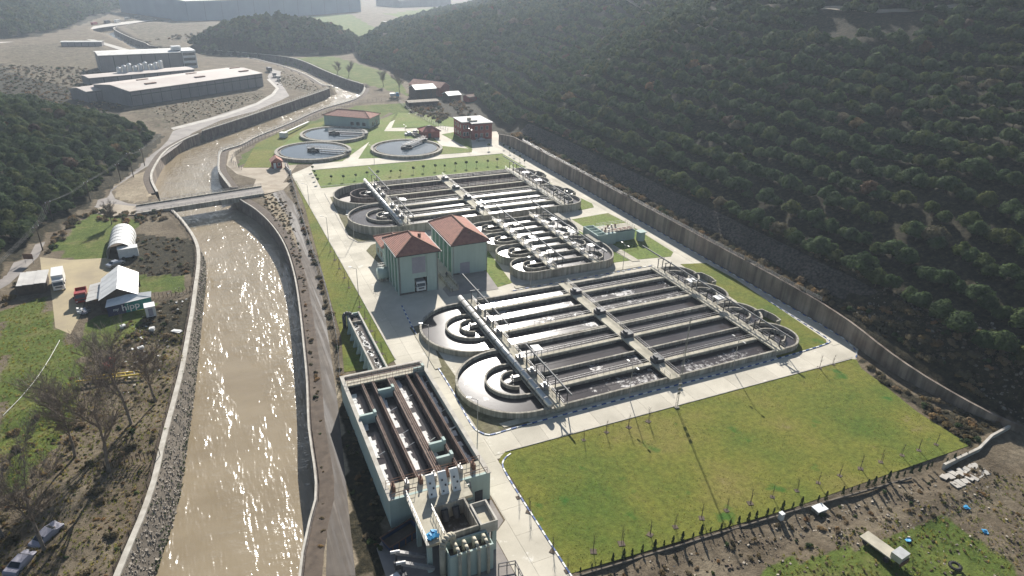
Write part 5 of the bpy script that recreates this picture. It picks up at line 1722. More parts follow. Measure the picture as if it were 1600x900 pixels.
def utility_pole(x, y, h, label):
    t = thing('utility_pole', label, 'pole', (x, y, 0), 'utility poles along the river road')
    MB().tube((x, y, -.3), (x, y, h), .16, .11, 8).build('shaft', 'wood_dark', t)
    MB().obox((x, y, h - .5), (2.0, .12, .14), .9).build('crossarm', 'wood_dark', t)
    for s in (-.8, 0, .8):
        MB().tube((x + s * math.cos(.9), y + s * math.sin(.9), h - .43), (x + s * math.cos(.9), y + s * math.sin(.9), h - .1), .06, n=6).build('insulator', 'white_paint', t)


poles = [(-43.6, 201.9), (-43.7, 223.3), (-35.8, 240.8), (-28.5, 262.5), (-24.8, 266.9), (-21.7, 281.7)]
pl = ['wooden utility pole nearest the yard sign', 'wooden utility pole where the road narrows', 'wooden utility pole at the bridge junction', 'wooden utility pole on the inside of the road bend', 'tall wooden utility pole above the stained river wall', 'wooden utility pole farthest up the river road']
for (x, y), l, h in zip(poles, pl, (7, 7, 7, 6.5, 9, 6.5)):
    utility_pole(x, y, h, l)
t = thing('power_line', 'sagging overhead wires strung along the wooded roadside', 'power line', (-45, 210, 0))
route = [(-52, 150, 8.5), (-43.6, 201.9, 6.8), (-43.7, 223.3, 6.8), (-35.8, 240.8, 6.8), (-24.8, 266.9, 8.7), (-21.7, 281.7, 6.4), (-13, 318, 6.5)]
for j in range(4):
    for a, b in zip(route[:-1], route[1:]):
        pts = []
        for i in range(7):
            f_ = i / 6
            pts.append((a[0] + (b[0] - a[0]) * f_ + (j - 1.5) * .45, a[1] + (b[1] - a[1]) * f_ + (j - 1.5) * .4, a[2] + (b[2] - a[2]) * f_ - 1.2 * 4 * f_ * (1 - f_) * .6))
        MB().pipe(pts, .012, 4).build('wire', 'steel_mid', t)


def lamp_post(x, y, h, label, arms=(0.0,), g='street lamps inside the plant'):
    t = thing('lamp_post', label, 'street lamp', (x, y, 0), g)
    MB().tube((x, y, 0), (x, y, h), .09, .05, 6).build('pole', 'steel', t)
    for a in arms:
        c, s = math.cos(a), math.sin(a)
        MB().tube((x, y, h - .1), (x + c * 1.3, y + s * 1.3, h + .25), .04, n=5).build('arm', 'steel', t)
        MB().obox((x + c * 1.5, y + s * 1.5, h + .26), (.7, .28, .12), a).build('lamp_head', 'steel_light', t)


lamps = [(34.7, 113.0, 'street lamp at the left end of the near basin by the main road'), (34.4, 85.8, 'street lamp at the front left corner of the near basin'), (64.2, 84.9, 'street lamp on the footway left of the tall mast'), (88.7, 85.0, 'street lamp on the footway right of the tall mast'),
         (27.6, 182.4, 'street lamp on the grass strip beside the far basin'), (34.5, 181.0, 'street lamp at the front left corner of the far basin'), (73.3, 179.2, 'street lamp between the green buildings and the far basin'), (102.4, 178.6, 'street lamp at the front right corner of the far basin'),
         (27.6, 145, 'street lamp on the grass strip opposite the tall green building'), (80.5, 286.9, 'street lamp behind the settling tank with the pump house'), (59.2, 257.0, 'street lamp at the crossroads by the settling tanks'), (104.9, 271.6, 'street lamp on the paving in front of the brick office'), (68, 134.8, 'street lamp in front of the small round-ended basin'), (95, 135, 'street lamp behind the far side of the near basin'), (27.6, 215, 'street lamp on the grass strip near the plant gate')]
for i, (x, y, l) in enumerate(lamps):
    lamp_post(x, y, 7.0, l, (2.6,) if x < 60 else (1.6, 4.7))
t = thing('antenna_mast', 'tall thin lattice mast on the front lawn edge', 'mast', (70.5, 79.0, 0))
m = MB()
for k in range(3):
    a = k * 2.094
    m.tube((70.5 + .22 * math.cos(a), 79.0 + .22 * math.sin(a), 0), (70.5 + .1 * math.cos(a), 79.0 + .1 * math.sin(a), 18.6), .035, n=5)
m.build('legs', 'steel', t)
m = MB()
for k in range(36):
    z = .4 + k * .5
    a = k * 2.094
    r_ = .22 - .12 * z / 18.6
    m.tube((70.5 + r_ * math.cos(a), 79.0 + r_ * math.sin(a), z), (70.5 + r_ * math.cos(a + 2.094), 79.0 + r_ * math.sin(a + 2.094), z + .5), .022, n=4)
m.build('lattice', 'steel', t)
MB().box(70.1, 70.9, 78.6, 79.4, 0, .25).build('footing', 'concrete', t)
for k in range(3):
    MB().box(70.2, 70.8, 78.9, 79.0, 3 + k * .9, 3.5 + k * .9).build('cabinet', 'steel', t)


def fence(pts, label, h=1.9, mat='steel_dark', step=2.6):
    t = thing('wire_fence', label, 'fence', (pts[0][0], pts[0][1], 0))
    q = resample(pts, max(2, int(seg_len(pts) / step)))
    p0 = None
    for p in q:
        if p0 is None:
            ox, oy, _oz = ORG[t]
            p0 = MB().box(ox - .05, ox + .05, oy - .05, oy + .05, 0, h).build('post', mat, t)
            p0.location = (p[0] - ORG[t][0], p[1] - ORG[t][1], 0)
        else:
            o = p0.copy()
            COL.objects.link(o)
            o.location = (p[0] - ORG[t][0], p[1] - ORG[t][1], 0)
    m = MB()
    for z in np.linspace(.15, h - .05, 7):
        for a, b in zip(q[:-1], q[1:]):
            m.bar((a[0], a[1], z), (b[0], b[1], z), .025, .025)
    tag(m.build('mesh_wire', mat, t), kind='stuff')
    return t


fence(smooth_line([(27.7, 266.6), (25.1, 227.2), (22.2, 179.9), (21.5, 156.9), (19.1, 129.2), (16.2, 109.4)], 4), 'dark wire fence between the muddy track and the grass strip')
fence(smooth_line([(11.1, 264.0), (8.6, 280.0), (20.2, 306.8), (32.7, 321.7), (55.0, 351.6), (80.7, 379.4), (105.0, 382.3)], 4), 'dark wire fence along the river behind the settling tanks')
fence([(103.4, 380.7), (101.0, 344.2), (104.5, 308.5), (105.1, 301.2)], 'slanting dark fence between the farm and the plant lawn', 1.6)
fence(smooth_line([(-20.2, 175.0), (-13.8, 174.2), (-7.1, 177.1)], 4), 'ragged wooden fence across the left bank garden', 1.3, 'wood_dark', 1.5)
fence(smooth_line([(-16.9, 160.9), (-11.7, 160.3), (-7.9, 162.5)], 4), 'dark board fence between the banner shed and the river bank', 1.3, 'wood_dark', .8)
fence([(-14.2, 99.6), (-17.5, 99.4), (-21.8, 99.3)], 'dark timber fence by the near bare tree on the river bank', 1.6, 'wood_dark', .5)
fence(smooth_line([(q[0] + n[0] * (float(bank_off(q[1])) + .9), q[1] + n[1] * (float(bank_off(q[1])) + .9)) for q, n in zip(LN, normals(LN)) if 60 < q[1] < 225], 5), 'thin wire fence along the left river coping', 1.1, 'wood_dark', 3.0)
fence([(121.9, y) for y in range(95, 265, 10)], 'thin fence on top of the retaining wall', 1.0, 'steel', 5) .location.z = 4.7
t = thing('entrance_gate', 'long white sliding gate beside the gatehouse', 'gate', (26.5, 262, 0))
MB().bar((26.6, 262.5, .6), (27.2, 253.5, .6), .15, .9).build('gate_leaf', 'white_paint', t)
for (x, y) in ((26.6, 262.8), (27.2, 253.2)):
    MB().box(x - .2, x + .2, y - .2, y + .2, 0, 1.6).build('gate_post', 'white_paint', t)

# ------------------------------------------------------------------ factories and farm in the distance


def factory(name, label, o, ang, L, D, h, wall, roof, rise=1.0, panels=0, cat='factory', vents=0):
    t = thing(name, label, cat, (o[0], o[1], 0), local=True, rz=ang)
    MB().box(0, L, 0, D, -1, h).build('wall', wall, t)
    for s in range(2):
        a, b = (-.4, D / 2) if s == 0 else (D / 2, D + .4)
        za, zb = (h, h + rise) if s == 0 else (h + rise, h)
        MB().add([(-.4, a, za), (L + .4, a, za), (L + .4, b, zb), (-.4, b, zb), (-.4, a, za + .25), (L + .4, a, za + .25), (L + .4, b, zb + .25), (-.4, b, zb + .25)], [(0, 3, 2, 1), (4, 5, 6, 7), (0, 1, 5, 4), (1, 2, 6, 5), (2, 3, 7, 6), (3, 0, 4, 7)]).build('roof', roof, t)
    MB().add([(0, 0, h), (0, D, h), (0, D / 2, h + rise)], [(0, 1, 2)]).build('gable', wall, t)
    MB().add([(L, 0, h), (L, D, h), (L, D / 2, h + rise)], [(0, 1, 2)]).build('gable', wall, t)
    if panels:
        MB().box(.1, L - .1, -.05, 0.0, .1, h - .3).build('panel_backing', 'steel_dark', t)
    for k in range(panels):
        a = L / panels
        MB().box(k * a + .18, (k + 1) * a - .18, -.15 - .02 * (k % 2), 0.0, .3, h - .5).build('wall_panel', wall, t)
    for k in range(vents):
        u, v = L * (.17 + .72 * (k // 2) / max(1, (vents - 1) // 2)) + (k % 2) * 3, D * (.27 + .36 * (k % 2))
        zz = h + rise * (1 - abs(v - D / 2) / (D / 2)) + .3
        MB().box(u, u + 6, v - 1.0, v + 1.0, zz - .2, zz + .4).build('roof_vent', 'rust', t)
    return t


w1 = factory('warehouse', 'big grey panelled warehouse with pale roof and brown roof vents', (-30.6, 403.1), math.atan2(46.8, 69.1), 83.5, 33, 7.6, 'factory_wall', 'factory_roof', 1.6, 15, vents=6)
MB().box(.5, 83, -.22, -.1, 5.3, 5.6).build('canopy_strip', 'steel_dark', w1)
factory('warehouse', 'small lean warehouse with stepped roof at the left end of the big one', (-52, 421), math.atan2(46.8, 69.1), 24, 16, 5.5, 'factory_wall', 'factory_roof', 1.2, 5)
w2 = factory('factory_hall', 'tall plain grey factory hall behind the white storage tanks', (-54, 531), math.radians(10), 50, 26, 10.5, 'factory_wall', 'roof_flat', .8, 6)
t = thing('factory_office', 'white office block with dark window bands at the end of the factory hall', 'building', (-4.5, 540.5, 0), local=True, rz=math.radians(10))
MB().box(0, 9, 0, 18, 0, 11.5).build('wall', 'white_paint', t)
for z in (1.5, 5, 8.4):
    MB().box(.6, 8.4, -.08, 0, z, z + 1.7).build('window_band', 'glass_dark', t)
    MB().box(9, 9.08, 1, 17, z, z + 1.7).build('window_band', 'glass_dark', t)
MB().box(-5, 1, 5, 10, 11.5, 14).build('roof_plant', 'white_sheet', t)
factory('factory_hall', 'low flat factory building between the tall hall and the big warehouse', (-56, 478), math.radians(22), 62, 14, 4.2, 'factory_wall', 'factory_roof', .5, 8)
for k in range(9):
    x, y = -41 + k * 2.9, 494 + k * 1.7
    s = thing('storage_tank', ['%s white storage tank in the row behind the big warehouse' % w for w in ('first', 'second', 'third', 'fourth', 'fifth', 'sixth', 'seventh', 'eighth', 'last')][k], 'tank', (x, y, 0), 'white storage tanks')
    hh = 7.5 + (k % 3) * .8
    MB().tube((x, y, 0), (x, y, hh), 1.35, n=12).build('shell', 'white_sheet', s, False)
    MB().tube((x, y, hh), (x, y, hh + .7), 1.35, .3, 12).build('dome', 'white_sheet', s)
    MB().pipe([(x + 1.4, y, 0), (x + 1.4, y, hh + .4), (x, y, hh + .8)], .08, 5).build('pipe', 'steel', s)
factory('mega_factory', 'huge blue-grey factory with pale roof on the far valley floor', (5.8, 932), math.atan2(138, 231), 275, 150, 22, 'factory_blue', 'roof_flat', 3, 12)
factory('mega_factory', 'long white factory roof at the top left of the valley', (-60, 1180), math.radians(20), 150, 60, 9, 'factory_blue', 'white_sheet', 2, 6)
factory('mega_factory', 'second white factory behind the long white roof', (-50, 1330), math.radians(22), 260, 70, 12, 'factory_blue', 'white_sheet', 2, 6)
factory('mega_factory', 'pale factory right of the huge blue-grey factory', (330, 1180), math.radians(25), 120, 60, 12, 'factory_wall', 'white_sheet', 2, 5)
factory('roadside_shed', 'long low pale shed beside the far lane', (-95, 690), math.radians(-8), 30, 8, 3.5, 'factory_wall', 'roof_flat', .4, 6, 'shed')
hs = factory('farmhouse', 'long farmhouse with red tiled roof at the foot of the hill', (117, 404), math.radians(-52), 22, 10, 5, 'brick_red', 'roof_red', 2.4, 0, 'house')
for k in range(4):
    MB().box(2 + k * 5, 3.4 + k * 5, -.08, 0, 1.4, 3).build('window', 'glass_dark', hs)
factory('barn', 'weathered barn with pale sheet roof in front of the farmhouse', (114.5, 383), math.radians(8), 13, 9, 5.2, 'wood_dark', 'tin_roof', 2.0, 4, 'barn')
factory('hut', 'small hut with bright white roof right of the farm', (130.5, 372), math.radians(10), 8, 7, 3.0, 'wood_dark', 'white_sheet', 1.5, 0, 'hut')
factory('hut', 'dark red tin hut at the edge of the hillside wood', (140.5, 366), math.radians(20), 6, 5, 2.6, 'red_paint', 'rust', 1.0, 0, 'hut')
factory('ruined_shed', 'low ruined stone shed with broken roof below the farm', (104, 361), math.radians(2), 17, 6, 2.4, 'wood_dark', 'rubble_pale', .5, 0, 'shed')

# ------------------------------------------------------------------ spoil heap, junk
t = thing('boundary_wall', 'low pale boundary wall at the right corner of the front lawn', 'wall', (112, 49.5, 0))
MB().wall([(101, 48.9), (103, 49.0), (110.5, 49.4), (116, 50.8), (122.5, 51.4)], .4, -.6, .7).build('wall', 'coping', t)
lr = [(34.6, 53.4), (70, 51.2), (94, 49.3)]
struct(MB().wall(lr, .2, -.3, .04), 'lawn_edging', 'soil_pale')
c = thing('truck_chassis', 'abandoned trailer bed with a grey box on the rough grass', 'trailer', (76.5, 40, -.2))
MB().obox((76.3, 41.0, .75), (2.0, 4.6, .18), .12).build('bed', 'concrete_walk', c)
MB().obox((76.9, 38.3, 1.2), (2.0, 1.5, 1.0), .12).build('cab_box', 'steel_light', c)
MB().obox((76.9, 37.5, .7), (1.8, .3, .6), .12).build('bumper', 'rust', c)
for s in (-.95, .95):
    for y in (42.4, 39.0):
        MB().tube((76.3 + s - .1, y, .3), (76.3 + s + .1, y, .3), .38, n=12).build('wheel', 'rubber', c)
c = thing('tractor_tyre', 'black tractor tyre lying on the rough grass', 'tyre', (83.4, 34.6, -.1))
ring = MB()
vs, fs = [], []
for i in range(20):
    a = i * math.pi / 10
    for j in range(8):
        b_ = j * math.pi / 4
        rr_ = .62 + .2 * math.cos(b_)
        vs.append((83.4 + rr_ * math.cos(a), 34.6 + rr_ * math.sin(a), .15 + .17 * math.sin(b_)))
for i in range(20):
    for j in range(8):
        fs.append((i * 8 + j, ((i + 1) % 20) * 8 + j, ((i + 1) % 20) * 8 + (j + 1) % 8, i * 8 + (j + 1) % 8))
ring.add(vs, fs)
ring.build('casing', 'rubber', c, True)
m = MB()
for i in range(20):
    a = i * math.pi / 10
    m.obox((83.4 + .82 * math.cos(a), 34.6 + .82 * math.sin(a), .15), (.06, .12, .26), a)
tag(m.build('tread', 'rubber', c), kind='stuff')
c = thing('meter_box', 'small white box standing at the lawn edge on the spoil', 'box', (68, 50.7, 0))
MB().box(67.7, 68.3, 50.4, 51.0, -.2, .95).build('body', 'white_sheet', c)
MB().box(67.65, 68.35, 50.35, 51.05, .95, 1.02).build('lid', 'white_paint', c)
c = thing('manhole_cover', 'flat white slab on a low chamber at the lawn edge', 'manhole', (74.7, 49.8, 0))
MB().box(73.8, 75.6, 49.2, 50.4, -.3, .25).build('chamber', 'concrete', c)
MB().box(73.7, 75.7, 49.1, 50.5, .25, .37).build('slab', 'white_paint', c)
c = thing('broken_slab', 'broken pale concrete pavement below the boundary wall', 'slab', (103, 46, 0))
for k in range(16):
    MB().obox((99 + (k % 8) * 1.05 + random.uniform(-.2, .2), 45.4 + (k // 8) * 1.6 + random.uniform(-.3, .3), .02 + random.uniform(-.02, .08)), (random.uniform(.7, 1.2), random.uniform(.9, 1.5), .16), random.uniform(-.3, .3), random.uniform(-.06, .06), random.uniform(-.06, .06)).build('slab_piece', 'pale_pavement', c)


def rubble(name, label, poly, n, smin, smax, mats, zoff=0.0, seed=5):
    rg = np.random.default_rng(seed)
    P_ = np.array(poly)
    lo, hi = P_.min(0), P_.max(0)
    xs, ys = rg.uniform(lo[0], hi[0], n * 4), rg.uniform(lo[1], hi[1], n * 4)
    k = inside(xs, ys, poly)
    xs, ys = xs[k][:n], ys[k][:n]
    zs = height(xs, ys)
    for mi, mt in enumerate(mats):
        m = MB()
        for i in range(mi, len(xs), len(mats)):
            s = smin + (smax - smin) * rg.random() ** 3
            m.obox((xs[i], ys[i], zs[i] + s * .12 + zoff), (s, s * rg.uniform(.5, 1), s * rg.uniform(.3, .7)), rg.random() * 3, rg.uniform(-.4, .4), rg.uniform(-.4, .4))
        tag(m.build(name, mt), label, 'rubble', kind='stuff')


SPOIL = [(36, 52.5), (70, 50.2), (95, 48.2), (106, 47), (112, 44), (100, 41), (84, 42), (70, 45), (50, 46.5), (38, 48)]
rubble('rubble', 'scattered pale rubble on the spoil heap below the lawn', SPOIL, 1300, .06, .36, ('rubble_pale', 'soil_dark', 'soil_dark'))
rubble('rubble', 'loose rubble and rags on the rough ground at bottom right', [(60, 45), (112, 44), (125, 42), (120, 28), (60, 34)], 900, .06, .35, ('rubble_pale', 'soil_dark'), 0, 6)
rubble('rubble', 'pale rubbish strewn on the brown bank above the river', [(-25, 140), (-12, 165), (-8, 165), (-14, 128), (-22, 118), (-27, 128)], 240, .1, .6, ('white_sheet', 'soil_dark', 'rubble_pale'), 0, 7)
rubble('rubble', 'loose stones behind the retaining wall on the hillside foot', [(124.5, 50), (124.5, 88), (132, 88), (140, 50)], 900, .12, .7, ('stone', 'soil_dark'), 0, 8)
for k, ((x, y), l) in enumerate(zip([(96.1, 41.7), (93.8, 37.1), (82.1, 40.4)], ['blue plastic scrap lying on the spoil heap', 'turquoise plastic sheet on the rough grass at right', 'small blue bag on the grass near the trailer bed'])):
    m = MB()
    z = float(height(np.array([x]), np.array([y]))[0])
    for q in range(6):
        m.obox((x + random.uniform(-.4, .4), y + random.uniform(-.3, .3), z + .12 + q * .03), (.6, .35, .08), random.random() * 3, random.uniform(-.4, .4), random.uniform(-.4, .4))
    tag(m.build('plastic_scrap', 'tarp_blue'), l, 'litter')
c = thing('junk_heap', 'heap of white and grey junk behind the red lorry', 'junk', (-30.2, 158.2, 0))
for k in range(26):
    MB().obox((-30.2 + random.gauss(0, .7), 158.2 + random.gauss(0, .7), random.uniform(.1, .9)), (random.uniform(.3, 1), random.uniform(.2, .7), random.uniform(.15, .5)), random.random() * 3, random.uniform(-.5, .5), random.uniform(-.5, .5)).build('scrap_piece', random.choice(['white_sheet', 'steel', 'steel_dark', 'shutter_grey']), c)
c = thing('harrow', 'yellow farm harrow frame lying among the bare trees', 'farm implement', (-23, 126.6, 0))
MB().bar((-28.5, 127.6, .5), (-16.8, 125.8, .5), .25, .25).bar((-27, 128.6, .5), (-18, 127.2, .5), .2, .2).build('frame', 'yellow_paint', c)
for k in range(8):
    MB().bar((-28 + k * 1.5, 128.7 - k * .23, .55), (-27.6 + k * 1.5, 127.2 - k * .23, .3), .12, .12).build('tine', 'yellow_paint' if k % 3 else 'steel', c)
c = thing('red_machine', 'faded red machine body standing behind the yellow harrow', 'machine', (-23.3, 130.6, 0))
MB().obox((-23.3, 130.6, .9), (1.4, 1.3, 1.2), .4).build('body', 'red_paint', c)
MB().obox((-22.6, 131.4, 1.6), (.9, .9, .9), .4).build('hopper', 'red_paint', c)
for s in (-.6, .6):
    MB().tube((-23.3 + s, 129.9, .35), (-23.3 + s, 129.75, .35), .35, n=10).build('wheel', 'rubber', c)
for k, ((x, y), l) in enumerate(zip([(-28.0, 87.6), (-30.4, 83.4)], ['burnt out grey car wreck under the near bare tree', 'grey covered wreck in the bottom left corner'])):
    w = car((x, y, -.38), math.radians(55), l, 'shutter_grey')
    w.rotation_euler = (.12, -.1 + .2 * k, math.radians(50 + 14 * k))
c = thing('water_hose', 'pale hose stretched across the grass on the left bank', 'hose', (-35, 135, 0))
hp = smooth_line([(-33.3, 146.6), (-34.3, 138.3), (-35.5, 131.5), (-37.1, 125.6), (-38.7, 121.2)], 2)
MB().pipe([(x, y, .12) for x, y in hp], .05, 5).build('hose', 'white_sheet', c)
for k, (px_, l) in enumerate(zip([(-21.9, 147.8), (-16.3, 144.4), (-11.6, 142.0), (-18.2, 137.0), (-17.5, 132.8)], ['white box nearest the banner shed on the bank', 'pale box right of the small white box', 'large white sheet near the river coping', 'white sack in the brush above the harrow', 'long white plank in the brush above the harrow'])):
    x, y = px_
    s = (1.0, 1.0, .6) if k < 2 else ((2.2, 1.0, .15) if k == 2 else ((1.2, .8, .4) if k == 3 else (2.6, .5, .12)))
    MB2 = MB().obox((x, y, s[2] / 2), s, .4 + k).obox((x + .1, y + .1, s[2] + .03), (s[0] * .7, s[1] * .7, .08), .6 + k)
    tag(MB2.build('scrap_board', 'white_sheet'), l, 'scrap')

# a worker on the ramp between the buildings
body_v = [(0, 0, .95), (0, 0, 1.2), (0, 0, 1.42), (0, 0, 1.56), (0, .02, 1.70), (.19, 0, 1.40), (.26, .02, 1.12), (.25, -.08, .88), (-.19, 0, 1.40), (-.26, .02, 1.12), (-.24, -.1, .88), (.1, 0, .92), (.12, -.02, .5), (.12, .02, .08), (.12, -.14, .05), (-.1, 0, .92), (-.12, .02, .5), (-.13, .05, .08), (-.13, -.11, .05)]
body_e = [(0, 1), (1, 2), (2, 3), (3, 4), (2, 5), (5, 6), (6, 7), (2, 8), (8, 9), (9, 10), (0, 11), (11, 12), (12, 13), (13, 14), (0, 15), (15, 16), (16, 17), (17, 18)]
rad = [.15, .15, .15, .06, .11, .075, .055, .045, .075, .055, .045, .1, .07, .05, .045, .1, .07, .05, .045]
pm = bpy.data.meshes.new('person')
bm_ = bmesh.new()
sk = bm_.verts.layers.skin.verify()
bv = [bm_.verts.new(v) for v in body_v]
for a, b in body_e:
    bm_.edges.new((bv[a], bv[b]))
for v, r_ in zip(bv, rad):
    v[sk].radius = (r_, r_ * .85)
bv[0][sk].use_root = True
bm_.to_mesh(pm)
bm_.free()
M('work_clothes', (0.05, 0.055, 0.07), (0.035, 0.04, 0.05), 3, 0.9)
pm.materials.append(MATS['work_clothes'])
po = bpy.data.objects.new('person', pm)
COL.objects.link(po)
po.modifiers.new('skin', 'SKIN')
po.modifiers.new('sub', 'SUBSURF').levels = 1
po.location = (50.0, 146.0, .5)
tag(po, 'person in dark work clothes standing on the ramp between the green buildings', 'person')

# ------------------------------------------------------------------ vegetation


def leaf_quad(vs, fs, c, nrm, s, rg, asp=1.0):
    t = nrm.cross(Vector((rg.uniform(-1, 1), rg.uniform(-1, 1), rg.uniform(-1, 1))))
    if t.length < 1e-3:
        t = Vector((1, 0, 0))
    t.normalize()
    b = nrm.cross(t).normalized()
    o = len(vs)
    k = s * rg.uniform(.6, 1.25)
    for i, j in ((-1, -.7), (1, -.5), (.75, .8), (-.6, 1)):
        vs.append(tuple(c + t * (i * k * .5) + b * (j * k * .5 * asp)))
    fs.append((o, o + 1, o + 2, o + 3))


def crown_mesh(name, lobes, n, s, mat, seed, core=0.78, flat=0.85):
    """many small leaf faces scattered over uneven lobes, with a rough dark core inside"""
    rg = random.Random(seed)
    vs, fs = [], []
    for (cx, cy, cz, r) in lobes:
        m = MB()
        ball(m, (cx, cy, cz), r * core, 7, 4, (1, 1, flat))
        o = len(vs)
        vs += [tuple(Vector(v) + Vector((rg.uniform(-.12, .12), rg.uniform(-.12, .12), rg.uniform(-.12, .12))) * r) for v in m.v]
        fs += [tuple(i + o for i in f) for f in m.f]
    tot = sum(l[3] ** 2 for l in lobes)
    for (cx, cy, cz, r) in lobes:
        for _ in range(int(n * r * r / tot)):
            d = Vector((rg.gauss(0, 1), rg.gauss(0, 1), rg.gauss(.25, 1)))
            d.normalize()
            if d.z < -.55:
                continue
            q = r * rg.uniform(.74, 1.1) * (1 + .16 * math.sin(5 * d.x + seed) * math.cos(4 * d.y + cx))
            c = Vector((cx, cy, cz)) + Vector((d.x * q, d.y * q, d.z * q * flat))
            nn = (d + Vector((rg.uniform(-.55, .55), rg.uniform(-.55, .55), rg.uniform(-.3, .6)))).normalized()
            leaf_quad(vs, fs, c, nn, s, rg)
    me = bpy.data.meshes.new(name)
    me.from_pydata(vs, [], fs)
    me.materials.append(MATS[mat])
    return me


def lobes_for(rg, R, Hc, n):
    out = [(0, 0, Hc * .55, R * .72)]
    for k in range(n):
        a = 2 * math.pi * (k + rg.random() * .7) / n
        q = R * rg.uniform(.38, .62)
        out.append((q * math.cos(a), q * math.sin(a), Hc * rg.uniform(.38, .68), R * rg.uniform(.36, .55)))
    out.append((rg.uniform(-.3, .3) * R, rg.uniform(-.3, .3) * R, Hc * .8, R * .4))
    return out


def trunk_mesh(name, h, r, seed, mat='bark'):
    rg = random.Random(seed)
    m = MB()
    m.tube((0, 0, -.4), (.08, .05, h * .45), r, r * .7, 6)
    for k in range(4):
        a = k * 1.6 + rg.random()
        m.tube((.08, .05, h * .4), (h * .32 * math.cos(a), h * .32 * math.sin(a), h * rg.uniform(.75, .95)), r * .55, r * .2, 5, False)
    me = bpy.data.meshes.new(name)
    me.from_pydata(m.v, [], m.f)
    me.materials.append(MATS[mat])
    return me


NV = 7
CROWN_N, CROWN_F, TRUNKS = [], [], []
for k in range(NV):
    rg = random.Random(100 + k)
    R_, H_ = rg.uniform(2.3, 2.9), rg.uniform(3.6, 4.8)
    L_ = lobes_for(rg, R_, H_, 5 + k % 3)
    mt = 'leaf_dry' if k == 6 else ('leaf_shrub' if k == 5 else 'leaf_evergreen')
    CROWN_N.append(crown_mesh('crown', L_, 1500, .42, mt, k))
    CROWN_F.append(crown_mesh('crown_far', L_, 420, .75, mt, k + 50))
    TRUNKS.append(trunk_mesh('trunk', H_ * .8, .16, k))

CAMP = np.array([0, 0, CAM_H])
RV, UV, FV = np.array(r2), np.array(u2), np.array(fw)


def project(P_):
    d = P_ - CAMP
    zz = d @ FV
    return 800 + 1055 * (d @ RV) / zz, 450 - 1055 * (d @ UV) / zz, zz


def candidates(poly, cell, seed, margin=2.0, xr=None):
    rg = np.random.default_rng(seed)
    P_ = np.array(poly, float)
    lo, hi = P_.min(0), P_.max(0)
    if xr:
        lo, hi = np.maximum(lo, xr[0]), np.minimum(hi, xr[1])
    xs, ys = np.meshgrid(np.arange(lo[0], hi[0], cell), np.arange(lo[1], hi[1], cell))
    xs = xs.ravel() + rg.uniform(-.46, .46, xs.size) * cell
    ys = ys.ravel() + rg.uniform(-.46, .46, ys.size) * cell
    k = inside(xs, ys, poly)
    xs, ys = xs[k], ys[k]
    s = seg_dist(xs, ys, poly)
    k = s > margin
    xs, ys, s = xs[k], ys[k], s[k]
    z = height(xs, ys)
    u, v, dd = project(np.stack([xs, ys, z], 1))
    k = (dd > 5) & (u > -140) & (u < 1740) & (v > -60) & (v < 1000)
    return xs[k], ys[k], z[k], s[k], dd[k], rg


pts = []      # x, y, z, scale, kind
# right hillside: planted in contour rows near the plant, wilder further off
def thin(xs, ys, dmin, order):
    grid, out = {}, []
    for i in order:
        gx_, gy_ = int(xs[i] // dmin), int(ys[i] // dmin)
        if all((xs[i] - xs[j]) ** 2 + (ys[i] - ys[j]) ** 2 > dmin * dmin for a in (-1, 0, 1) for b in (-1, 0, 1) for j in grid.get((gx_ + a, gy_ + b), ())):
            grid.setdefault((gx_, gy_), []).append(i)
            out.append(i)
    return out


xs, ys, zs, ss, dd, rg = candidates(HILL_R, 1.5, 21, 3, ((118, 0), (430, 600)))
zrow = hill_profile(ss, ys) + vnoise(xs, ys, 60, 31) * .8
ph = np.abs(np.mod(zrow - .4, 3.25) - 1.62) / np.interp(ys, HILL_Y, HILL_K)
open_ = inside(xs, ys, SCREE) | ((zrow > 13.9) & (zrow < 15.0) & (ys > 88) & (ys < 150) & (rg.random(len(xs)) < .93))
keep = (ph < np.where((ys > 470) | (ss > 260), 2.4, .85)) & ~open_ & ((ss > 9) | (ys > 285))
cand = np.nonzero(keep)[0]
rg.shuffle(cand)
for i in thin(xs, ys, 2.2, cand):
    sc = rg.uniform(.74, 1.12) * (1.25 if rg.random() < .1 else 1.0)
    pts.append((xs[i], ys[i], zs[i], sc, 'hillR', dd[i]))
xs, ys, zs, ss, dd, rg = candidates(HILL_R, 6.5, 22, 10, ((118, 430), (900, 1300)))
xs2, ys2, zs2, ss2, dd2, _ = candidates(HILL_R, 5.2, 23, 10, ((430, 0), (800, 560)))
for A_ in ((xs, ys, zs, dd), (xs2, ys2, zs2, dd2)):
    keep = rg.random(len(A_[0])) < .8
    keep &= vnoise(A_[0], A_[1], 40, 34) < .36
    for x, y, z, d_ in zip(*(a[keep] for a in A_)):
        pts.append((x, y, z, rg.uniform(.8, 1.5), 'hillR', d_))
for poly, cell, nm, sd, sc0, sc1 in ((HILL_L, 3.3, 'hillL', 41, .6, 1.15), (HILL_M, 4.6, 'hillM', 42, .9, 1.4), (HILL_T, 7.5, 'hillT', 43, 1.2, 1.9)):
    xs, ys, zs, ss, dd, rg = candidates(poly, cell, sd, 2.5, ((-420, 0), (900, 1350)))
    keep = rg.random(len(xs)) < .9
    for x, y, z, d_ in zip(xs[keep], ys[keep], zs[keep], dd[keep]):
        pts.append((x, y, z, rg.uniform(sc0, sc1), nm, d_))
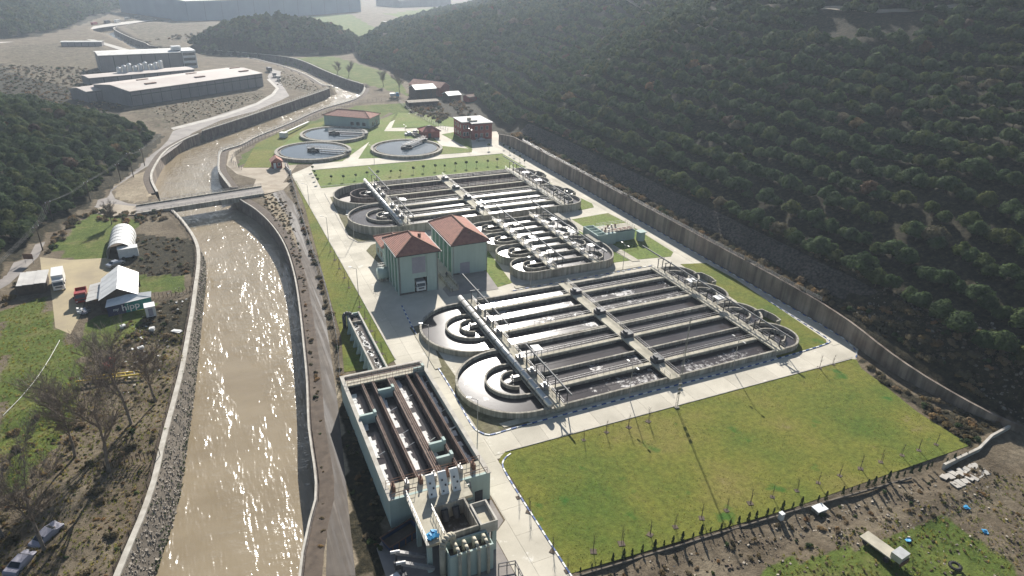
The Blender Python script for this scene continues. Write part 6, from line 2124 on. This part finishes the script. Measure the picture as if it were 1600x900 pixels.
# hillside slope below the far end, wild thicket round the farm and the field
order = sorted(range(len(pts)), key=lambda i: pts[i][5])
u_, v_, _ = project(np.array([p[:3] for p in pts]))
single = set()
for i in order:
    if pts[i][4] == 'hillR' and -10 < u_[i] < 1620 and -10 < v_[i] < 930:
        single.add(i)
    if len(single) >= 300:
        break
ptree = None
side = {0: 'dark rounded evergreen tree in the contour rows on the near right hillside', 1: 'brown leaved small tree among the evergreens on the near right hillside'}
for i in single:
    x, y, z, sc, _, _ = pts[i]
    v = int(RNG.integers(0, 100))
    v = 6 if v < 2 else (5 if v < 6 else v % 5)
    o = bpy.data.objects.new('hillside_tree', None)
    COL.objects.link(o)
    o.location = (x, y, z - .15)
    o.rotation_euler = (0, 0, RNG.uniform(0, 6.28))
    o.scale = (sc * RNG.uniform(.85, 1.15), sc * RNG.uniform(.85, 1.15), sc * RNG.uniform(.85, 1.1))
    tag(o, side[1 if v >= 5 else 0], 'tree', 'brown trees on the near right hillside' if v >= 5 else 'evergreen trees on the near right hillside')
    for nm, me_ in (('trunk', TRUNKS[v]), ('crown', CROWN_N[v])):
        c = bpy.data.objects.new(nm, me_)
        COL.objects.link(c)
        c.parent = o

proto_far = bpy.data.collections.new('far_crowns')
proto_near = bpy.data.collections.new('near_crowns')
for k in range(NV):
    proto_far.objects.link(bpy.data.objects.new('crown_far_%d' % k, CROWN_F[k]))
    proto_near.objects.link(bpy.data.objects.new('crown_near_%d' % k, CROWN_N[k]))


def scatter(name, label, data, collection, weights):
    """data: x, y, z, scale -> one object whose points carry instances of the crown meshes"""
    n = len(data)
    D = np.array(data, float)
    me = bpy.data.meshes.new(name)
    me.from_pydata(D[:, :3].tolist(), [], [])
    a = me.attributes.new('scl', 'FLOAT_VECTOR', 'POINT')
    sc = D[:, 3:4] * RNG.uniform(.82, 1.18, (n, 3))
    a.data.foreach_set('vector', sc.astype(np.float32).ravel())
    a = me.attributes.new('rot', 'FLOAT_VECTOR', 'POINT')
    ro = np.zeros((n, 3), np.float32)
    ro[:, 2] = RNG.uniform(0, 6.28, n)
    a.data.foreach_set('vector', ro.ravel())
    a = me.attributes.new('pick', 'INT', 'POINT')
    w = np.array(weights, float)
    a.data.foreach_set('value', RNG.choice(len(w), n, p=w / w.sum()).astype(np.int32))
    o = bpy.data.objects.new(name, me)
    COL.objects.link(o)
    tag(o, label, 'trees', kind='stuff')
    ng = bpy.data.node_groups.new(name, 'GeometryNodeTree')
    ng.interface.new_socket('Geometry', in_out='INPUT', socket_type='NodeSocketGeometry')
    ng.interface.new_socket('Geometry', in_out='OUTPUT', socket_type='NodeSocketGeometry')
    gi, go = ng.nodes.new('NodeGroupInput'), ng.nodes.new('NodeGroupOutput')
    ip = ng.nodes.new('GeometryNodeInstanceOnPoints')
    ci = ng.nodes.new('GeometryNodeCollectionInfo')
    ci.inputs['Collection'].default_value = collection
    ci.inputs['Separate Children'].default_value = True
    ci.inputs['Reset Children'].default_value = True
    ip.inputs['Pick Instance'].default_value = True
    for at, ty, sk_ in (('scl', 'FLOAT_VECTOR', 'Scale'), ('rot', 'FLOAT_VECTOR', 'Rotation'), ('pick', 'INT', 'Instance Index')):
        nn = ng.nodes.new('GeometryNodeInputNamedAttribute')
        nn.data_type = ty
        nn.inputs['Name'].default_value = at
        out = [q for q in nn.outputs if q.enabled and q.name == 'Attribute'][0]
        ng.links.new(out, ip.inputs[sk_])
    ng.links.new(gi.outputs[0], ip.inputs['Points'])
    ng.links.new(ci.outputs[0], ip.inputs['Instance'])
    ng.links.new(ip.outputs[0], go.inputs[0])
    md = o.modifiers.new('scatter', 'NODES')
    md.node_group = ng
    return o


W = [20, 20, 20, 19, 19, 2, 1]
rest = [pts[i] for i in range(len(pts)) if i not in single]
scatter('hillside_wood', 'dark evergreen trees covering the upper and far right hillside', [(p[0], p[1], p[2] - .15, p[3]) for p in rest if p[4] == 'hillR'], proto_far, W)
scatter('left_wood', 'dense dark evergreen wood on the low hill at the left', [(p[0], p[1], p[2] - .2, p[3]) for p in rest if p[4] == 'hillL'], proto_near, W)
scatter('mound_wood', 'dark wooded mound behind the river bend', [(p[0], p[1], p[2] - .3, p[3]) for p in rest if p[4] == 'hillM'], proto_far, W)
scatter('valley_wood', 'hazy wooded hill in the top left corner', [(p[0], p[1], p[2] - .3, p[3]) for p in rest if p[4] == 'hillT'], proto_far, W)

# low scrub: brambles and dry brush on banks and waste ground
SHR = []
for k in range(5):
    rg = random.Random(300 + k)
    L_ = [(rg.uniform(-.5, .5), rg.uniform(-.5, .5), rg.uniform(.15, .45), rg.uniform(.3, .55)) for _ in range(5)]
    SHR.append(crown_mesh('shrub', L_, 260, .2, ('leaf_shrub', 'leaf_litter', 'leaf_shrub', 'leaf_litter', 'leaf_evergreen')[k], k, .6, .8))
cs = bpy.data.collections.new('scrub')
for k, me_ in enumerate(SHR):
    cs.objects.link(bpy.data.objects.new('scrub_%d' % k, me_))
sp = []
BR = [
    ([(117.4, 79.5), (116.4, 69.9), (118.4, 60.5), (124.2, 51.8), (110.4, 50.3), (110.9, 60.8), (112.6, 69.0)], 1.5, .5, 1.2),
    (ROUGH_B, 1.25, .12, .5), (ROUGH_B, 5, .6, 1.3), (SPOIL, 1.9, .25, .7),
    ([(60, 46), (112, 44), (126, 44), (124, 26), (60, 32)], 1.6, .12, .4),
    ([(-23.0, 207.3), (-7.4, 196.2), (-7.1, 170.8), (-20.2, 175.9), (-24.5, 190.5)], 2.0, .3, .9),
    ([(-15.0, 158.7), (-7.6, 157.6), (-9.4, 134.8), (-20.7, 142.1)], 2.0, .3, 1.0),
    ([(122.8, 58), (122.8, 270), (126.0, 270), (126.0, 92), (138, 58)], 1.5, .6, 1.9), ([(131, 88), (131, 270), (134.5, 270), (134.5, 88)], 2.2, .7, 1.6),
    ([(-35.6, 234.8), (-24.7, 227.0), (-15.5, 224.9), (-13.6, 215.0), (-24.1, 214.9), (-32.9, 222.2)], 1.6, .6, 1.4),
    ([(-43.4, 209.7), (-41.1, 222.3), (-36.6, 235.8), (-34.3, 228.7), (-40.3, 208.5), (-41.7, 196.1)], 1.7, .7, 1.6),
    ([(-47.5, 169.8), (-46.5, 178.3), (-44.6, 187.3), (-43.3, 184.8), (-44.8, 175.8), (-46.7, 165.2)], 1.7, .7, 1.6),
    ([(26.3, 246.4), (24.7, 213.5), (21.3, 155.8), (18.9, 126.3), (16.6, 109.2), (15.8, 109.1), (18.0, 126.6), (20.1, 156.2), (23.6, 213.9), (25.1, 245.2)], 1.2, .5, 1.1),
    ([(13.3, 231.5), (21.1, 230.9), (21.1, 202.2), (17.7, 157.2), (12.9, 115.4), (9.7, 88.6), (6.2, 70.4), (5.4, 70.7), (9.3, 92.1), (15.7, 154.1), (16.5, 195.2)], 1.2, .2, .7),
    ([(-120, 440), (-42, 385), (-36, 410), (-45, 465), (-65, 560), (-140, 590)], 3.4, .5, 1.5),
    ([(105.8, 366.2), (125.7, 370.2), (114.7, 328.3), (106.8, 315.2), (100.9, 349.5)], 2.5, .8, 2.0), ([(141.3, 386.6), (131.7, 331.4), (125.2, 294.7), (116.6, 297.5), (129.1, 369.2)], 3.0, .8, 2.0),
    ([(16.1, 109.4), (16.9, 90.8), (16.4, 75.1), (13.4, 67.3), (10.3, 68.6), (12.3, 84.3)], 1.5, .3, .8),
    ([(45.9, 455.4), (54.4, 433.7), (69.2, 411.5), (70.6, 429.2), (62.3, 488.9), (57.3, 514.4)], 2.6, .25, .8),
    ([(-25.5, 399.8), (36.1, 427.4), (37.0, 416.3), (11.5, 374.9), (-10.7, 348.0)], 2.6, .25, .8),
    ([(-34.5, 703.2), (4.6, 728.9), (39.2, 747.0), (36.5, 799.5), (-17.0, 755.8)], 7, 1, 2.4),
]
for poly, cell, a, b in BR:
    xs, ys, zs, ss, dd, rg = candidates(poly, cell, 77, .2)
    k = (rg.random(len(xs)) < .8) & ~(inside(xs, ys, RIV_POLY) | (seg_dist(xs, ys, RIV_POLY) < 1.5) | (seg_dist(xs, ys, RIV_L_NEAR, False) < 3.6))
    for x, y, z in zip(xs[k], ys[k], zs[k]):
        sp.append((x, y, z - .05, rg.uniform(a, b)))
o = scatter('scrub', 'low brown brambles and brush on the banks and waste ground', sp, cs, [5, 5, 4, 3, 2])
o['category'] = 'scrub'

# grass tufts that roughen the lawns and the rough pasture
tufts = []
for k in range(3):
    rg = random.Random(800 + k)
    m = MB()
    for q in range(16):
        a, r_ = rg.uniform(0, 6.28), rg.uniform(0, .22)
        c = Vector((r_ * math.cos(a), r_ * math.sin(a), 0))
        e = c + Vector((rg.uniform(-.1, .1), rg.uniform(-.1, .1), rg.uniform(.08, .2)))
        sd = Vector((-math.sin(a), math.cos(a), 0)) * .035
        m.add([tuple(c - sd), tuple(c + sd), tuple(e)], [(0, 1, 2)])
    me_ = bpy.data.meshes.new('tuft')
    me_.from_pydata(m.v, [], m.f)
    me_.materials.append(MATS[('leaf_grass', 'leaf_grass', 'leaf_straw')[k]])
    tufts.append(me_)
ct = bpy.data.collections.new('tufts')
for k, me_ in enumerate(tufts):
    ct.objects.link(bpy.data.objects.new('tuft_%d' % k, me_))
gp = []
for poly, cell, zt_ in ((LAWNS[0][0], .6, .05), (LAWNS[2][0], .7, .05)):
    xs, ys, zs, ss, dd, rg = candidates(poly, cell, 91, 0.05)
    k = vnoise(xs, ys, 4, 92) + .35 * rg.random(len(xs)) > .12
    gp += [(x, y, zt_, rg.uniform(.25, .6)) for x, y in zip(xs[k], ys[k])]
for poly, cell in ((COVER[5][0], .9), (ROUGH_B, .75), ([(60, 46), (112, 44), (126, 44), (124, 26), (60, 32)], .8)):
    xs, ys, zs, ss, dd, rg = candidates(poly, cell, 93, 0.1)
    gp += [(x, y, z, rg.uniform(.6, 1.8)) for x, y, z in zip(xs, ys, zs)]
o = scatter('grass', 'short uneven grass tufts on the lawns and rough pasture', gp, ct, [4, 3, 2])
o['category'] = 'grass'

# ------------------------------------------------------------------ bare trees on the left bank


def bare_tree(name, label, base, h, seed, spread=.55, mat='bark_pale'):
    rg = random.Random(seed)
    t = thing(name, label, 'tree', (0, 0, 0), 'bare trees on the left river bank', True)
    t.location = base
    tr, br, tw = MB(), MB(), MB()

    def grow(p, d, L, r, lev):
        n = 4 if lev == 0 else 3
        q = Vector(p)
        dd_ = Vector(d)
        pr_ = r
        mn = (.05, .04, .026, .018, .012)[lev]
        for i in range(n):
            dd_ = (dd_ + Vector((rg.uniform(-.14, .14), rg.uniform(-.14, .14), .05))).normalized()
            q2 = q + dd_ * (L / n)
            r2_ = max(mn, r * (1 - .5 * (i + 1) / n))
            (tr if lev == 0 else br if lev < 3 else tw).tube(tuple(q), tuple(q2), pr_, r2_, 6 if lev < 2 else (4 if lev < 3 else 3), False)
            if lev < 4:
                kk = (2 if i > 0 else 0) if lev == 0 else (3 if lev < 3 else 2)
                for _ in range(kk):
                    a = rg.uniform(0, 6.28)
                    side_ = Vector((math.cos(a), math.sin(a), rg.uniform(-.05, .5)))
                    nd = (dd_ * rg.uniform(.55, .95) + side_ * rg.uniform(.6, 1.0) * spread * 1.3).normalized()
                    grow(q2, nd, L * rg.uniform(.42, .62) if lev == 0 else L * rg.uniform(.42, .68), r2_ * .6, lev + 1)
            q, pr_ = q2, r2_
    grow((0, 0, -.3), (rg.uniform(-.06, .06), rg.uniform(-.06, .06), 1), h * .62, .13 + h * .008, 0)
    tr.build('trunk', mat, t)
    br.build('branches', mat, t)
    tag(tw.build('twigs', mat, t), kind='stuff')
    return t


for k, (x, y, h, l) in enumerate([(-21.3, 98.8, 19, 'tallest bare tree beside the timber fence on the river bank'), (-18.8, 110.7, 17, 'bare tree with twin trunks just above the timber fence'), (-27.9, 84.8, 17, 'bare tree in front of the grey car wrecks'), (-15.2, 116.6, 12, 'small bare tree closest to the river coping'), (-26.5, 105, 13, 'slender bare tree left of the yellow harrow'), (-33.5, 90, 14, 'bare tree at the left edge of the wood')]):
    bare_tree('bare_tree', l, (x, y, 0), h, 500 + k)
bare_tree('bare_tree', 'lone small bare tree on the grass near the bridge', (-28.5, 217, 0), 6, 520)['group'] = 'bare trees'
t_ = bare_tree('bare_tree', 'broad dead tree beside the pale blue van at the farm', (110.4, 401, 0), 13, 521, .7, 'bark')
t_['group'] = 'bare trees'
for k, (x, y, l) in enumerate(zip([77, 83, 96], [480, 472, 430], ['left bare tree on the far green field', 'right bare tree on the far green field', 'bare tree at the near corner of the far green field'])):
    bare_tree('bare_tree', l, (x + 12, y, 0), 9, 530 + k)['group'] = 'bare trees'

# ------------------------------------------------------------------ planted saplings and hedge plants


def sapling_proto(kind):
    t = thing('sapling', 'x', 'sapling', (0, 0, 0), None, True)
    m = MB()
    rg = random.Random(9)
    if kind == 'bare':
        m.tube((0, 0, 0), (.05, .03, 2.4), .035, .015, 5)
        for k in range(16):
            a, z = rg.uniform(0, 6.28), rg.uniform(.9, 2.2)
            m.tube((.03, .02, z), (.03 + .3 * math.cos(a), .02 + .3 * math.sin(a), z + .5), .012, .005, 3, False)
        m.build('stem', 'bark', t)
        MB().box(-.35, .35, -.35, .35, .0, .05).build('planting_pit', 'soil_dark', t)
        MB().tube((.18, 0, 0), (.18, 0, 1.5), .03, n=5).build('stake', 'wood_dark', t)
    elif kind == 'round':
        m.tube((0, 0, 0), (0, 0, 1.5), .05, .04, 5)
        m.build('trunk', 'bark', t)
        c = bpy.data.objects.new('crown', crown_mesh('crown', [(0, 0, 1.8, .55), (.2, .1, 1.7, .4), (-.2, 0, 2.0, .38)], 160, .2, 'leaf_evergreen', 3))
        COL.objects.link(c)
        c.parent = t
    else:
        m.tube((0, 0, 0), (0, 0, .3), .03, n=5)
        m.build('trunk', 'bark', t)
        vs, fs = [], []
        for k in range(170):
            z = rg.uniform(.05, 1.75)
            r_ = .22 * (1 - (z / 1.9) ** 2) * (.75 + .4 * math.sin(z * 7)) + .05
            a = rg.uniform(0, 6.28)
            leaf_quad(vs, fs, Vector((r_ * math.cos(a), r_ * math.sin(a), z)), Vector((math.cos(a), math.sin(a), .3)).normalized(), .17, rg, 1.6)
        me_ = bpy.data.meshes.new('crown')
        me_.from_pydata(vs, [], fs)
        me_.materials.append(MATS['leaf_cypress'])
        c = bpy.data.objects.new('crown', me_)
        COL.objects.link(c)
        c.parent = t
    return t


ORD = 'first second third fourth fifth sixth seventh eighth ninth tenth eleventh twelfth thirteenth fourteenth fifteenth sixteenth seventeenth eighteenth nineteenth'.split()
TENS = {20: 'twentieth', 30: 'thirtieth', 40: 'fortieth'}


def ordinal(n):
    if n < 20:
        return ORD[n - 1]
    return TENS[n] if n % 10 == 0 else {2: 'twenty-', 3: 'thirty-', 4: 'forty-'}[n // 10] + ORD[n % 10 - 1]


def place(proto, pos, labels, group, name, cat, s0=.85, s1=1.15, z=.05):
    for i, (x, y) in enumerate(pos):
        sc = random.uniform(s0, s1)
        lab = labels % ordinal(i + 1)
        if i == 0:
            proto.name = name
            proto.location = (x, y, z)
            proto.scale = (sc,) * 3
            tag(proto, lab, cat, group)
            continue
        c = copy_tree(proto, (x, y, z), random.uniform(0, 6.28), lab, group, sc)


place(sapling_proto('bare'), [(34.6, 54.5), (39.5, 56.0), (43.8, 55.7), (48.4, 55.5), (52.6, 55.3), (57.2, 55.2), (61.6, 55.0), (65.9, 54.8), (70.0, 54.5), (74.5, 54.1), (79.0, 54.1), (83.5, 54.0), (88.0, 53.9), (92.5, 53.8), (97.3, 53.6), (101.1, 53.4), (105.3, 53.3)], '%s staked sapling from the left along the lower edge of the front lawn', 'saplings along the lower lawn edge', 'sapling', 'sapling', .95, 1.35)
place(sapling_proto('bare'), [(34.4, 69.3), (34.6, 66.1), (34.4, 58.2)], '%s staked sapling from the back along the left lawn kerb', 'saplings along the left lawn edge', 'sapling', 'sapling', .9, 1.3)
place(sapling_proto('bare'), [(50.2, 77.4), (54.9, 77.7), (59.2, 77.4), (63.3, 77.5), (105.8, 79.1), (109.5, 79.0)], '%s staked sapling from the left along the top edge of the front lawn', 'saplings along the top lawn edge', 'sapling', 'sapling', .9, 1.3)
hp_ = [p for p in resample([(36.3, 53.8), (47.3, 53.2), (71.4, 51.6), (91.4, 50.0), (107.4, 49.4)], 46) if random.random() < .9]
place(sapling_proto('cypress'), [(x + random.uniform(-.15, .15), y + random.uniform(-.15, .15)) for x, y in hp_], '%s small cypress from the left in the hedge row below the front lawn', 'cypress hedge below the front lawn', 'cypress_shrub', 'shrub', .45, 1.05)
place(sapling_proto('round'), [(39.3, 239.3), (43.3, 237.9), (47.9, 238.8), (52.3, 239.8), (56.0, 238.5), (61.1, 239.4), (64.6, 239.0), (69.8, 239.9), (73.9, 240.3), (78.6, 240.5), (82.3, 240.2), (86.8, 240.5), (91.1, 240.0), (95.5, 240.4), (100.3, 240.7), (104.2, 240.3)], '%s round-headed tree from the left on the back lawn behind the far basin', 'round trees on the back lawn', 'round_tree', 'tree', .8, 1.2)
place(sapling_proto('round'), [(110.0, 262.9), (116.5, 261.9), (116.2, 255.2), (115.4, 248.9), (115.1, 242.7), (114.4, 236.8)], '%s round-headed tree from the back along the right end of the back lawn', 'round trees at the end of the back lawn', 'round_tree', 'tree', .8, 1.2)
place(sapling_proto('round'), [(35.2, 253.8), (35.0, 248.5), (34.5, 242.7), (34.3, 237.8)], '%s small dark tree from the back at the left end of the back lawn', 'round trees at the left end of the back lawn', 'round_tree', 'tree', .7, 1.0)
place(sapling_proto('bare'), [(25.6, 112), (25.9, 117), (26.0, 122), (26.2, 127), (26.4, 133), (26.5, 139), (26.5, 150), (26.6, 156), (26.6, 162), (26.6, 168), (26.6, 174)], '%s bare sapling from the front on the grass strip beside the main road', 'saplings on the grass strip', 'sapling', 'sapling', .9, 1.3)

# ------------------------------------------------------------------ haze
hz_ = MB().box(-1500, 1700, -60, 2400, -8, 175)
me = bpy.data.meshes.new('haze')
me.from_pydata(hz_.v, [], hz_.f)
hm = bpy.data.materials.new('haze')
hm.use_nodes = True
nt = hm.node_tree
nt.nodes.remove(nt.nodes['Principled BSDF'])
pv = nt.nodes.new('ShaderNodeVolumePrincipled')
pv.inputs['Color'].default_value = (0.74, 0.86, 1.0, 1)
pv.inputs['Density'].default_value = 0.00018
pv.inputs['Anisotropy'].default_value = 0.4
nt.links.new(pv.outputs[0], nt.nodes['Material Output'].inputs['Volume'])
me.materials.append(hm)
haze = bpy.data.objects.new('haze', me)
COL.objects.link(haze)
tag(haze, 'pale blue haze filling the valley air', 'haze', kind='stuff')
